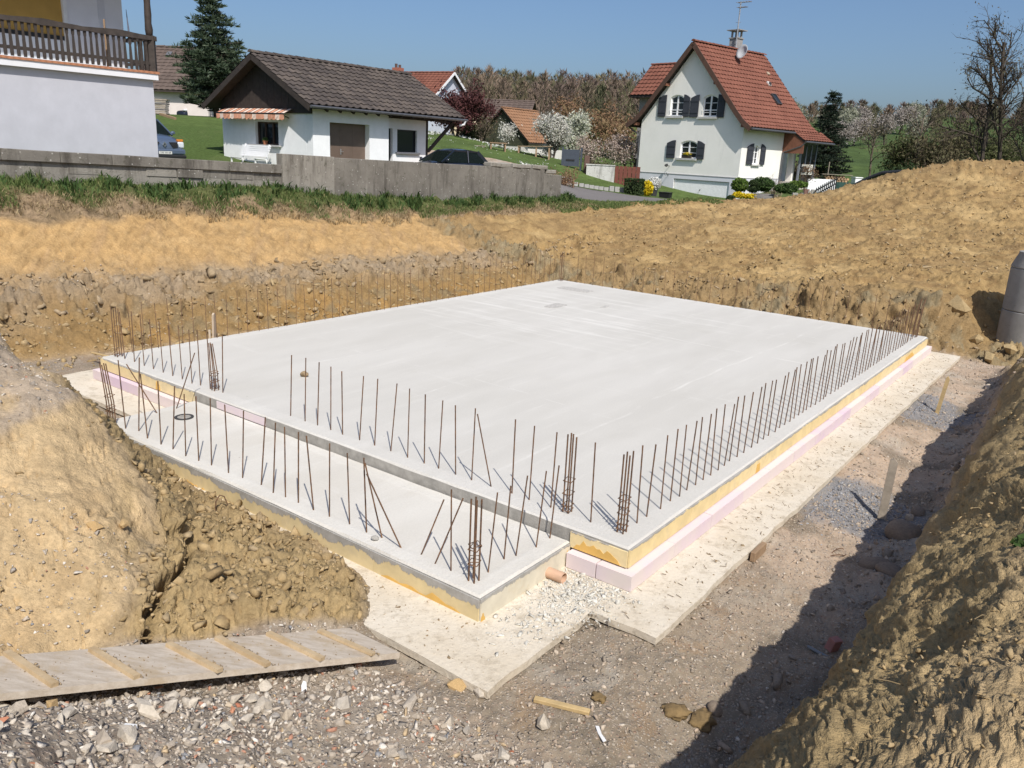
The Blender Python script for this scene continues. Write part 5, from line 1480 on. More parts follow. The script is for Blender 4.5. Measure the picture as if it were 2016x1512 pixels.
# striped awning
aw = thing('awning', 'half folded orange and white striped awning over the garden building window', 'awning', Matrix.Translation((-8.2207, 33, 2.1)) @ Matrix.Rotation(RZ36, 4, 'Z') @ Vector((-5.6, -.08, 2.36)), RZ36)
M_STR = [simple('awning_orange', (.62, .30, .19), .9, .12, 8), simple('awning_cream', (.74, .58, .48), .9, .08, 8)]
NA = 18; wa = 4.5 / NA
for k in range(NA):
    m = MB(); m.prism([(k * wa, 0, 0), ((k + 1) * wa - .004, 0, 0), ((k + 1) * wa - .02, -.42, -.20), (k * wa - .012, -.42, -.20)], (0, .0, -.012)); m.build('awning_strip', M_STR[k % 2], aw)
    m = MB(); x0 = k * wa - .012; x1 = x0 + wa - .006
    pts = [(x0, -.425, -.22), (x1, -.425, -.22)] + [(x1 - (x1 - x0) * i / 6, -.425 - .02 * math.sin(i * 1.7 + k), -.40 - .05 * math.sin(PI * i / 6)) for i in range(7)]
    m.prism(pts, (0, -.006, 0)); m.build('valance_flap', M_STR[(k + (k // 3)) % 2], aw)
m = MB(); m.tube([(-.05, -.42, -.205), (4.5, -.42, -.205)], .028, 8)
for k in range(0, NA + 1, 1): m.beam((k * wa, .0, .006), (k * wa - .012, -.42, -.194), .02, .012)
m.build('awning_bar', M_BLACK, aw)
for x in (.25, 4.2):
    m = MB(); m.beam((x, .05, -.35), (x, -.4, -.21), .03, .03); m.build('awning_arm', M_BLACK, aw)
# bench of white slats
bn = thing('slatted_bench', 'white slatted bench under the garden building window', 'bench', Matrix.Translation((-8.2207, 33, 2.1)) @ Matrix.Rotation(RZ36, 4, 'Z') @ Vector((-3.15, -.75, 0)), RZ36)
for k in range(6):
    m = MB(); m.box(-.95, .95, -.30 + k * .085, -.235 + k * .085, .40 - k * .006, .425 - k * .006); m.build('slat', M_WHITE, bn)
for k in range(6):
    y = .24 + k * .035; z = .48 + k * .075
    m = MB(); m.box(-.93, .93, y, y + .022, z, z + .058); m.build('slat', M_WHITE, bn)
for x in (-.8, .8):
    m = MB(); m.beam((x, -.26, 0), (x, -.24, .40), .05, .05); m.beam((x, .2, 0), (x, .46, .95), .05, .05); m.beam((x, -.28, .38), (x, .24, .36), .05, .05); m.build('leg', M_WHITE, bn)

# ---------------- generic farmhouse for the hamlet behind
def house(name, label, loc, az, W, L, eave, ridge, wall, tiles, courses=12, tw=.45, over=.35, goff=.3, gable=None, verge=None, cap=True):
    h = thing(name, label, 'house', loc, math.radians(-az))
    m = MB()
    m.prism([(-W / 2, 0, -.8), (W / 2, 0, -.8), (W / 2, 0, eave), (0, 0, ridge - .12), (-W / 2, 0, eave)], (0, L, 0)); o = m.build('wall', wall, h)
    k = (ridge - eave) / (W / 2)
    for s in (1, -1):
        pr_ = [(0, ridge), (s * (W / 2 + over), eave - k * over)]
        roof_board(pr_, -goff, L + goff, .10).build('roof_deck', M_DKWOOD, h)
        r = tile_sheet((pr_, -goff - .03, L + goff + .03), courses, tw).build('roof', tiles, h)
        if verge:
            m = MB(); m.beam((0, -goff - .05, ridge - .06), (s * (W / 2 + over), -goff - .05, eave - k * over - .06), .03, .2); m.build('verge_board', verge, h)
    if cap: ridge_caps(h, 0, ridge + .03, -goff, L + goff, tiles, max(4, int(L / .5)), .14)
    if gable:
        m = MB(); m.prism([(-W / 2 - .0, -.03, eave), (W / 2, -.03, eave), (0, -.03, ridge - .15)], (0, .028, 0)); m.build('gable_cladding', gable, h)
    return h
# brown roofed house behind the pine
bh = house('brown_roof_house', 'pinkish white house with brown tiled roof behind the pine tree', (-20.6, 59.5, 4.5), -84, 6.4, 4.6, 1.95, 4.55, simple('pinkish_render', (.72, .64, .60), .9, .06, 2), M_TILE_GJ, 13, .4, .5, .5)
f = window_part(bh, 3.35, 4.1, .85, 1.55, -3.2, 'x', M_WHITE, bars=(1, 0), depth=-.04, fw=.06)
m = MB(); m.box(-3.33, -3.2, 3.2, 4.25, .74, .83); m.build('window_sill', M_WHITE, bh)
def on_slope(parent, y, d, w, l, mat, name, W, eave, ridge, side=-1, lift=.06, th=.07):
    k = math.atan2(ridge - eave, W / 2)
    m = MB(); m.box(0, l, -w / 2, w / 2, 0, th)
    o = m.build(name, mat, parent)
    if side > 0: o.location = (math.cos(k) * d, y, ridge - math.sin(k) * d + lift); o.rotation_euler = (0, k, 0)
    else: o.location = (-math.cos(k) * d, y, ridge - math.sin(k) * d + lift); o.rotation_euler = (0, k, PI) if False else (0, -k + PI, 0); o.rotation_euler = (0, PI - k, 0)
    return o
sk = on_slope(bh, 4.3, 2.55, .55, .8, simple('greenish_rooflight', (.10, .20, .17), .25, .1, 6), 'roof_window', 6.4, 1.95, 4.55, -1, .07)
sk = on_slope(bh, 3.8, .8, .35, .4, simple('grey_vent', (.12, .12, .13), .6, .1, 6), 'roof_vent', 6.4, 1.95, 4.55, -1, .16)
# red roofed house
rh = house('red_roof_house', 'far house with red tiled roof and white verge boards behind the garden building', (-6.6, 75.5, 4.8), -62, 6.0, 7.0, 2.6, 4.75, simple('blue_white_render', (.55, .58, .65), .9, .08, 3), M_TILE_R, 11, .4, .4, .35, None, M_WHITE)
ch = MB(); ch.box(-.35, .35, 5.3, 6.1, 3.9, 5.15); c_ = ch.build('chimney', simple('red_brick_chimney', (.33, .12, .08), .85, .15, 6), rh)
m = MB(); m.lathe([(.12, 5.15), (.13, 5.4), (.10, 5.4), (.10, 5.15)], 10, (0, 5.5, 0)); m.lathe([(.12, 5.15), (.13, 5.5), (.10, 5.5), (.10, 5.15)], 10, (0, 5.9, 0)); m.build('chimney_pot', simple('dark_clay_pot', (.10, .06, .05), .8, .1, 8), c_)
# barns
b1 = house('grey_barn', 'long barn with grey brown roof and orange gable tip below the wooded hill', (.6, 80.5, 3.1), -80, 9.0, 9.5, 1.9, 4.65, simple('barn_white', (.62, .60, .56), .9, .1, 2), M_TILE_GJ, 14, .5, .5, .3, simple('orange_gable_boards', (.42, .20, .07), .85, .15, 5))
M_IVY = simple('ivy_dark_wood', (.045, .048, .028), .95, .4, 3, .8, 10)
b2 = house('ivy_barn', 'small barn with ivy dark gable and old orange tiled roof', (-1.75, 71.5, 2.9), 34, 5.2, 4.8, 1.35, 3.75, simple('barn_base_white', (.66, .63, .58), .9, .08, 2), M_TILE_O, 11, .4, .35, .3, M_IVY)
m = MB(); m.box(-2.62, 2.62, -.04, -.002, .75, 1.36); m.build('dark_boarding', M_IVY, b2)
m = MB(); m.box(1.0, 1.4, -.05, -.02, .25, .55); m.build('small_opening', M_BLACK, b2)
m = MB(); m.box(0, 3.2, -.15, .15, -.6, 1.0); o = m.build('garden_wall', simple('white_garden_wall', (.66, .64, .60), .9, .06, 2)); o.location = (.4, 69, 2.45); o.rotation_euler = (0, 0, -.15); tag(o, 'low white garden wall behind the wooden carport', 'wall')
m = MB(); m.box(-1.0, 1.0, -.8, .8, -.5, 1.1); m.prism([(-1.2, -.95, 1.1), (1.2, -.95, 1.1), (1.2, 0, 1.75), (-1.2, 0, 1.75)], (0, .05, .05)); m.prism([(-1.2, .95, 1.1), (1.2, .95, 1.1), (1.2, 0, 1.75), (-1.2, 0, 1.75)], (0, -.05, .05))
o = m.build('cream_shed', simple('cream_shed_wall', (.55, .46, .31), .9, .08, 2)); o.location = (-5.0, 70, 4.05); tag(o, 'small cream shed half hidden behind the dark red tree', 'shed')
# carport, bird house, garden table
cpt = thing('wooden_carport', 'open wooden shelter with flat plank roof below the blossom trees', 'shelter', (.8, 56, 2.55), -.05)
M_CPW = simple('carport_wood', (.27, .20, .125), .85, .25, 4)
for i in range(7):
    m = MB(); m.box(-1.15 + i * .33, -.84 + i * .33, -.8, .8, .98 + .012 * i, 1.03 + .012 * i); m.build('roof_plank', M_CPW, cpt)
for x, y in ((-1.05, -.7), (0.1, -.7), (.95, -.7), (-1.05, .7), (.95, .7)):
    m = MB(); m.box(x - .05, x + .05, y - .05, y + .05, -.5, .98); m.build('post', M_WOOD_B, cpt)
bd = thing('bird_house', 'little dark brown bird house under the wooden shelter', 'bird house', (1.0, 55.6, 2.6), .1)
m = MB(); m.box(-.22, .22, -.2, .2, -.2, .32); m.build('box', simple('dark_red_brown', (.10, .045, .03), .8, .2, 6), bd)
m = MB(); m.prism([(-.33, -.26, .28), (0, -.26, .56), (0, -.26, .60), (-.37, -.26, .29)], (0, .52, 0)); m.prism([(.33, -.26, .28), (0, -.26, .56), (0, -.26, .60), (.37, -.26, .29)], (0, .52, 0)); m.build('roof', M_DKWOOD, bd)
tb = thing('garden_table', 'small dark wooden table and bench on the flowery lawn', 'garden table', (-1.6, 53, h1(-1.6, 53)), .15)
m = MB(); m.box(-.55, .55, -.35, .35, .52, .57); m.build('tabletop', M_WOOD_B, tb)
for x in (-.45, .45):
    m = MB(); m.box(x - .04, x + .04, -.3, .3, 0, .52); m.build('leg', M_WOOD_B, tb)
m = MB(); m.box(-1.5, -.75, -.18, .18, .30, .34); m.box(-1.4, -1.33, -.15, .15, 0, .3); m.box(-.92, -.85, -.15, .15, 0, .3); m.build('bench', M_WOOD_G, tb)
# stack of boards and a wire fence at the top of the lawn
st = thing('board_stack', 'stack of grey weathered boards at the top of the lawn by the balcony house', 'board stack', (-19.75, 46, 4.2), .1)
for k in range(9):
    m = MB(); x = random.uniform(-.06, .06); m.box(-.55 + x, .45 + x, -.3, .3, k * .1, k * .1 + .07); m.build('board', M_WOOD_G if k % 3 else simple('dark_board', (.12, .11, .10), .8, .2, 5), st)
stick('fallen_beam', 'reddish fallen beam lying on the slope below the board stack', 'beam', (-19.5, 45.5, h1(-19.5, 45.5) + .06), (-18.3, 44.5, h1(-18.3, 44.5) + .05), .12, .12, M_WOOD_B)
wf = thing('wire_fence', 'thin metal wire fence beside the pine tree', 'fence', (-19.4, 52.5, 4.25), -.1)
for k in range(4):
    m = MB(); m.tube([(k * .78, 0, -.3), (k * .78, 0, 1.35)], .022, 6); m.build('post', simple('galvanised', (.32, .33, .34), .5, .1, 6, metal=.4), wf)
for z in (.28, .9):
    m = MB(); m.tube([(0, 0, z + .02), (2.9, 0, z - .03)], .012, 5); m.build('wire', MATS['galvanised'], wf)
# ---------------- white gabled house with red roof
WHO = Vector((13.397, 52.0, .7)); WHA = math.radians(-47.6)
whm = Matrix.Translation(WHO) @ Matrix.Rotation(WHA, 4, 'Z')
wh = thing('white_gable_house', 'tall white gabled house with red tiled roof and dark shutters', 'house', WHO, WHA)
AX, AZ = -4.1, 9.62
m = MB(); m.prism([(-8.05, 0, -1.0), (0, 0, -1.0), (0, 0, 4.72), (AX, 0, 9.38), (-8.05, 0, 4.92)], (0, 4.7, 0))
o = m.build('wall', M_CREAM, wh)
cut = MB()
arch_cut(cut, -5.75, -4.72, 5.2, 6.52, -.3, .20, .16)
arch_cut(cut, -3.19, -2.1, 5.17, 6.49, -.3, .20, .16)
arch_cut(cut, -4.61, -3.32, 2.6, 3.70, -.3, .20, .16)
arch_cut(cut, 1.3, 2.0, 2.42, 3.55, -.22, .3, .12, 'x')
carve(o, cut)
m = MB(); m.prism([(-7.9, 4.705, -1.0), (-1.3, 4.705, -1.0), (-1.3, 4.705, 6.1), (AX, 4.705, 9.3), (-7.9, 4.705, 5.0)], (0, 3.0, 0)); m.build('wall', M_CREAM, wh)
m = MB(); m.box(-8.09, .035, -.035, 4.72, -1.0, 1.53); o = m.build('plinth', simple('lavender_white_plinth', (.68, .68, .72), .9, .05, 2.5), wh)
cut = MB(); cut.box(-4.88, -.56, -.3, .22, -1.2, 1.27); carve(o, cut)
cut = MB(); cut.box(-4.88, -.56, -.3, .22, -1.2, 1.27); carve([c for c in wh.children if c.name.startswith('wall')][0], cut)
m = MB(); m.box(-8.11, .05, -.055, 4.74, 1.532, 1.575); m.build('plinth_band', simple('grey_band', (.33, .33, .34), .8, .1, 4), wh)
# garage door: ribbed up and over panel
gd = MB(); gd.box(-4.86, -.58, .06, .09, -.9, 1.25)
o = gd.build('garage_door', M_WHITE, wh)
m = MB()
for k in range(43): x = -4.83 + k * .0995; m.box(x, x + .07, .048, .06, -.85, 1.2)
m.build('ribs', M_WHITE, o)
m = MB(); m.tube([(-2.75, .05, .68), (-2.75, .0, .68), (-2.80, .0, .60)], .022, 6); m.build('handle', M_DARKMETAL, o)
m = MB(); m.box(-4.90, -.54, .0, .02, 1.255, 1.30); m.build('lintel_line', M_DARKMETAL, wh)
# windows
M_SHUT = simple('anthracite_shutter', (.045, .048, .058), .7, .12, 5)
def shutter(parent, x0, x1, z0, z1, axis, inner, y=0.0):
    def P(a, b, c): return (a, c, b) if axis == 'y' else (c, a, b)
    s = -1 if axis == 'y' else 1
    n = 6; dz = .20; top = []
    for i in range(n + 1):
        f = i / n; k = f if inner > 0 else 1 - f
        top.append((x0 + (x1 - x0) * f, z1 - dz * (1 - math.sin(k * PI / 2))))
    m = MB(); m.prism([P(a, b, s * .05) for a, b in [(x0, z0)] + top + [(x1, z0)]], P(0, 0, s * .04))
    o = m.build('shutter', M_SHUT, parent)
    m = MB()
    for zz in (z0 + .25, z1 - .42): m.prism([P(a, b, s * .091) for a, b in ((x0 + .03, zz), (x1 - .03, zz), (x1 - .03, zz + .08), (x0 + .03, zz + .08))], P(0, 0, s * .02))
    m.build('ledge', M_SHUT, o)
    return o
for (a, b, z0, z1, l0, l1, r0, r1) in ((-5.75, -4.72, 5.2, 6.52, -6.70, -6.05, -4.66, -4.17), (-3.19, -2.1, 5.17, 6.49, -4.10, -3.46, -2.03, -1.52), (-4.61, -3.32, 2.6, 3.70, -5.68, -4.98, -3.25, -2.68)):
    window_part(wh, a, b, z0, z1, 0, 'y', M_WHITE, bars=(1, 2), depth=.13, fw=.07, arch=.16)
    shutter(wh, l0, l1, z0 - .05, z1 + .0, 'y', 1); shutter(wh, r0, r1, z0 - .05, z1 + .0, 'y', -1)
    m = MB(); m.box(a - .25, b + .12, -.14, .10, z0 - .13, z0 - .005); m.build('window_sill', simple('stone_sill', (.50, .49, .46), .8, .08, 5), wh)
window_part(wh, 1.3, 2.0, 2.42, 3.55, 0, 'x', M_WHITE, bars=(1, 2), depth=.14, fw=.06, arch=.12)
shutter(wh, .60, 1.22, 2.40, 3.66, 'x', 1); shutter(wh, 2.12, 2.62, 2.40, 3.66, 'x', -1)
m = MB(); m.box(-.1, .12, 1.2, 2.1, 2.32, 2.415); m.build('window_sill', MATS['stone_sill'], wh)
# safety rails in front of the upper windows
m = MB()
for a, b in ((-5.75, -4.72), (-3.19, -2.1)):
    for z in (5.42, 5.55): m.beam((a, -.03, z), (b, -.03, z), .02, .025)
m.build('safety_rail', M_WHITE, wh)
fb = thing('flower_box', 'flower box with yellow flowers on the lower window sill of the white house', 'flower box', whm @ Vector((-3.95, -.06, 2.6)), WHA)
m = MB(); m.box(-.42, .30, -.07, .08, 0, .16); m.build('box', M_DKWOOD, fb)
M_YFLOW = island('yellow_flower', [(0, (.62, .42, .02)), (.6, (.72, .55, .03)), (1, (.55, .40, .05))], trans=.2)
leaf_ball('flowers', (-.05, 0, .26), (.36, .10, .10), 130, .035, M_YFLOW, fb, 8, 1, 1)
leaf_ball('leaves', (-.05, 0, .19), (.38, .10, .08), 100, .04, M_LEAF_G, fb, 9)
for z, tilt in ((2.02, -.05), (1.42, -.08)):
    o = MB(); o.lathe([(0, 0), (.07, 0), (.13, .10), (.12, .12), (0, .12)], 14) if z > 1.7 else o.tube([(0, 0, 0), (0, 0, .16), (.1, 0, .18)], .045, 8)
    q = o.build('wall_lamp' if z > 1.7 else 'wall_spout', M_DARKMETAL if z > 1.7 else simple('zinc_spout', (.35, .36, .38), .5, .1, 6), wh); q.location = (-5.36, -.30, z)
    if z > 1.7: q.rotation_euler = (.6, 0, 0)
    m = MB(); m.tube([(-5.36, 0, z + .02), (-5.36, -.28, z + .06)], .02, 6); m.build('bracket', M_DARKMETAL, wh)
# roof with kicked eaves
PRR = [(AX, AZ), (-.45, 5.55), (.1, 5.0), (.72, 4.56)]
PRL = [(AX, AZ), (-7.75, 5.55), (-8.3, 5.05), (-9.05, 4.66)]
for pr_, nm in ((PRR, 'roof'), (PRL, 'roof')):
    roof_board(pr_, -.40, 7.75, .16).build('roof_deck', M_DKWOOD, wh)
    tile_sheet((pr_, -.46, 7.8), 19, .34, .04, .045).build(nm, M_TILE_R, wh)
ext = [(.60, 4.62), (1.05, 4.30), (1.55, 4.0)]
roof_board(ext, 4.7, 8.3, .14).build('porch_roof_deck', M_DKWOOD, wh)
tile_sheet((ext, 4.65, 8.35), 4, .34, .04, .045).build('porch_roof', M_TILE_R, wh)
ext2 = [(AX, AZ), (-.45, 5.55), (.1, 5.0), (.72, 4.56)]
ridge_caps(wh, AX, AZ + .06, -.46, 7.8, M_TILE_R, 20, .15)
M_VERGE_B = simple('brown_verge_board', (.10, .055, .038), .7, .2, 5)
for pr_ in (PRR, PRL):
    m = MB()
    for i in range(len(pr_) - 1):
        m.beam((pr_[i][0], -.44, pr_[i][1] - .13), (pr_[i + 1][0], -.44, pr_[i + 1][1] - .13), .05, .30)
    m.build('verge_board', M_VERGE_B, wh)
    m = MB()
    s = 1 if pr_ is PRR else -1
    for f in (.52,):
        x = AX + (pr_[1][0] - AX) * f; z = AZ + (pr_[1][1] - AZ) * f
        m.beam((x, -.42, z - .36), (x, .0, z - .36), .16, .18)
    m.beam((pr_[2][0], -.40, pr_[2][1] - .36), (pr_[2][0], .0, pr_[2][1] - .36), .18, .18)
    m.build('purlin_end', simple('red_brown_wood', (.20, .085, .05), .8, .2, 5), wh)
m = MB(); m.tube([(.80, -.4, 4.48), (.80, 4.7, 4.45)], .06, 8); m.tube([(1.62, 4.7, 3.93), (1.62, 8.35, 3.9)], .06, 8); m.build('gutter', simple('zinc', (.16, .16, .165), .45, .2, 6, metal=.6), wh)
m = MB(); m.tube([(1.55, 4.75, 3.9), (1.3, 4.72, 3.65), (.12, 4.66, 3.25), (.08, 4.66, -.5)], .05, 8); m.build('downpipe', MATS['zinc'], wh)
m = MB(); m.tube([(-9.1, -.05, 4.5), (-8.75, -.02, 4.25), (-8.18, .03, 4.05), (-8.16, .05, -.6)], .055, 8); m.build('downpipe', MATS['zinc'], wh)
# porch on the right: timber gable, door, posts
M_RBW = MATS['red_brown_wood']
m = MB(); m.prism([(-.02, 4.72, 3.2), (1.45, 4.72, 3.2), (1.45, 4.72, 3.98), (.72, 4.72, 4.42), (-.02, 4.72, 4.6)], (0, .06, 0)); m.build('porch_gable', M_RBW, wh)
m = MB(); m.box(-1.29, -1.22, 5.0, 5.95, 1.4, 3.6); m.build('front_door', M_BLACK, wh)
m = MB(); m.box(-1.3, .8, 4.72, 8.0, -.8, 1.40); m.build('porch_floor', simple('pale_step', (.50, .45, .40), .9, .1, 3), wh)
m = MB(); m.box(-.25, .15, 5.95, 6.25, 1.41, 3.9); m.build('porch_pier', M_CREAM, wh)
f = MB(); f.box(.55, .62, 6.0, 8.0, 2.3, 3.85); f.build('porch_glazing', M_GLASS, wh)
m = MB()
for y in (6.0, 6.65, 7.3, 7.95): m.box(.53, .66, y - .04, y + .04, 1.4, 3.9)
m.box(.53, .66, 6.0, 8.0, 2.22, 2.30); m.box(.53, .66, 6.0, 8.0, 3.82, 3.9); m.build('porch_frame', simple('grey_blue_frame', (.22, .24, .27), .5, .1, 6), wh)
ac = MB(); ac.box(.75, 1.10, 6.1, 6.9, 1.9, 2.55); o = ac.build('air_conditioner', simple('cream_metal', (.72, .70, .62), .5, .05, 5), wh)
m = MB(); m.lathe([(.05, 0), (.22, 0), (.22, .02), (.05, .02)], 18); g_ = m.build('fan_grille', M_DARKMETAL, o); g_.location = (.92, 6.09, 2.22); g_.rotation_euler = (PI / 2, 0, 0)
m = MB(); m.box(.75, 1.1, 6.15, 6.2, 1.4, 1.9); m.box(.75, 1.1, 6.8, 6.85, 1.4, 1.9); m.build('bracket', M_DARKMETAL, o)
# cross wing on the left, roof over grey wall
m = MB(); m.box(-11.0, -7.9, 3.1, 6.2, -.8, 6.75); m.build('wing_wall', simple('grey_wing_wall', (.33, .31, .28), .9, .15, 3), wh)
for s in (-1, 1):
    pts = [(4.6, 9.0), (4.6 + s * 2.2, 6.75)]
    mb = tile_sheet((pts, -11.4, -5.6), 8, .36, .05, .05)
    mb.v = [(v[1], v[0], v[2]) for v in mb.v]
    mb.f = [tuple(reversed(f)) for f in mb.f]
    mb.build('wing_roof', M_TILE_R, wh)
    m = MB(); m.prism([(-11.35, pts[0][0], pts[0][1] - .03), (-11.35, pts[1][0], pts[1][1] - .03), (-11.35, pts[1][0], pts[1][1] - .15), (-11.35, pts[0][0], pts[0][1] - .15)], (5.7, 0, 0)); m.build('wing_roof_deck', M_DKWOOD, wh)
me = None
for k in range(13):
    m = MB(); pts = [(0, .14 * math.cos(PI * j / 6), .11 * math.sin(PI * j / 6)) for j in range(7)]
    b = len(m.v); m.v += pts + [(.42, p[1] * .85, p[2] * .85) for p in pts]
    for j in range(6): m.f.append((b + j, b + 7 + j, b + 8 + j, b + j + 1)); m.m.append(0)
    m.f.append(tuple(range(b, b + 7))); m.m.append(0)
    if me is None: o = m.build('ridge_tile', M_TILE_R, wh); me = o.data
    else: o = link_mesh('ridge_tile', me, wh)
    o.location = (-11.4 + k * .40, 4.6, 9.02)
m = MB(); m.box(-11.46, -11.40, 2.35, 6.85, 6.6, 6.78); m.build('wing_verge', M_VERGE_B, wh)
# things on the roof
c_ = MB(); c_.box(-4.75, -4.15, 4.35, 5.0, 9.2, 10.35); c_.box(-4.8, -4.1, 4.3, 5.05, 10.352, 10.42); cm = c_.build('chimney', simple('grey_chimney', (.30, .29, .28), .85, .15, 5), wh)
m = MB()
for x in (-4.65, -4.25):
    for y in (4.45, 4.9): m.box(x - .05, x + .05, y - .05, y + .05, 10.42, 10.85)
m.box(-4.95, -3.95, 4.2, 5.15, 10.85, 10.90); m.build('chimney_cap', MATS['grey_chimney'], cm)
an = MB(); an.tube([(-4.1, 4.2, 9.5), (-4.1, 4.2, 12.55)], .045, 6)
for z, l in ((12.5, .75), (12.2, .5)):
    an.tube([(-4.1 - l * .3, 4.2, z), (-4.1 + l, 4.2 + .1, z)], .03, 5)
    for k in range(6): x = -4.1 - l * .3 + l * 1.2 * k / 5; an.tube([(x, 4.0, z), (x, 4.4, z)], .016, 4)
for z in (10.4, 10.8, 11.3): an.tube([(-4.32, 4.2, z), (-3.9, 4.2, z)], .012, 4)
an.build('aerial', simple('grey_metal', (.38, .39, .41), .5, .15, 8, metal=.5), wh)
def on_right(f):
    x = AX + (PRR[1][0] - AX) * f; z = AZ + (PRR[1][1] - AZ) * f
    return x, z
rs_ang = math.atan2(AZ - PRR[1][1], PRR[1][0] - AX)
x, z = on_right(.20)
m = MB(); m.lathe([(.0, .14), (.18, .11), (.32, .04), (.42, -.05), (.42, -.07), (.30, .02), (.16, .09), (0, .12)], 22); dsh = m.build('satellite_dish', simple('pale_dish', (.40, .41, .42), .5, .08, 8), wh, smooth=True)
dsh.location = (x + .35, 3.4, z + .55); dsh.rotation_euler = Vector((.1, 1, -.35)).to_track_quat('Z', 'Y').to_euler(); dsh.scale = (1, 1.12, 1)
m = MB(); m.tube([(x, 3.55, z), (x + .1, 3.55, z + .3), (x + .33, 3.5, z + .45)], .03, 6); m.build('dish_arm', M_DARKMETAL, wh)
for f, y, l, w, mt, nm in ((.77, 5.25, .75, .42, M_GLASS, 'roof_window'), (.52, 5.6, .34, .28, simple('pale_vent', (.55, .53, .50), .6, .1, 6), 'roof_vent'), (.34, 6.4, .22, .3, simple('tan_vent', (.36, .28, .20), .7, .1, 6), 'roof_vent'), (.53, 5.58, .18, .12, M_DARKMETAL, 'vent_pipe')):
    x, z = on_right(f)
    m = MB(); m.box(-l / 2, l / 2, -w / 2, w / 2, -.05, .10 if nm != 'vent_pipe' else .2); o = m.build(nm, mt, wh); o.location = (x, y, z + .03); o.rotation_euler = (0, rs_ang, 0)
    if nm == 'roof_window':
        m = MB(); m.box(-l / 2 - .06, l / 2 + .06, -w / 2 - .06, -w / 2, -.05, .13); m.box(-l / 2 - .06, l / 2 + .06, w / 2, w / 2 + .06, -.05, .13); m.box(-l / 2 - .06, -l / 2, -w / 2, w / 2, -.05, .13); m.box(l / 2, l / 2 + .06, -w / 2, w / 2, -.05, .13)
        m.build('frame', M_DARKMETAL, o)

# ---------------- front of the white house
def at(x, y, dz=0.0): return Vector((x, y, h1(x, y) + dz))
def topiary(name, label, cat, loc, half, n, leaf, seed, mat, box=True, size=.05, core=(.02, .028, .012)):
    """clipped shrub: dark twig core and a skin of small leaves"""
    r = np.random.default_rng(seed)
    t_ = thing(name, label, cat, loc, random.uniform(-.4, .4) if not box else -.5)
    hx, hy, hzz = half
    m = MB(); m.blob((0, 0, hzz), 1, seed, 2, .12, (hx * .80, hy * .80, hzz * .88)); m.build('stems', simple('shrub_core', core, .95, .3, 6), t_)
    if box:
        u = r.uniform(-1, 1, size=(n, 3)); ax_ = r.integers(0, 3, n); sg = r.choice([-1, 1], n)
        u[np.arange(n), ax_] = sg * r.uniform(.86, 1.02, n)
        u = np.sign(u) * np.abs(u) ** .9
    else:
        u = r.normal(size=(n, 3)); u /= np.linalg.norm(u, axis=1)[:, None]; u *= r.uniform(.78, 1.06, size=(n, 1)) * (1 + .22 * np.array(fbm(u[:, 0] * 1.7 + seed, u[:, 1] * 1.7, u[:, 2] * 1.7, 3)))[:, None]
    ce = u * np.array([hx, hy, hzz]) + np.array([0, 0, hzz]); ce[:, 2] = np.maximum(ce[:, 2], .02)
    leaf_quads('leaves', ce, size, mat, t_, r, 1.5)
    return t_
M_HEDGE = island('dark_hedge_leaf', [(0, (.018, .035, .010)), (.5, (.035, .06, .018)), (1, (.06, .085, .028))], trans=.15)
M_YEL_L = island('yellow_blossom', [(0, (.55, .40, .01)), (.5, (.72, .56, .02)), (1, (.60, .50, .03))], trans=.2)
M_WHITE_L = island('white_blossom', [(0, (.60, .60, .56)), (.5, (.75, .75, .72)), (1, (.66, .64, .58))], trans=.2)
M_LIME_L = island('lime_leaf', [(0, (.07, .13, .02)), (.5, (.11, .18, .03)), (1, (.16, .22, .05))], trans=.25)
topiary('clipped_hedge', 'dark green box shaped clipped hedge left of the garage door', 'hedge', at(6.25, 46.3), (.45, .40, .42), 2600, 0, 1, M_HEDGE, True, .045)
topiary('yellow_shrub', 'bright yellow flowering shrub beside the clipped hedge', 'shrub', at(7.05, 46.8), (.34, .34, .42), 1500, 0, 2, M_YEL_L, False, .05)
wp = topiary('white_flower_bush', 'round white flowering bush in a pot behind the yellow shrub', 'shrub', at(7.75, 48.8, .35), (.36, .36, .36), 1200, 0, 3, M_WHITE_L, False, .05, (.10, .12, .06))
m = MB(); m.lathe([(.0, -.35), (.18, -.35), (.24, .05), (0, .05)], 14); m.build('pot', M_DARKMETAL, wp)
pl = thing('black_planter', 'empty black rectangular planter on the drive left of the garage door', 'planter', at(8.25, 47.6), -.7)
m = MB(); m.prism([(-.30, -.16, 0), (.30, -.16, 0), (.34, -.18, .30), (-.34, -.18, .30)], (0, .34, 0)); m.build('tub', M_BLACK, pl); m = MB(); m.box(-.36, .36, -.20, .18, .30, .335); m.build('rim', M_BLACK, pl)
# boundary: red boards, white wall, grey gate
rf = thing('red_board_fence', 'dark red fence of wide upright boards beside the white house', 'fence', at(5.8, 52.3), -.28)
for k in range(6):
    m = MB(); m.box(k * .265, k * .265 + .225, -.02, .02, -.2, 1.02 + .01 * (k % 3)); m.build('board', simple('dark_red_board', (.17, .055, .038), .75, .15, 5), rf)
m = MB(); m.box(0, 1.55, .021, .06, .2, .28); m.box(0, 1.55, .021, .06, .75, .83); m.build('fence_rail', MATS['dark_red_board'], rf)
m = MB(); m.box(-1.75, 0, -.12, .12, -.5, 1.02); m.box(-1.8, .02, -.16, .16, 1.021, 1.08); o = m.build('garden_wall', weathered('streaked_white_wall', (.52, .51, .47), (.60, .59, .56), (.24, .23, .21))); o.location = at(5.75, 52.2); o.rotation_euler = (0, 0, -.2); tag(o, 'streaked white garden wall left of the dark red boards', 'wall')
gt = thing('grey_gate', 'dark blue grey metal gate behind the reddish round shrub', 'gate', at(2.55, 53.5), -.1)
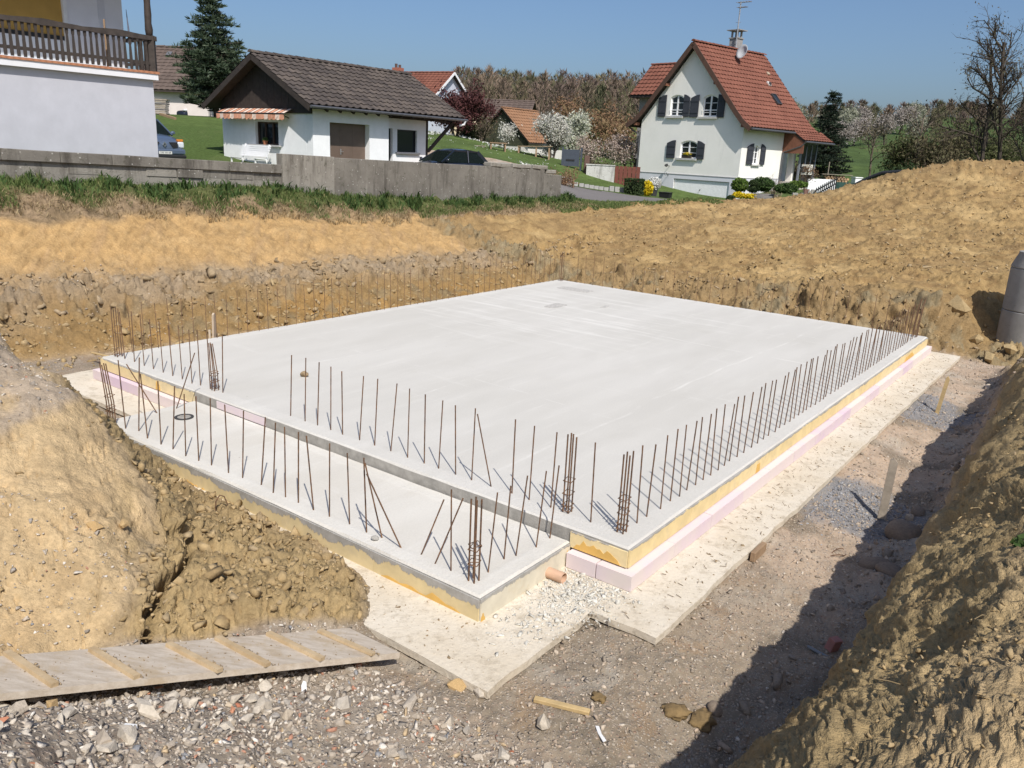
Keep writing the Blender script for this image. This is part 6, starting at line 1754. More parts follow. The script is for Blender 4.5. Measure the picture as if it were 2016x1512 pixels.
m = MB(); m.box(0, 1.05, -.02, .02, .1, 1.12); m.build('gate_panel', simple('blue_grey_metal', (.055, .065, .085), .5, .1, 4), gt)
for x in (-.08, 1.10):
    m = MB(); m.box(x, x + .12, -.06, .06, -.3, 1.25); m.build('gate_post', MATS['blue_grey_metal'], gt)
m = MB(); m.box(.2, .75, -.045, -.021, .42, .52); m.build('letter_slot', M_BLACK, gt)
cpo = at(4.05, 53.0); m = MB(); m.box(-.16, .16, -.16, .16, -.3, 1.18); o = m.build('gate_pillar', simple('dark_brick_pillar', (.12, .07, .055), .85, .2, 6)); o.location = cpo; tag(o, 'dark pillar between the grey gate and the white garden wall', 'pillar')
kb = thing('kerb_edging', 'row of pale grey edging blocks along the drive', 'kerb', (0, 0, 0))
M_KERB = simple('pale_kerb', (.36, .35, .33), .9, .15, 6, .4, 50)
pts = [(1.95, 45.5), (3.4, 45.95), (4.6, 46.35), (6.0, 46.9)]
for k in range(14):
    f = k / 13 * 3; i = min(2, int(f)); g_ = f - i
    x = pts[i][0] + (pts[i + 1][0] - pts[i][0]) * g_; y = pts[i][1] + (pts[i + 1][1] - pts[i][1]) * g_
    m = MB(); m.box(-.135, .135, -.05, .05, -.2, .20 + (.10 if k > 9 else 0)); o = m.build('kerb_block', M_KERB, kb); o.location = at(x, y, -.02); o.rotation_euler = (random.uniform(-.04, .04), 0, .33 + random.uniform(-.06, .06))
# terraced front garden at the right of the house
G = lambda px_, d, z: None
def gbox(name, label, cat, x, y, z, sx, sy, sz, rz, mat, group=None):
    m = MB(); m.box(-sx / 2, sx / 2, -sy / 2, sy / 2, -.4, sz); o = m.build(name, mat); o.location = (x, y, z); o.rotation_euler = (0, 0, rz)
    bv = o.modifiers.new('bevel', 'BEVEL'); bv.width = .015; bv.segments = 1
    return tag(o, label, cat, group)
M_SLEEP = simple('grey_sleeper', (.20, .185, .17), .9, .25, 4, .4, 30); M_REDST = simple('reddish_block', (.20, .11, .085), .9, .2, 5)
M_PALST = simple('pale_block', (.36, .34, .30), .9, .15, 5)
topiary('yellow_shrub', 'low yellow flowering shrub right of the garage door', 'shrub', (12.4, 47.6, 1.25), (.33, .3, .16), 700, 0, 11, M_YEL_L, False, .05)
topiary('yellow_shrub', 'small yellow flowering shrub below the dark double ball shrub', 'shrub', (13.0, 47.5, 1.25), (.38, .3, .12), 700, 0, 12, M_YEL_L, False, .05)
topiary('ball_shrub', 'small dark green ball shrub at the end of the wooden sleepers', 'shrub', (11.65, 46.3, 1.05), (.24, .24, .18), 700, 0, 13, M_HEDGE, False, .04)
tp = topiary('topiary', 'dark topiary of two stacked balls in front of the white house corner', 'topiary', (13.4, 48.4, 1.55), (.30, .30, .20), 700, 0, 14, M_HEDGE, False, .045)
leaf_ball('upper_ball', (0, 0, .52), (.27, .27, .22), 800, .045, M_HEDGE, tp, 15)
m = MB(); m.tube([(0, 0, -.3), (0, 0, .5)], .04, 6); m.blob((0, 0, .52), .2, 3, 2, .1); m.build('stem', MATS['shrub_core'], tp)
topiary('green_hedge', 'rounded glossy green hedge by the side wall of the white house', 'hedge', (14.3, 49.6, 1.6), (.62, .5, .40), 2000, 0, 16, M_LEAF_G, False, .05)
topiary('lime_shrub', 'light green shrub at the house corner behind the topiary', 'shrub', (13.1, 50.2, 1.5), (.48, .4, .40), 1300, 0, 17, M_LIME_L, False, .055)
topiary('garden_shrub', 'spreading green shrub above the pale blocks of the terrace', 'shrub', (14.85, 47.0, 1.65), (.62, .45, .27), 1500, 0, 18, M_LEAF_G, False, .055)
topiary('garden_shrub', 'low light green shrub under the bare round bush', 'shrub', (15.9, 48.2, 1.95), (.6, .4, .18), 1100, 0, 19, M_LIME_L, False, .05)
gbox('terrace_sleeper', 'upper grey wooden sleeper of the front garden terrace', 'sleeper', 13.85, 47.9, 1.42, 1.25, .2, .12, -.25, M_SLEEP)
gbox('terrace_sleeper', 'lower grey wooden sleeper beside the small ball shrub', 'sleeper', 12.4, 46.5, 1.0, 1.35, .2, .24, -.1, M_SLEEP)
gbox('terrace_sleeper', 'short grey sleeper end in the middle of the terrace', 'sleeper', 13.7, 47.2, 1.32, 1.0, .2, .12, -.2, M_SLEEP)
tw_ = thing('edging_wall', 'stepped edging of grey and reddish blocks climbing towards the picket fence', 'edging', (0, 0, 0))
ps = [(13.1, 46.2, 1.05), (13.6, 46.0, 1.1), (14.2, 45.8, 1.3), (14.6, 45.2, 1.38), (15.0, 45.1, 1.55), (15.35, 45.0, 1.7), (15.7, 44.9, 1.8)]
for k in range(13):
    f = k / 12 * 6; i = min(5, int(f)); g_ = f - i; p = [ps[i][c] + (ps[i + 1][c] - ps[i][c]) * g_ for c in range(3)]
    m = MB(); hgt = random.uniform(.14, .30); m.box(-.13, .13, -.09, .09, -.6, hgt); o = m.build('edging_block', [M_PALST, M_SLEEP, M_REDST, M_PALST][k % 4], tw_); o.location = p; o.rotation_euler = (random.uniform(-.03, .03), random.uniform(-.06, .06), random.uniform(-.3, .1))
pk = thing('picket_fence', 'small black picket fence running down beside the spoil mound', 'fence', (15.7, 44.6, 1.55), math.atan2(2.2, 2.1))
for k in range(11):
    m = MB(); x = k * .235; z = k * .06
    m.prism([(x, -.012, -.3 + z), (x + .10, -.012, -.3 + z), (x + .10, -.012, .50 + z), (x + .05, -.012, .56 + z), (x, -.012, .50 + z)], (0, .024, 0)); m.build('picket', M_BLACK, pk)
m = MB(); m.beam((0, .03, .15), (2.5, .03, .15 + .63), .03, .06); m.beam((0, .03, .38), (2.5, .03, .38 + .63), .03, .06); m.build('fence_rail', M_BLACK, pk)
gbox('white_wall', 'plain white low wall at the end of the front garden', 'wall', 18.7, 52.3, 1.5, 1.7, .2, .92, -.05, M_RENDER)
gn = thing('green_tarp_fence', 'low dark green tarpaulin fence beside the white wall', 'fence', (19.6, 53.2, 1.5), -.2)
m = MB()
for k in range(8): m.prism([(k * .25, .03 * math.sin(k * 2.1), -.4), ((k + 1) * .25, .03 * math.sin((k + 1) * 2.1), -.4), ((k + 1) * .25, .03 * math.sin((k + 1) * 2.1 + .4), .78), (k * .25, .03 * math.sin(k * 2.1 + .4), .78)], (0, .012, 0))
m.build('tarpaulin', simple('green_tarp', (.03, .075, .06), .5, .25, 3), gn)
for x in (0, 1.0, 2.0):
    m = MB(); m.tube([(x, .05, -.4), (x, .05, .9)], .03, 6); m.build('post', M_DARKMETAL, gn)
lg = thing('log_pile', 'pile of split firewood with pale ends behind the tarpaulin fence', 'log pile', (21.0, 58.3, h1(21.0, 58.3)), -.15)
M_LOG = simple('log_end', (.50, .33, .18), .85, .2, 8)
for j in range(5):
    for k in range(9 - j // 2):
        m = MB(); m.tube([(-.3, 0, 0), (.3, 0, 0)], .085, 7); o = m.build('log', M_LOG if k > 6 else M_WOOD_B, lg); o.location = (k * .2 + (j % 2) * .1, random.uniform(-.04, .04), .08 + j * .15); o.rotation_euler = (0, 0, PI / 2 + random.uniform(-.1, .1))
m = MB(); m.box(-.25, 1.75, -.4, .4, .80, .83); m.build('cover_board', M_WOOD_G, lg)
bhv = thing('bee_hive', 'small white box hive on the meadow edge beyond the mound', 'hive', (23.9, 60, h1(23.9, 60) - .05), .2)
m = MB(); m.box(-.25, .25, -.25, .25, .15, .62); m.build('box', M_WHITE, bhv); m = MB(); m.box(-.3, .3, -.3, .3, .62, .68); m.build('lid', M_WHITE, bhv); m = MB(); m.box(-.2, .2, -.2, .2, 0, .15); m.build('stand', M_DARKMETAL, bhv)
o = MB(); o.tube([(0, 0, 0), (0, 0, 1.6)], .035, 6); q = o.build('fence_post', M_WOOD_G); q.location = (21.8, 60, h1(21.8, 60)); tag(q, 'lone thin grey post on the meadow behind the firewood', 'post')
# black corrugated pipe lying along the crest of the mound
path = [(16.6, 43.2, 2.15), (17.12, 43, 2.38), (17.5, 42.6, 2.70), (17.95, 42, 3.02), (18.5, 41.2, 3.12), (19.0, 40.6, 3.1)]
pp = []
for i in range(len(path) - 1):
    for k in range(16): pp.append(Vector(path[i]).lerp(Vector(path[i + 1]), k / 16))
m = MB(); m.tube(pp, [.095 + .012 * (k % 2) for k in range(len(pp))], 10); tag(m.build('drainage_pipe', simple('black_plastic', (.03, .03, .032), .5, .1, 6), smooth=False), 'black corrugated drainage pipe lying over the crest of the mound', 'pipe')

# ---------------- cars
M_TYRE = simple('tyre_rubber', (.02, .02, .02), .85, .15, 10)
def car_paint(name, c):
    t = NT(name); t.base(t.mix(t.noise(1.2, 3), (c[0] * .92, c[1] * .92, c[2] * .92), (c[0] * 1.06, c[1] * 1.06, c[2] * 1.06)))
    t.bsdf.inputs['Coat Weight'].default_value = .8; t.bsdf.inputs['Coat Roughness'].default_value = .06
    return t.set(.35, .3, .5)
M_CARGLASS = None
t = NT('car_glass')
t.base((.03, .045, .04)); t.bsdf.inputs['Transmission Weight'].default_value = .75; t.bsdf.inputs['IOR'].default_value = 1.15
M_CARGLASS = t.set(.03, 0, .6)
M_LAMP = simple('headlight_glass', (.62, .66, .70), .15, .1, 14, spec=.8)
M_AMBER = simple('amber_lens', (.55, .18, .02), .25, .1, 10)
M_INT = simple('dark_interior', (.03, .03, .033), .9, .2, 6)
def loft(mb, rings):
    b = len(mb.v); n = len(rings[0])
    for r in rings: mb.v += [tuple(p) for p in r]
    for i in range(len(rings) - 1):
        for j in range(n):
            j2 = (j + 1) % n
            mb.f.append((b + i * n + j, b + i * n + j2, b + (i + 1) * n + j2, b + (i + 1) * n + j)); mb.m.append(0)
    mb.f.append(tuple(b + j for j in range(n - 1, -1, -1))); mb.f.append(tuple(b + (len(rings) - 1) * n + j for j in range(n))); mb.m += [0, 0]
def car(name, label, loc, rz, paint, stations, roof, belt, W, wheels, wr=.30, group=None):
    """stations: (y, half width, z top, z bottom); roof: (y front, y rear, half width, z); belt: (y front, y rear, half width, z)"""
    c = thing(name, label, 'car', loc, rz, group)
    rings = []
    for (y, w, zt, zb) in stations:
        zm = (zt * .55 + zb * .45)
        rings.append([(-w * .86, y, zb), (-w * .97, y, zb + .10), (-w, y, zm), (-w * .97, y, zt - .10), (-w * .88, y, zt - .02), (-w * .45, y, zt + .03), (0, y, zt + .045), (w * .45, y, zt + .03), (w * .88, y, zt - .02), (w * .97, y, zt - .10), (w, y, zm), (w * .97, y, zb + .10), (w * .86, y, zb)])
    m = MB(); loft(m, rings); o = m.build('body', paint, c, auto=38)
    sb = o.modifiers.new('sub', 'SUBSURF'); sb.levels = 1; sb.render_levels = 1
    yf, yr, hw, z = roof; bf, br, bw, bz = belt
    # roof panel and pillars
    m = MB(); loft(m, [[(-hw * s, y, z - d), (-hw * s * .6, y, z + .03 - d), (0, y, z + .045 - d), (hw * s * .6, y, z + .03 - d), (hw * s, y, z - d), (hw * s * .9, y, z - .05 - d), (-hw * s * .9, y, z - .05 - d)] for y, s, d in ((yf - .05, .93, .06), (yf + .15, 1, .0), ((yf + yr) / 2, 1.02, -.02), (yr - .15, .98, .02), (yr + .06, .9, .09))]); m.build('roof_panel', paint, c, auto=40)
    m = MB()
    ym = bf * .35 + br * .65
    for s in (-1, 1):
        m.beam((s * bw, bf + .02, bz), (s * hw * .97, yf, z - .03), .06, .06, taper=.8); m.beam((s * bw, br, bz), (s * hw * .95, yr, z - .05), .07, .16)
        m.beam((s * bw * .99, (bf * .42 + br * .58), bz), (s * hw, (yf * .45 + yr * .55), z - .02), .035, .09)
        m.beam((s * hw * .98, yf, z - .03), (s * hw * .98, yr, z - .05), .05, .06)
    m.build('pillars', paint, c)
    for nm, q in (('windscreen', [(-bw * .97, bf, bz), (bw * .97, bf, bz), (hw * .95, yf, z - .03), (-hw * .95, yf, z - .03)]), ('rear_window', [(bw * .95, br, bz), (-bw * .95, br, bz), (-hw * .93, yr, z - .06), (hw * .93, yr, z - .06)])):
        m = MB(); m.prism(q, (0, .006, 0)); m.build(nm, M_CARGLASS, c)
    ymb = bf * .42 + br * .58; ymr = yf * .45 + yr * .55
    for s in (-1, 1):
        for q in ([(s * bw * .99, bf + .10, bz), (s * bw * .99, ymb - .05, bz), (s * hw * .985, ymr - .05, z - .05), (s * hw * .985, yf + .05, z - .05)], [(s * bw * .99, ymb + .05, bz), (s * bw * .99, br - .09, bz), (s * hw * .97, yr - .08, z - .06), (s * hw * .985, ymr + .05, z - .05)]):
            m = MB(); m.prism(q, (s * .006, 0, 0)); m.build('side_window', M_CARGLASS, c)
    m = MB()
    for x in (-.36, .36):
        m.box(x - .22, x + .22, bf + 1.0, bf + 1.12, bz - .25, bz + .22); m.box(x - .11, x + .11, bf + 1.02, bf + 1.10, bz + .24, bz + .42)
    m.box(-.6, .6, bf + 1.9, bf + 2.0, bz - .2, bz + .15); m.build('seats', M_INT, c)
    for s in (-1, 1):
        m = MB(); m.blob((s * (bw + .13), bf + .22, bz + .10), .1, 3, 2, .05, (1.0, .6, .75)); m.beam((s * bw, bf + .22, bz + .05), (s * (bw + .1), bf + .22, bz + .08), .04, .03); m.build('mirror', paint, c)
    for y in wheels:
        for s in (-1, 1):
            m = MB(); m.lathe([(wr * .62, -.09), (wr, -.09), (wr, .09), (wr * .62, .09)], 20, closed=True); ty = m.build('tyre', M_TYRE, None); 
            wnode = bpy.data.objects.new('wheel', None); COL.objects.link(wnode); wnode.parent = c; wnode.location = (s * (W / 2 - .12), y, wr); wnode.rotation_euler = (0, PI / 2, 0)
            ty.parent = wnode
            m = MB(); m.lathe([(0, -.04 * 1), (wr * .62, -.05), (wr * .62, .05), (0, .06)], 12); m.build('rim', simple('alloy_rim', (.45, .46, .47), .35, .1, 8, metal=.7), wnode)
    return c
P_BLK = car_paint('blue_black_paint', (.012, .016, .028))
hb = car('parked_car', 'blue black hatchback parked behind the wall by the garden building', (-3.3, 36.3, 1.72), 0.0, P_BLK,
    [(-1.86, .60, .62, .28), (-1.78, .74, .70, .20), (-1.45, .81, .82, .18), (-1.0, .83, .93, .18), (-.6, .84, .98, .18), (.2, .845, .99, .18), (1.2, .84, 1.0, .18), (1.62, .80, .98, .2), (1.80, .66, .90, .28)],
    (-.02, 1.30, .58, 1.46), (-.88, 1.72, .755, .95), 1.69, (-1.15, 1.18))
hb.rotation_euler = (0, 0, math.radians(-45))
for s in (-1, 1):
    m = MB(); m.blob((s * .66, -1.62, .74), .2, 5, 2, .08, (.62, 1.15, .42)); m.build('headlight', M_LAMP, hb)
    m = MB(); m.blob((s * .70, 1.66, .86), .14, 6, 2, .08, (.5, .5, 1.0)); m.build('tail_light', simple('red_lens', (.35, .02, .02), .25, .1, 8), hb)
    m = MB(); m.box(s * .842 - .006, s * .842 + .006, .1, .26, .80, .83); m.build('door_handle', P_BLK, hb)
sc_ = copy_tree(hb); sc_.location = (-22.3, 58.2, 4.1); sc_.rotation_euler = (0, 0, -.5); sc_['label'] = 'distant dark car parked by the pinkish house under the pine'
P_SB = car_paint('silver_blue_paint', (.10, .135, .20))
van = car('parked_van', 'silver blue family van nose on beside the balcony house', (-15.75, 34.75, 2.14), math.radians(47), P_SB,
    [(-2.12, .66, .74, .30), (-2.06, .80, .84, .22), (-1.80, .86, .96, .20), (-1.35, .88, 1.06, .20), (-.9, .89, 1.14, .2), (.2, .9, 1.16, .2), (1.6, .89, 1.16, .2), (2.1, .84, 1.12, .22), (2.24, .74, 1.0, .3)],
    (-.15, 2.0, .66, 1.72), (-1.12, 2.18, .80, 1.10), 1.8, (-1.35, 1.35), .32)
for s in (-1, 1):
    m = MB(); m.box(s * .69 - .13, s * .69 + .13, -2.10, -1.94, .62, .86); o = m.build('headlight', M_LAMP, van); bv = o.modifiers.new('b', 'BEVEL'); bv.width = .05; bv.segments = 2
    m = MB(); m.box(s * .70 - .12, s * .70 + .12, -2.04, -1.86, .865, .96); o = m.build('indicator', M_AMBER, van); bv = o.modifiers.new('b', 'BEVEL'); bv.width = .03; bv.segments = 2
    m = MB(); m.prism([(s * .54, -2.115, .84), (s * .20, -2.15, .84), (s * .33, -2.15, .63), (s * .54, -2.115, .63)], (0, .06, 0)); m.build('grille', M_BLACK, van)
m = MB(); m.box(-.86, .86, -2.17, -1.95, .22, .36); o = m.build('lower_bumper', M_BLACK, van); bv = o.modifiers.new('b', 'BEVEL'); bv.width = .04; bv.segments = 2
m = MB(); m.box(-.84, .84, -2.155, -1.95, .37, .58); o = m.build('bumper', P_SB, van); bv = o.modifiers.new('b', 'BEVEL'); bv.width = .05; bv.segments = 2
M_CHROME = simple('chrome', (.70, .71, .72), .15, .05, 8, metal=.9)
m = MB()
dm = [(0, .115), (.075, 0), (0, -.115), (-.075, 0)]; dn = [(0, .06), (.032, 0), (0, -.06), (-.032, 0)]
for i in range(4):
    j = (i + 1) % 4
    m.prism([(dm[i][0], -2.165, .745 + dm[i][1]), (dm[j][0], -2.165, .745 + dm[j][1]), (dn[j][0], -2.165, .745 + dn[j][1]), (dn[i][0], -2.165, .745 + dn[i][1])], (0, .03, 0))
m.build('badge', M_CHROME, van)
m = MB(); m.box(-.26, .26, -2.185, -2.165, .38, .49); plt = m.build('number_plate', simple('plate_white', (.62, .62, .60), .5, .04, 8), van)
def text_mesh(s, size, mat, parent, name='plate_text'):
    cu = bpy.data.curves.new('txt', 'FONT'); cu.body = s; cu.size = size; cu.align_x = 'CENTER'; cu.align_y = 'CENTER'; cu.extrude = .001
    to = bpy.data.objects.new('txt', cu); COL.objects.link(to)
    dg = bpy.context.evaluated_depsgraph_get(); dg.update()
    me = bpy.data.meshes.new_from_object(to.evaluated_get(dg)); bpy.data.objects.remove(to)
    me.materials.clear(); me.materials.append(mat)
    return link_mesh(name, me, parent)
o = text_mesh('530 YA 68', .098, M_BLACK, plt); o.location = (0, -2.187, .435); o.rotation_euler = (PI / 2, 0, 0)

# ---------------- concrete manhole rings at the right edge
mr = thing('manhole_shaft', 'tall grey concrete manhole shaft of stacked rings at the right edge of the pit', 'manhole shaft', (11.12, 17.3, -.45), .3)
t = NT('ring_concrete')
pos = t.n('ShaderNodeNewGeometry').outputs['Position']
c = t.mix(t.ramp(t.noise(2.0, 5, .65, vec=pos), [(.35, 0), (.65, 1)]), (.235, .23, .215), (.31, .30, .28))
c = t.mix(t.ramp(t.noise(5, 5, .7, vec=pos, stretch=((1, 1, 3),)), [(.62, 0), (.70, .5)]), c, (.14, .125, .10))
t.base(c); t.bump(t.noise(60, 4, .7, vec=pos), .4, .008); M_RING = t.set(.85, 0, .25)
m = MB(); m.lathe([(.60, -.2), (.60, .915), (.59, .93), (.49, .93), (.49, -.2)], 44, closed=True); m.build('base_ring', M_RING, mr, auto=30)
m = MB(); m.lathe([(.59, .940), (.60, .955), (.60, 1.815), (.59, 1.83), (.49, 1.83), (.49, .940)], 44, closed=True); m.build('upper_ring', M_RING, mr, auto=30)
m = MB(); m.lathe([(.59, 1.838), (.60, 1.85), (.60, 1.87), (.50, 2.13), (.50, 2.17), (.40, 2.17), (.40, 2.13), (.50, 1.87), (.50, 1.838)], 44, closed=True); m.build('cone', M_RING, mr, auto=30)
# ================================================================== VEGETATION
def wood_mat(name, a, b):
    t = NT(name); pos = t.n('ShaderNodeNewGeometry').outputs['Position']
    t.base(t.mix(t.ramp(t.noise(3, 5, .7, vec=pos), [(.35, 0), (.65, 1)]), a, b)); return t.set(.95, 0, .1)
M_BARK = wood_mat('dark_bark', (.06, .048, .036), (.11, .09, .07))
M_TWIG = wood_mat('grey_brown_twigs', (.12, .095, .07), (.19, .155, .12))
M_TWIGR = wood_mat('reddish_twigs', (.19, .11, .07), (.27, .17, .11))
M_TWIGO = wood_mat('ochre_twigs', (.21, .15, .08), (.30, .22, .12))
def grow(mb, p, d, L, r, lvl, spec, rnd, tips):
    """spec: list per level of (children, spread, length factor, upward pull, droop)"""
    nseg = 4 if lvl == 0 else 3
    path = [Vector(p)]; dd = Vector(d).normalized()
    for i in range(nseg):
        wob = .10 if lvl == 0 else .22
        dd = (dd + Vector((rnd.gauss(0, wob), rnd.gauss(0, wob), rnd.gauss(0, wob * .6) + spec[lvl][3]))).normalized()
        path.append(path[-1] + dd * (L / nseg))
    k = len(path)
    end = .55 if lvl < len(spec) - 1 else .25
    mb.tube(path, [r * (1 - (1 - end) * i / (k - 1)) for i in range(k)], 6 if lvl == 0 else (4 if lvl == 1 else 3), caps=False)
    if lvl == len(spec) - 1:
        tips.append((path[-1], dd)); tips.append((path[-2], dd))
        return
    n, spread, lf, _, f0 = spec[lvl]
    for c in range(n):
        f = f0 + (1 - f0) * (c + rnd.random()) / n
        q = f * (k - 1); i = min(k - 2, int(q)); pt = path[i].lerp(path[i + 1], q - i)
        ax = dd.orthogonal().normalized(); ax.rotate(Quaternion(dd, rnd.uniform(0, 2 * PI) + c * 2.4))
        nd = (dd * math.cos(spread) + ax * math.sin(spread * rnd.uniform(.75, 1.2)))
        grow(mb, pt, nd, L * lf * rnd.uniform(.75, 1.2) * (1.15 - .5 * f), r * .55 * (1.1 - .4 * f), lvl + 1, spec, rnd, tips)
def tree(name, label, cat, loc, h, r, spec, seed, wood, leaf=None, nleaf=0, lsize=.08, lspread=.2, lean=(0, 0), stems=1, elong=1.5, group=None, trunk_f=.55, rz=None):
    t_ = thing(name, label, cat, loc, random.uniform(0, 6) if rz is None else rz, group)
    rnd = random.Random(seed); mb = MB(); tips = []
    for s in range(stems):
        off = Vector((rnd.gauss(0, .06), rnd.gauss(0, .06), -.25)) * (0 if stems == 1 else stems ** .5) + Vector((0, 0, -.25))
        d = Vector((lean[0] + (rnd.gauss(0, .35) if stems > 1 else 0), lean[1] + (rnd.gauss(0, .35) if stems > 1 else 0), 1))
        grow(mb, off, d, h * trunk_f * (rnd.uniform(.8, 1.1) if stems > 1 else 1), r, 0, spec, rnd, tips)
    mb.build('trunk', wood, t_)
    if leaf and nleaf:
        g = np.random.default_rng(seed); T = np.array([p[:] for p, _ in tips])
        ce = T[g.integers(0, len(T), nleaf)] + g.normal(size=(nleaf, 3)) * lspread
        ce[:, 2] = np.maximum(ce[:, 2], .1)
        leaf_quads('crown', ce, lsize, leaf, t_, g, elong)
    return t_
BR3 = [(9, .75, .55, .04, .35), (5, .7, .55, .05, .25), (4, .6, .5, .05, .3), (0, 0, 0, .05, 0)]
BR2 = [(10, .7, .6, .05, .25), (6, .65, .55, .06, .2), (0, 0, 0, .06, 0)]
M_BLOS = island('blossom', [(0, (.52, .50, .44)), (.6, (.64, .62, .57)), (1, (.40, .41, .30))], trans=.25)
M_BLOSG = island('greenish_blossom', [(0, (.42, .46, .30)), (.5, (.56, .57, .45)), (1, (.62, .62, .54))], trans=.25)
M_PINKB = island('pinkish_blossom', [(0, (.42, .32, .27)), (.5, (.52, .44, .38)), (1, (.30, .22, .17))], trans=.25)
M_PLUM = island('dark_red_leaf', [(0, (.05, .016, .018)), (.5, (.085, .028, .028)), (1, (.12, .05, .045))], trans=.2)
M_OLIVE = island('olive_leaf', [(0, (.045, .055, .018)), (.5, (.075, .085, .028)), (1, (.12, .125, .05))], trans=.25)
M_OLIVE2 = island('brown_olive_leaf', [(0, (.07, .055, .03)), (.5, (.11, .09, .045)), (1, (.13, .125, .06))], trans=.2)
M_RBUD = island('red_brown_bud', [(0, (.15, .08, .045)), (.5, (.22, .125, .07)), (1, (.28, .18, .10))], trans=.2)
M_NEEDLE = island('pine_needle', [(0, (.032, .052, .030)), (.5, (.055, .082, .045)), (1, (.09, .115, .065))], rough=.6, trans=.1)
M_NEEDLE2 = island('spruce_needle', [(0, (.012, .022, .014)), (.5, (.022, .036, .020)), (1, (.04, .055, .03))], rough=.7, trans=.1)

# pine behind the garden building
def conifer(name, label, loc, h, w, nwh, per, clump, nn, size, mat, seed, shape, low=.12):
    t_ = thing(name, label, 'tree', loc, 0)
    rnd = random.Random(seed); g = np.random.default_rng(seed)
    mb = MB(); mb.tube([(0, 0, -.4), (0, 0, h * .5), (.05, 0, h * .98)], [w * .045, w * .03, .02], 7)
    cs = []
    for k in range(nwh):
        f = low + (1 - low) * k / (nwh - 1)
        rad = w / 2 * shape(f)
        n = max(3, int(per * (1.1 - f * .6)))
        for j in range(n):
            a = 2 * PI * (j + rnd.random() * .8) / n + k * 1.3
            L = rad * rnd.uniform(.72, 1.12)
            e = Vector((math.cos(a) * L, math.sin(a) * L, h * f + L * rnd.uniform(-.05, .28)))
            s = Vector((0, 0, h * f))
            mb.tube([s, s.lerp(e, .6) - Vector((0, 0, .04)), e], [.035 * (1.2 - f), .02, .008], 4, caps=False)
            m_ = max(2, int(L / clump * 1.3))
            for i in range(m_):
                q = s.lerp(e, .25 + .75 * (i + .6) / m_)
                cs.append((q.x + rnd.gauss(0, clump * .35), q.y + rnd.gauss(0, clump * .35), q.z + rnd.gauss(0, clump * .3), clump * rnd.uniform(.55, 1.0)))
    cs.append((0, 0, h * .99, clump * .5))
    mb.build('trunk', M_BARK, t_)
    cs = np.array(cs)
    idx = np.repeat(np.arange(len(cs)), nn)
    d = g.normal(size=(len(idx), 3)); d /= np.linalg.norm(d, axis=1)[:, None]
    d[:, 2] = np.abs(d[:, 2]) * .8 + d[:, 2] * .2
    ce = cs[idx, :3] + d * (cs[idx, 3:] * g.uniform(.3, 1, size=(len(idx), 1)) ** .6) * np.array([1, 1, .62])
    b = np.cross(d, g.normal(size=d.shape)); b /= np.linalg.norm(b, axis=1)[:, None]
    s_ = size * g.uniform(.6, 1.3, size=(len(ce), 1))
    V = np.stack([ce - d * s_ * 1.6, ce + b * s_ * .30, ce + d * s_ * 1.6, ce - b * s_ * .30], 1).reshape(-1, 3)
    np_mesh('crown', V, np.arange(len(V)).reshape(-1, 4), mat, t_)
    return t_
conifer('pine_tree', 'tall dark green pine tree behind the white garden building', (-18.1, 50.0, 4.3), 6.35, 4.2, 19, 11, .46, 44, .095, M_NEEDLE, 3, lambda f: (1.02 - abs(f - .36) * .55 if f < .36 else 1.02 - ((f - .36) / .64) ** 1.25 * .86), .10)
conifer('spruce_tree', 'slender dark spruce tree to the right of the white gabled house', (26.75, 75.0, 1.9), 7.25, 4.2, 22, 9, .42, 34, .10, M_NEEDLE2, 5, lambda f: (1.0 - (max(0, f - .15) / .85) ** 1.0 * .80) * (.85 + .3 * abs(math.sin(f * 23))), .05)
# garden trees in the hamlet
tree('plum_tree', 'dark red leaved plum tree behind the garden building eaves', 'tree', at(-5.0, 62), 4.7, .12, BR3, 11, M_BARK, M_PLUM, 9000, .08, .26, stems=4, trunk_f=.62)
tree('bare_tree', 'bare brown tree between the red plum tree and the ivy barn', 'tree', at(-3.3, 66), 4.4, .09, BR3, 12, M_TWIG, M_OLIVE2, 900, .06, .25, stems=3, trunk_f=.6)
tree('climber_shrub', 'olive green overgrown shrub at the left end of the barn', 'shrub', at(-4.3, 64.5), 2.1, .05, BR2, 13, M_TWIG, M_OLIVE, 1500, .08, .25, stems=4, trunk_f=.6)
tree('blossom_tree', 'small white blossoming tree in front of the ivy barn', 'tree', at(-1.3, 58.0), 2.5, .05, BR3, 14, M_BARK, M_BLOS, 1500, .05, .14, trunk_f=.55)
tree('blossom_tree', 'large white blossoming tree right of the ivy barn', 'tree', at(2.2, 63.5), 4.3, .10, BR3, 15, M_BARK, M_BLOS, 6000, .06, .22, stems=2, trunk_f=.6)
tree('blossom_tree', 'tall greenish white blossoming tree behind the larger white one', 'tree', at(3.3, 69.0), 5.5, .10, BR3, 16, M_BARK, M_BLOSG, 4600, .07, .25, stems=2, trunk_f=.6)
tree('blossom_tree', 'thin pale blossoming tree between the shelter and the pinkish one', 'tree', at(5.2, 62.0), 3.4, .07, BR3, 17, M_BARK, M_PINKB, 2000, .05, .22, stems=2, trunk_f=.6)
tree('blossom_tree', 'pinkish white blossoming tree next to the white gabled house', 'tree', at(7.5, 59.5), 4.3, .09, BR3, 18, M_BARK, M_PINKB, 3400, .06, .22, stems=2, trunk_f=.6)
WILL = [(12, .6, .62, .05, .3), (8, .55, .7, -.03, .15), (5, .5, .8, -.22, .1), (0, 0, 0, -.45, 0)]
tree('willow_tree', 'big ochre brown willow tree before the wooded hill', 'tree', at(8.3, 92), 9.6, .26, WILL, 19, M_TWIGO, M_RBUD, 2600, .12, .4, stems=2, trunk_f=.5)
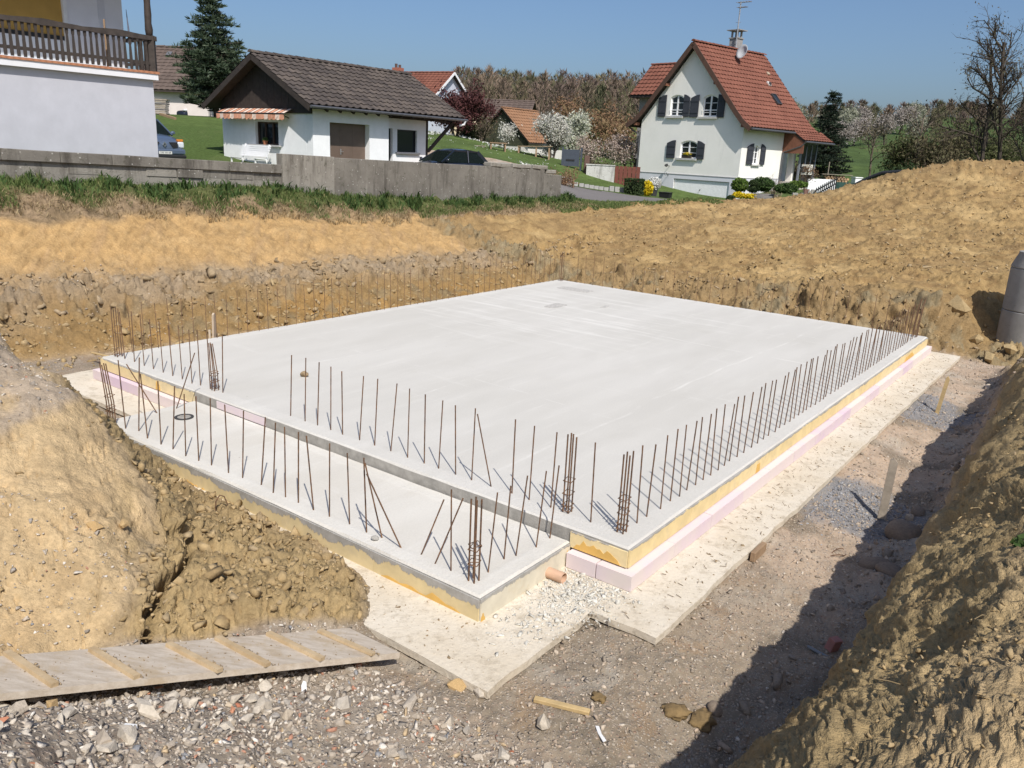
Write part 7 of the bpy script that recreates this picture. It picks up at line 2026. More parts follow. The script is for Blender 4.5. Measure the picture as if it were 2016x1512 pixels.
tree('bare_tree', 'tall bare ochre tree just left of the willow', 'tree', at(4.9, 98), 9.0, .2, BR3, 20, M_TWIGO, M_RBUD, 900, .12, .4, trunk_f=.55)
tree('round_shrub', 'round reddish brown twiggy shrub at the end of the concrete wall', 'shrub', at(2.2, 44.2), 2.0, .035, [(9, .55, .6, .04, .2), (6, .5, .6, .04, .2), (3, .5, .6, .0, .2), (0, 0, 0, 0, 0)], 21, M_TWIGR, M_RBUD, 1800, .035, .10, stems=6, trunk_f=.62)
tree('garden_shrub', 'dark rounded shrub on top of the streaked white wall', 'shrub', at(4.9, 54.0, .6), 1.1, .03, BR2, 22, M_TWIG, M_OLIVE2, 2200, .05, .16, stems=5, trunk_f=.6)
tree('garden_shrub', 'brown twiggy hedge shrub above the dark red boards', 'shrub', at(6.5, 54.2, .5), 1.3, .03, BR2, 23, M_TWIGR, M_RBUD, 1200, .045, .16, stems=6, trunk_f=.6)
tree('garden_shrub', 'bright lime green shrub behind the grey gate', 'shrub', at(3.6, 55.5, .5), .8, .03, BR2, 24, M_TWIG, M_LIME_L, 900, .05, .14, stems=4, trunk_f=.6)
tree('bare_shrub', 'upright bare shrub against the side wall of the white house', 'shrub', (15.1, 50.6, 1.4), 2.3, .03, BR2, 25, wood_mat('pale_twigs', (.24, .19, .14), (.33, .27, .20)), None, stems=7, trunk_f=.66)
tree('bare_shrub', 'round headed bare shrub right of the porch of the white house', 'shrub', (17.2, 51.0, 1.9), 2.1, .05, BR3, 26, M_TWIG, M_RBUD, 500, .03, .1, trunk_f=.6)
tree('bare_shrub', 'wide brown bare thicket behind the porch under the spruce', 'shrub', at(19.2, 60.0), 3.2, .05, BR3, 27, M_TWIG, M_OLIVE2, 1400, .05, .2, stems=5, trunk_f=.6)
# big thickets and bare trees on the right
for (x, y, h, st, mt, n, lb, sd_) in ((30.2, 66, 5.0, 6, M_OLIVE, 7000, 'dark olive thicket at the left end of the row beyond the mound', 31), (31.2, 64.5, 6.0, 6, M_OLIVE2, 6500, 'tall brown olive thicket second from the left beyond the mound', 32), (34.2, 67, 6.6, 6, M_OLIVE, 7500, 'highest green thicket in the row beyond the mound', 33), (34.6, 63, 5.2, 6, M_OLIVE, 6500, 'dense green thicket right of the highest one', 34), (27.0, 59.5, 2.6, 5, M_HEDGE, 3200, 'low very dark bush at the foot of the olive thickets', 35), (36.6, 69, 6.0, 5, M_OLIVE2, 4500, 'brown thicket behind the two tall bare trunks', 36), (41.5, 72, 5.6, 5, M_OLIVE2, 3500, 'brown thicket at the right edge behind the bare trees', 37), (30.8, 60.5, 3.6, 6, M_OLIVE2, 4500, 'brown bush in front of the green thickets', 38)):
    tree('thicket', lb, 'thicket', at(x, y), h, .07, [(9, .7, .6, .04, .12), (6, .7, .55, .05, .15), (3, .7, .55, .04, .2), (0, 0, 0, .04, 0)], sd_, M_TWIG, mt, n, .085, .32, stems=st, trunk_f=.62)
TALL = [(14, .75, .34, .03, .28), (8, .75, .55, .05, .25), (5, .7, .55, .05, .25), (0, 0, 0, .05, 0)]
M_BARKD = wood_mat('black_brown_bark', (.045, .037, .030), (.085, .07, .055))
tree('bare_tree', 'tall bare tree, leftmost trunk standing behind the mound at the right', 'tree', at(26.3, 48.2), 8.6, .13, TALL, 41, M_BARKD, M_OLIVE2, 700, .05, .2, lean=(-.02, .1), trunk_f=.92, rz=0)
tree('bare_tree', 'tallest bare tree at the right edge with a wide twiggy head', 'tree', at(27.3, 48.4), 9.6, .13, TALL, 42, M_BARKD, M_OLIVE2, 900, .05, .2, lean=(.03, 0), trunk_f=.92, rz=0)
tree('bare_tree', 'thinner leaning bare tree at the far right edge', 'tree', at(27.5, 47.0), 8.4, .08, TALL, 43, M_BARKD, M_OLIVE2, 600, .05, .2, lean=(.14, 0), trunk_f=.9, rz=0)
tree('bare_tree', 'grey bare tree rising above the olive thickets', 'tree', at(33.6, 72), 8.6, .12, BR3, 44, M_TWIG, M_OLIVE2, 500, .06, .3, trunk_f=.6)
tree('bare_tree', 'second grey bare tree left of the one above the thickets', 'tree', at(30.6, 74), 7.2, .10, BR3, 45, M_TWIG, M_OLIVE2, 500, .06, .3, trunk_f=.6)
# orchard of blossom trees on the right hand meadow
M_ORCH = island('far_blossom', [(0, (.30, .255, .225)), (.6, (.38, .34, .31)), (1, (.22, .20, .15))], trans=.2)
M_ORCHG = island('far_budding', [(0, (.24, .25, .17)), (.6, (.33, .33, .26)), (1, (.18, .19, .11))], trans=.2)
ob = tree('orchard_tree', 'pale blossoming orchard tree on the meadow right of the spruce', 'tree', at(55, 142), 6.2, .16, BR3, 51, M_BARK, M_ORCH, 3000, .13, .45, trunk_f=.55, group='orchard trees on the far meadow')
og = tree('orchard_tree', 'grey green orchard tree on the meadow right of the spruce', 'tree', at(62, 175), 6.4, .16, BR3, 52, M_BARK, M_ORCHG, 3000, .15, .45, trunk_f=.55, group='grey green trees on the far meadow')
for k, (x, y, s) in enumerate(((50, 135, .9), (60, 160, 1.0), (67, 158, 1.1), (72, 190, 1.2), (57, 190, 1.2), (64, 205, 1.3), (80, 200, 1.3), (76, 165, 1.0), (90, 205, 1.4), (98, 215, 1.4))):
    o = copy_tree(ob if k % 2 == 0 else og); o.location = at(x, y, -.1); o.rotation_euler = (0, 0, k * 1.3); o.scale = (s, s, s)
# ---------------- wooded hill: one far mass of leafless and budding trees
def forest(name, spots, seed, tag_):
    g = np.random.default_rng(seed); Vs = []; n0 = 0
    for (x, y, h) in spots:
        z = h1(x, y) - .5
        n = 320
        kind = g.random()
        w = h * g.uniform(.24, .36)
        # trunk
        a = g.uniform(0, 6.28, n); q = g.uniform(0, 1, n) ** .55; f = g.uniform(.18, 1, n)
        prof = np.sin(np.clip(f * 1.02, 0, 1) ** .8 * PI) ** .6 * 1.0
        r = w * q * (prof + .05)
        c = np.stack([x + r * np.cos(a), y + r * np.sin(a), z + h * f], 1)
        d = np.stack([np.cos(a) * q * .8, np.sin(a) * q * .8, g.uniform(.5, 1.2, n)], 1); d /= np.linalg.norm(d, axis=1)[:, None]
        s = np.cross(d, g.normal(size=(n, 3))); s /= np.linalg.norm(s, axis=1)[:, None]
        L = g.uniform(.5, 1.5, (n, 1)); Wd_ = np.where(g.random((n, 1)) < .7, .07, g.uniform(.13, .26, (n, 1)))
        V = np.stack([c - s * Wd_, c + s * Wd_, c + d * L], 1).reshape(-1, 3)
        t3 = np.array([[x - .18, y, z], [x + .18, y, z], [x, y, z + h * .9]])
        Vs.append(V); Vs.append(t3)
    V = np.concatenate(Vs)
    # colour by tree through vertex colour so that each crown keeps one hue
    cols = []
    pal = np.array([(.135, .10, .078), (.150, .112, .082), (.125, .10, .072), (.115, .102, .062), (.10, .095, .055), (.12, .09, .075), (.085, .085, .05)], np.float32)
    for k, _ in enumerate(spots):
        c = pal[g.integers(0, len(pal))] * g.uniform(.8, 1.15)
        c = c * 1.35
        m_ = g.uniform(.75, 1.25, (len(Vs[2 * k]) // 3, 1)) * c[None]
        cols.append(np.repeat(m_, 3, 0)); cols.append(np.tile(c * .7, (3, 1)))
    o = np_mesh(name, V, np.arange(len(V)).reshape(-1, 3), M_FOREST, col=np.concatenate(cols))
    tag(o, kind='stuff', label=tag_)
    return o
t = NT('forest_twigs'); c = t.n('ShaderNodeAttribute'); c.attribute_name = 'Col'; t.base(c.outputs[0]); M_FOREST = t.set(.95, 0, .05)
spots = []
for y in np.arange(176, 268, 9.0):
    x = -.082 * y + random.uniform(0, 4)
    while x < .17 * y:
        spots.append((x, y + random.uniform(-3, 3), random.uniform(9.0, 12.5) * (1.0 if y > 200 else .8)))
        x += random.uniform(2.6, 4.4)
forest('wooded_hill', spots, 77, 'brown leafless wood covering the hill behind the houses')
spots = [(random.uniform(85, 170), random.uniform(225, 330), random.uniform(4, 6)) for k in range(70)] + [(random.uniform(48, 130), random.uniform(150, 240) if k % 3 else random.uniform(110, 130) , random.uniform(4, 7)) for k in range(0)]
spots += [(48 + k * 4.6 + random.uniform(-2, 2), 232 + random.uniform(-8, 8), random.uniform(3.5, 6)) for k in range(22)]
forest('hedgerow', spots, 78, 'grey brown hedgerow trees along the crest of the far meadow')

# ---------------- grass and weeds on the verge
def blades(name, X_, Y_, Z_, hgt, wid, mat, seed, lean=.35):
    g = np.random.default_rng(seed); n = len(X_)
    a = g.uniform(0, 2 * PI, n); s = np.stack([np.cos(a), np.sin(a), np.zeros(n)], 1)
    ld = g.normal(size=(n, 2)) * lean
    h_ = hgt * g.uniform(.5, 1.25, n)
    b = np.stack([X_, Y_, Z_ - .02], 1)
    mid = b + np.stack([ld[:, 0] * h_ * .35, ld[:, 1] * h_ * .35, h_ * .6], 1)
    tip = b + np.stack([ld[:, 0] * h_, ld[:, 1] * h_, h_ * (1 - .25 * np.hypot(ld[:, 0], ld[:, 1]))], 1)
    w = (wid * g.uniform(.6, 1.3, n))[:, None]
    V = np.stack([b - s * w, b + s * w, mid + s * w * .8, tip, mid - s * w * .8], 1).reshape(-1, 3)
    i = np.arange(n) * 5
    F3 = np.concatenate([np.stack([i, i + 1, i + 2], 1), np.stack([i, i + 2, i + 4], 1), np.stack([i + 4, i + 2, i + 3], 1)])
    return np_mesh(name, V, F3, mat)
M_GRASS = island('verge_grass', [(0, (.075, .115, .030)), (.45, (.12, .17, .048)), (.8, (.18, .225, .075)), (1, (.30, .27, .12))], trans=.3)
M_STRAW = island('dry_grass', [(0, (.20, .145, .075)), (.5, (.32, .24, .13)), (1, (.42, .33, .19))], trans=.2)
g = np.random.default_rng(21)
def verge_points(n, s0, s1, thr, u0=-6.0, u1=23.5, fs=1.1):
    out = []
    u = g.uniform(u0, u1, n); s = g.uniform(s0, s1, n)
    # more blades where the bank is close to the camera are not needed: weight by a patchy noise
    x = NX + UX * u + VX * (W0 + s); y = NY + UY * u + VY * (W0 + s)
    nz = fbm(u * fs, s * fs * 1.3, u * 0, 3)
    edge = sstep(s0, s0 + .35, s + nz * .35)
    k = (nz + edge * 1.0 > thr + g.uniform(-.3, .3, n))
    return x[k], y[k], surf(x[k], y[k]), nz[k]
x, y, z, nz = verge_points(42000, 5.85, 6.72, .66)
o = blades('verge_grass', x, y, z, (.07 + .11 * np.clip(nz + .25, 0, 1)), .010, M_GRASS, 5); tag(o, kind='stuff', label='green grass growing along the foot of the concrete walls')
x, y, z, nz = verge_points(9000, 6.1, 6.75, .95, fs=2.0)
o = blades('nettle_clumps', x, y, z, (.20 + .16 * np.clip(nz, 0, 1)), .022, M_LEAF_G, 6, .45); tag(o, kind='stuff', label='taller weeds in clumps against the concrete wall')
x, y, z, nz = verge_points(15000, 5.45, 6.25, .62, fs=2.3)
o = blades('dry_grass', x, y, z, np.full(len(x), .16), .008, M_STRAW, 7, .8); tag(o, kind='stuff', label='dry straw and roots hanging at the top of the bank')
# verge by the drive, further right
n = 9000; u = g.uniform(20.5, 25.5, n); s = g.uniform(5.4, 7.4, n)
x = NX + UX * u + VX * (W0 + s); y = NY + UY * u + VY * (W0 + s); x = np.concatenate([x, g.uniform(2.5, 8.5, 9000)]); y = np.concatenate([y, g.uniform(34.6, 37.8, 9000)])
k = (zone(x, y) != 9)
o = blades('roadside_grass', x[k], y[k], surf(x[k], y[k]), np.full(k.sum(), .12), .013, M_GRASS, 8); tag(o, kind='stuff', label='grass strip between the excavation and the asphalt drive')
# fallen petals and daisies on the garden slope
n = 2600; x = g.uniform(-10, 3, n); y = g.uniform(47.5, 63, n); k = fbm(x * .35, y * .22, x * 0, 3) > .05; x = x[k]; y = y[k]; z = surf(x, y) + .03
r_ = np.random.default_rng(3); ce = np.stack([x, y, z], 1)
ob_ = leaf_quads('fallen_petals', ce, .075, M_WHITE_L, None, r_, 1.8, up=.0); tag(ob_, kind='stuff', label='drifts of white petals on the sloping lawn')

# ================================================================== STONES, CLODS AND LITTER
_rk = {1: [hull_rock(100 + k, 10, (1.0, .88, .78)) for k in range(10)], 2: [hull_rock(200 + k, 20, (1.05, .85, .7)) for k in range(10)]}
def scatter(name, x, y, rad, mat, sub, seed, label, sink=.35, flat=(.55, .95), smooth=False, z=None, kind='stuff'):
    g = np.random.default_rng(seed); n = len(x)
    if z is None: z = surf(x, y)
    q = g.normal(size=(n, 4)); q /= np.linalg.norm(q, axis=1)[:, None]
    w_, a, b, c = q.T
    Rt = np.stack([np.stack([1 - 2 * (b * b + c * c), 2 * (a * b - c * w_), 2 * (a * c + b * w_)], -1), np.stack([2 * (a * b + c * w_), 1 - 2 * (a * a + c * c), 2 * (b * c - a * w_)], -1), np.stack([2 * (a * c - b * w_), 2 * (b * c + a * w_), 1 - 2 * (a * a + b * b)], -1)], 1)
    sc = np.stack([g.uniform(.8, 1.3, n), g.uniform(.6, 1.0, n), g.uniform(flat[0], flat[1], n)], 1) * rad[:, None]
    vi = g.integers(0, 10, n)
    Vs, Fs, b0 = [], [], 0
    for k in range(10):
        v, f = _rk[sub][k]; f = np.array(f); idx = np.nonzero(vi == k)[0]
        if not len(idx): continue
        vv = v[None] * sc[idx][:, None, :]
        # turn mostly about z so that stones lie flat, with a little tilt
        vv = np.einsum('nij,nkj->nki', Rt[idx], vv) * np.array([1, 1, .8])
        vv = vv + np.stack([x[idx], y[idx], z[idx] + rad[idx] * (.5 - sink)], 1)[:, None, :]
        Vs.append(vv.reshape(-1, 3))
        Fs.append((f[None] + (np.arange(len(idx)) * len(v))[:, None, None] + b0).reshape(-1, 3)); b0 += len(idx) * len(v)
    o = np_mesh(name, np.concatenate(Vs), np.concatenate(Fs), mat, smooth=smooth)
    return tag(o, label=label, kind=kind)
def pts_in(n, x0, x1, y0, y1, zones, cond=None, seed=0):
    g = np.random.default_rng(seed); x = g.uniform(x0, x1, n); y = g.uniform(y0, y1, n)
    k = np.isin(zone(x, y), zones)
    if cond is not None: k &= cond(x, y)
    return x[k], y[k]
def lognorm(n, med, sig, lo, hi, seed):
    return np.clip(med * np.exp(np.random.default_rng(seed).normal(size=n) * sig), lo, hi)
PAL = [(0, (.26, .225, .185)), (.10, (.38, .325, .26)), (.26, (.47, .40, .32)), (.42, (.41, .355, .29)), (.58, (.56, .50, .415)), (.70, (.32, .285, .245)), (.80, (.60, .545, .47)), (.87, (.40, .21, .14)), (.90, (.48, .36, .22)), (.94, (.25, .25, .255)), (.97, (.68, .63, .56)), (1, (.68, .63, .56))]
M_GRAVEL = island('rubble_stones', PAL, .9, .2, 40, .4, 120)
PAL2 = [(0, (.26, .215, .165)), (.15, (.36, .285, .215)), (.35, (.43, .335, .25)), (.55, (.37, .30, .23)), (.7, (.49, .41, .32)), (.85, (.29, .25, .205)), (.93, (.58, .51, .42)), (1, (.40, .27, .19))]
M_GRAVEL2 = island('tan_pebbles', PAL2, .9, .2, 40, .3, 150)
M_GREYST = island('grey_crushed_stone', [(0, (.13, .13, .135)), (.3, (.20, .20, .21)), (.6, (.27, .27, .28)), (1, (.38, .38, .39))], .85, .15, 60)
M_CLODS = island('soil_clods', [(0, (.25, .175, .085)), (.4, (.34, .245, .125)), (.75, (.39, .285, .15)), (1, (.31, .235, .14))], .95, .2, 25, .6, 60)
M_CLODG = island('grey_soil_clods', [(0, (.23, .165, .092)), (.4, (.30, .222, .13)), (.75, (.345, .262, .165)), (1, (.27, .195, .108))], .95, .2, 20, .6, 50)
# foreground rubble
x, y = pts_in(60000, -4.2, 2.2, 2.6, 6.2, [1], None, 1); x, y = x[:16000], y[:16000]
scatter('rubble_gravel', x, y, lognorm(len(x), .0125, .62, .005, .042, 2), M_GRAVEL, 1, 3, 'grey brown rubble gravel covering the foreground')
x, y = pts_in(26000, -1.5, 5.5, 4.2, 9.0, [0], None, 4); x, y = x[:13000], y[:13000]
scatter('pit_pebbles', x, y, lognorm(len(x), .0095, .58, .004, .036, 5), M_GRAVEL2, 1, 6, 'small tan pebbles strewn over the pit floor')
x, y = pts_in(30000, 2, 11.5, 8.5, 18.5, [0], None, 7); x, y = x[:4500], y[:4500]
scatter('pit_pebbles', x, y, lognorm(len(x), .015, .45, .006, .045, 8), M_GRAVEL2, 1, 9, 'small reddish tan pebbles on the far pit floor')
x, y = pts_in(9000, -9, -4, 9.5, 16, [0, 4], None, 10); x, y = x[:1500], y[:1500]
scatter('pit_pebbles', x, y, lognorm(len(x), .015, .45, .006, .05, 11), M_GRAVEL2, 1, 12, 'pebbles on the pit floor left of the slab')
for k, (sx, sy, n) in enumerate(((4.0, 8.72, 1700), (6.72, 12.8, 1300))):
    g = np.random.default_rng(60 + k); a = g.normal(size=(n, 2)); du = a[:, 0] * .42; dv = a[:, 1] * .34
    u0, v0 = to_uv(sx, sy); v_ = np.clip(v0 + dv, -2.2, -.72); u_ = u0 + du
    x = NX + UX * u_ + VX * v_; y = NY + UY * u_ + VY * v_
    scatter('crushed_stone', x, y, lognorm(n, .014, .3, .007, .028, 61 + k), M_GREYST, 1, 62 + k, ['grey crushed stone heaped round the nearer stake', 'grey crushed stone heaped round the farther stake'][k])
# gravel on top of the left heap
x, y = pts_in(20000, -8.5, -3.4, 5.4, 10, [2], lambda x, y: surf(x, y) > .93, 13); x, y = x[:2600], y[:2600]
scatter('heap_gravel', x, y, lognorm(len(x), .015, .5, .006, .05, 14), M_GRAVEL, 1, 15, 'loose gravel lying on top of the soil heap')
x, y = pts_in(20000, -4.5, -2.4, 4.0, 5.6, [2, 1], None, 16); x, y = x[:900], y[:900]
scatter('heap_gravel', x, y, lognorm(len(x), .012, .5, .005, .04, 17), M_GRAVEL, 1, 18, 'gravel along the foot of the soil heap')
x, y = pts_in(9000, -6, -2.4, 4.6, 8, [2], None, 19); x, y = x[:170], y[:170]
scatter('soil_crumbs', x, y, lognorm(len(x), .011, .5, .005, .035, 20), M_CLODS, 1, 21, 'small crumbs of dry soil on the heap')
# clods
x, y = pts_in(9000, -4.6, -.8, 4.6, 8.6, [3], None, 22); x, y = x[:1600], y[:1600]
scatter('soil_clods', x, y, lognorm(len(x), .022, .7, .007, .11, 23), M_CLODS, 1, 24, 'broken clods of clay dumped against the lower slab')
def uvpts(n, u0, u1, s0, s1, seed, uneven=1.0):
    g = np.random.default_rng(seed); u = g.uniform(u0, u1, n); s = g.uniform(s0, s1, n)
    bs = np.interp(u, tabu, [t[4] for t in BANK]); s = bs - .35 + (s) * 1
    x = NX + UX * u + VX * (W0 + s); y = NY + UY * u + VY * (W0 + s); return x, y
x, y = uvpts(1700, -8, 17, -.85, .7, 25)
k = (fbm(x * .9, y * .9, x * 0, 3) > -.25); x, y = x[k], y[k]
scatter('bank_clods', x, y, lognorm(len(x), .042, .55, .018, .14, 26), M_CLODG, 1, 27, 'grey brown clods lying along the bench of the bank', flat=(.45, .8))
x, y = uvpts(1700, -8, 13, -2.4, -.5, 28)
scatter('bank_clods', x, y, lognorm(len(x), .04, .55, .02, .13, 29), M_CLODS, 1, 30, 'clods fallen to the foot of the bank behind the slab', flat=(.5, .9))
x, y = uvpts(170, -8, 17, -.6, .45, 48)
scatter('bank_blocks', x, y, lognorm(len(x), .09, .35, .05, .2, 49), M_CLODG, 2, 50, 'larger grey brown blocks of dried soil along the bench of the bank', flat=(.4, .7))
g_ = np.random.default_rng(51); n_ = 900; u_ = g_.uniform(-2, 12.6, n_); s_ = np.interp(u_, tabu, [t[1] for t in BANK]) + g_.normal(size=n_) * .35
x, y = NX + UX * u_ + VX * (W0 + s_), NY + UY * u_ + VY * (W0 + s_); k = (fbm(u_ * .9, s_ * .9, u_ * 0, 3) > -.1) & (s_ > .45); x, y = x[k], y[k]
scatter('toe_rubble', x, y, lognorm(len(x), .045, .55, .015, .15, 52), M_CLODS, 1, 53, 'tan rubble fallen at the toe of the bank behind the slab', flat=(.6, .95))
x, y = pts_in(40000, 2.5, 24, 16.5, 37, [5], None, 31); x, y = x[:7500], y[:7500]
scatter('mound_clods', x, y, lognorm(len(x), .034, .55, .014, .13, 32), M_CLODS, 1, 33, 'dry clods covering the spoil mound', flat=(.4, .8))
x, y = pts_in(90000, .8, 10, 1.9, 16, [6], None, 34); x, y = x[:12000], y[:12000]
scatter('cut_crumbs', x, y, lognorm(len(x), .0115, .5, .005, .035, 35), M_CLODS, 1, 36, 'crumbly clods on the slope at the right', sink=.3)
x, y = pts_in(9000, 2.5, 13, 16, 26, [5, 0], lambda x, y: (to_uv(x, y)[0] > 12.8) & (to_uv(x, y)[0] < 14.6), 37); x, y = x[:700], y[:700]
scatter('cut_stones', x, y, lognorm(len(x), .035, .5, .015, .10, 38), M_CLODG, 1, 39, 'stones and clods in the cut at the far end of the pit')
# single stones one can tell apart in the foreground
PALE = [(0, (.36, .30, .235)), (.3, (.44, .385, .31)), (.6, (.52, .46, .375)), (.8, (.33, .30, .26)), (1, (.47, .38, .27))]
M_STONE = island('limestone_piece', PALE, .9, .18, 30, .5, 90, obj=True)
M_BRICKF = island('brick_piece', [(0, (.36, .14, .08)), (.5, (.44, .19, .11)), (1, (.50, .27, .16))], .9, .15, 40, .4, 90, obj=True)
rock_me = []
for k in range(14):
    m = MB(); v, f = hull_rock(300 + k, 15, (1.05, .95, .9)); m.add(v, f); o = m.build('stone_tmp', M_STONE); rock_me.append(o.data); bpy.data.objects.remove(o)
brick_me = []
for k in range(5):
    m = MB(); v, f = hull_rock(340 + k, 9, (1, 1, 1)); m.add(v * np.array([1.1, .8, .55]), f); o = m.build('brick_tmp', M_BRICKF); brick_me.append(o.data); bpy.data.objects.remove(o)
def stone(x, y, r, label, group=None, me=None, z=None, sq=None, cat='stone', name='stone'):
    o = link_mesh(name, me or random.choice(rock_me))
    s = sq or (random.uniform(.85, 1.25), random.uniform(.7, 1.0), random.uniform(.55, .85))
    zz = float(surf(x, y)[0]) if z is None else z
    o.location = (x, y, zz + r * s[2] * .45); o.scale = (r * s[0], r * s[1], r * s[2]); o.rotation_euler = (random.uniform(-.4, .4), random.uniform(-.4, .4), random.uniform(0, 6.28))
    return tag(o, label, cat, group)
x, y = pts_in(4000, -3.8, 1.6, 2.9, 5.3, [1], None, 41)
rr = np.sort(lognorm(235, .044, .33, .031, .09, 42))[::-1]
for i in range(min(235, len(x))): stone(x[i], y[i], rr[i], 'pale angular rubble stone lying in the foreground gravel', 'rubble stones in the foreground gravel')
x, y = pts_in(1500, -3.8, 1.4, 2.9, 5.2, [1], None, 43)
for i in range(34): stone(x[i], y[i], random.uniform(.018, .038), 'orange red brick fragment lying in the foreground gravel', 'brick fragments in the foreground gravel', random.choice(brick_me), None, (1.2, .8, .5), 'brick fragment', 'brick_fragment')
M_OCHST = simple('ochre_limestone', (.50, .34, .16), .9, .2, 12, .5, 60)
def own(o, mat):
    o.data = o.data.copy(); o.data.materials.clear(); o.data.materials.append(mat); return o
own(stone(-2.98, 5.72, .075, 'upper of two ochre stones stuck in the side of the soil heap'), M_OCHST)
own(stone(-3.08, 5.52, .068, 'lower of two ochre stones stuck in the side of the soil heap'), M_OCHST)
stone(-.58, 4.66, .095, 'pale pointed rubble stone near the corner of the footing, left of the lath')
stone(.32, 4.60, .075, 'pale upright rubble stone just below the wooden lath', None, rock_me[3], None, (.85, .85, 1.05))
own(stone(-.28, 4.98, .085, 'ochre stone resting against the front corner of the footing'), M_OCHST)
stone(-.12, 4.90, .075, 'pale stone leaning on the front corner of the footing')
stone(-2.92, 4.13, .085, 'large pale stone at the left edge behind the plank ramp')
own(stone(-2.42, 3.72, .06, 'ochre yellow stone in the gravel below the plank ramp'), M_OCHST)
M_BOULD = simple('grey_brown_boulder', (.23, .18, .135), .85, .2, 6, .4, 40)
ro = []
for k in range(3):
    m = MB(); v, f = ico(3); g = np.random.default_rng(k); d = 1 + .10 * np.array(fbm(v[:, 0] * 1.2 + k * 5, v[:, 1] * 1.2, v[:, 2] * 1.2, 3)); m.add(v * d[:, None], f); o = m.build('b', M_BOULD, smooth=True); ro.append(o.data); bpy.data.objects.remove(o)
for (px, py, r, sq, l) in ((4.30, 8.02, .165, (1.15, .9, .85), 'largest rounded boulder in the shaded trench below the nearer stake'), (3.72, 7.38, .125, (1.3, .9, .7), 'brown rounded boulder half in shade left of the largest one'), (3.76, 7.10, .11, (1.4, .9, .6), 'flat rounded boulder in the shade nearest the camera'), (3.02, 5.62, .09, (1.2, .9, .8), 'pale rounded cobble in the shaded trench below the right slope'), (1.58, 5.02, .055, (1.2, .9, .8), 'ochre round cobble at the edge of the shade'), (4.7, 8.55, .085, (1.1, .9, .7), 'small pale cobble next to the nearer stake')):
    o = stone(px, py, r, l, None, ro[int(r * 100) % 3], None, sq, 'boulder', 'boulder')
x, y = pts_in(6000, 1.4, 9, 4.2, 15, [0, 6], lambda x, y: (to_uv(x, y)[1] < -1.35) & (to_uv(x, y)[1] > -1.95), 44); x, y = x[:240], y[:240]
scatter('trench_cobbles', x, y, lognorm(len(x), .032, .5, .014, .10, 45), M_GRAVEL2, 2, 46, 'rounded cobbles lying in the shaded trench', smooth=True)
for i, (x_, y_, r, l) in enumerate(((10.45, 16.75, .24, 'large tan clod at the foot of the manhole shaft'), (10.05, 17.3, .22, 'tan clod left of the manhole shaft'), (9.75, 16.3, .20, 'flat tan slab of clay in front of the manhole shaft'), (9.75, 17.75, .28, 'tall upright clod in the cut left of the manhole shaft'))):
    o = own(stone(x_, y_, r, l, None, rock_me[i], None, (1.1, .8, 1.2 if i == 3 else .7), 'clod', 'clod'), simple('tan_clod', (.38, .28, .145), .95, .2, 8, .8, 30))
M_MUD = simple('wet_mud', (.20, .135, .06), .9, .25, 12, .9, 40)
for k, (x_, y_, r, l) in enumerate(((1.28, 4.95, .085, 'left lump of brown mud lying on the gravel beside the shade'), (1.47, 4.93, .095, 'right lump of brown mud at the very edge of the shade'), (.72, 4.95, .05, 'small flat patch of brown mud right of the wooden lath'))):
    m = MB(); v, f_ = ico(3); g = np.random.default_rng(k + 5); dd = 1 + .45 * np.array(fbm(v[:, 0] * 2.4 + k * 9, v[:, 1] * 2.4, v[:, 2] * 2.4, 4)); m.add(v * dd[:, None] * np.array([1.2, .9, .42]) * r, f_); o = m.build('mud_lump', M_MUD, smooth=True); o.location = (x_, y_, float(surf(x_, y_)[0]) + r * .12); o.rotation_euler = (0, 0, k * 1.1); tag(o, l, 'mud lump')
# mortar crumbs where the two slabs meet, and dirt on the footing
g = np.random.default_rng(70); n = 2600
u = np.concatenate([g.normal(-.36, .24, n), g.normal(-.9, .3, 700)]); v = np.concatenate([g.normal(.20, .20, n), g.normal(.3, .16, 700)])
k = (v < LV0 - .03) & (u < -.12) | ((v < LV0 - .03) & (u < .0) & (v > .02) & (u < -.11)); u, v = u[k], v[k]
x = NX + UX * u + VX * v; y = NY + UY * u + VY * v
M_MORT = island('mortar_crumbs', [(0, (.46, .44, .39)), (.4, (.56, .54, .48)), (.8, (.66, .63, .56)), (1, (.50, .45, .36))], .9, .15, 50)
scatter('mortar_crumbs', x, y, lognorm(len(x), .010, .65, .003, .045, 71), M_MORT, 1, 72, 'grey mortar crumbs and chips in the corner between the slabs', flat=(.2, .6), z=np.full(len(x), ZF))
n = 600
u = np.concatenate([g.uniform(-.55, 12.5, n), g.uniform(-1.9, -1.35, 200)]); v = np.concatenate([g.uniform(-.58, -.14, n), g.uniform(.05, 2.2, 200)])
x = NX + UX * u + VX * v; y = NY + UY * u + VY * v
scatter('footing_crumbs', x, y, lognorm(len(x), .007, .6, .003, .028, 73), M_CLODG, 1, 74, 'crumbs of soil and mortar on the concrete footing', flat=(.25, .7), z=np.full(len(x), ZF))
n = 170
u = g.uniform(-.5, 12.6, n); v = g.uniform(-.58, -.14, n); m = MB()
for i in range(n):
    p = S(u[i], v[i], ZF + .006); a = g.uniform(-.7, .7) + SLAB_ROT + (PI / 2 if i % 3 else 0); L = g.uniform(.015, .06)
    m.beam(p, p + Vector((math.cos(a) * L, math.sin(a) * L, g.uniform(0, .02))), .004, .004)
tag(m.build('wood_chips', simple('dark_chips', (.27, .21, .145), .9, .3, 20)), label='dark wood chips and twigs strewn on the footing', kind='stuff')
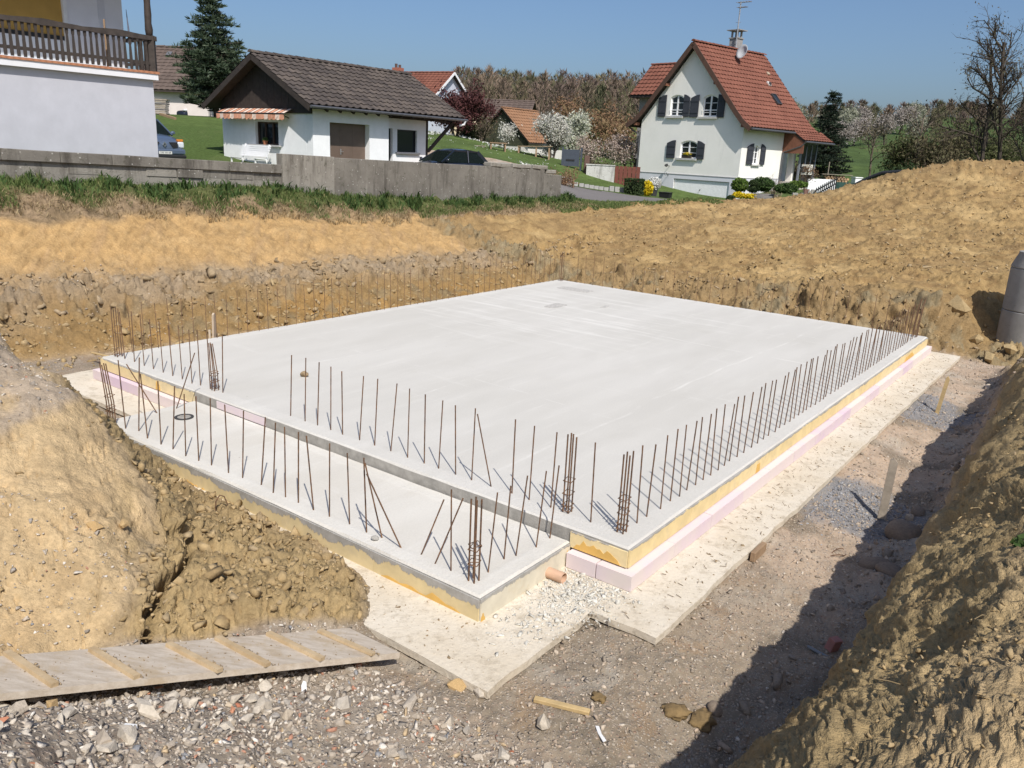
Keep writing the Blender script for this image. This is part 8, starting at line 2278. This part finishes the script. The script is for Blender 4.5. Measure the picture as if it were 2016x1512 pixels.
scatter('plank_grit', np.array([p[0].x for p in GRIT_ON_PLANK]), np.array([p[0].y for p in GRIT_ON_PLANK]), np.array([p[1] for p in GRIT_ON_PLANK]), M_CLODG, 1, 75, 'grit caught behind the tread battens of the plank ramp', z=np.array([p[0].z for p in GRIT_ON_PLANK]))
# litter
def scrap(name, label, cat, pts, th, mat, loc, rz=0, rx=0.0):
    m = MB(); m.prism(pts, (0, 0, th)); o = m.build(name, mat); o.location = (loc[0], loc[1], float(surf(loc[0], loc[1])[0]) + loc[2]); o.rotation_euler = (rx, .15, rz); return tag(o, label, cat)
M_PLAST = simple('white_plastic_scrap', (.66, .66, .65), .5, .06, 10)
scrap('plastic_strip', 'white plastic strip lying on the gravel right of the wooden lath', 'plastic strip', [(-.012, -.07, 0), (.016, -.06, 0), (.008, 0, 0), (.02, .07, 0), (-.006, .075, 0), (-.016, .01, 0)], .004, M_PLAST, (.70, 4.56, .015), .35, .1)
scrap('paper_scrap', 'crumpled white paper scrap below the plank ramp', 'paper', [(-.016, -.03, 0), (.018, -.025, 0), (.016, .03, 0), (-.004, .04, 0), (-.018, .01, 0)], .004, M_PLAST, (-1.32, 4.72, .03), .4, .9)
scrap('white_fragment', 'small flat white fragment at the bottom of the picture', 'fragment', [(-.04, -.02, 0), (.04, -.015, 0), (.03, .02, 0), (-.03, .025, 0)], .012, M_PLAST, (-1.95, 3.62, .015), .2)
m = MB(); m.tube([(-.10, 0, 0), (.10, 0, 0)], .014, 8); o = m.build('metal_tube', simple('dull_grey_metal', (.26, .28, .29), .5, .15, 8, metal=.5)); o.location = (2.60, 5.78, float(surf(2.6, 5.78)[0]) + .015); o.rotation_euler = (0, 0, -.9); tag(o, 'short grey metal tube on the edge of the shade', 'metal tube')
m = MB(); m.tube([(.12 * math.cos(a), .05 * math.sin(a), .01 + .02 * math.sin(a * 2)) for a in np.linspace(.3, 5.6, 18)], .005, 6); o = m.build('wire_loop', M_RUST); o.location = (3.42, 7.55, float(surf(3.42, 7.55)[0]) + .02); o.rotation_euler = (0, 0, .6); tag(o, 'bent loop of rusty wire beside the shaded boulders', 'wire')
m = MB(); m.tube([(-.06, .0, -.05), (-.05, 0, .06), (-.01, 0, .12), (.03, 0, .10), (.055, 0, .02), (.06, 0, -.10)], .0065, 6); o = m.build('bent_bar', M_RUST); o.location = (-2.82, 7.35, -.22); o.rotation_euler = (0, 0, .5); tag(o, 'short bent rusty bar sticking out of the clods by the lower slab', 'rebar')
o = local_box('brick', 'broken pinkish brick lying in the shaded trench', 'brick', (2.78, 5.93, float(surf(2.78, 5.93)[0]) + .05), (.10, .07, .12), (.2, .15, .5), simple('pink_brick', (.42, .20, .17), .9, .2, 10))
stick('board_offcut', 'grey board edge lying at the bottom of the right slope', 'board', (1.40, 3.98, float(surf(1.40, 3.98)[0]) + .03), (1.90, 4.28, float(surf(1.90, 4.28)[0]) + .06), .10, .025, M_WOOD_G)
stick('wood_strip', 'yellow wooden strip lying on the soil behind the left corner of the slab', 'slat', (-7.0, 13.0, -.25), (-6.35, 12.55, -.2), .04, .02, M_WOOD_Y)
stick('marker_stick', 'thin pale stick standing in the soil behind the left corner of the slab', 'stick', (-5.15, 13.35, -.45), (-5.15, 13.35, .15), .03, .03, MATS['pale_wood'])
wd = thing('weed', 'small green weed growing alone on the right slope', 'plant', (2.55, 3.62, float(surf(2.55, 3.62)[0])))
leaf_ball('leaves', (0, 0, .03), (.07, .05, .03), 40, .022, M_LEAF_G, wd, 41, 1, 1.4)
g = np.random.default_rng(90)
x, y = pts_in(3000, 1, 8, 2.2, 12, [6], None, 91); x, y = x[:160], y[:160]; m = MB()
for i in range(len(x)):
    p = Vector((x[i], y[i], float(surf(x[i], y[i])[0]) + .01)); d = Vector((g.normal(), g.normal(), g.uniform(0, .8))); d = d.normalized() * g.uniform(.04, .12)
    m.tube([p, p + d * .5 + Vector((g.normal() * .01, g.normal() * .01, .01)), p + d], .0025, 4, caps=False)
tag(m.build('root_bits', M_STRAW), label='pale dry roots sticking out of the right slope', kind='stuff')
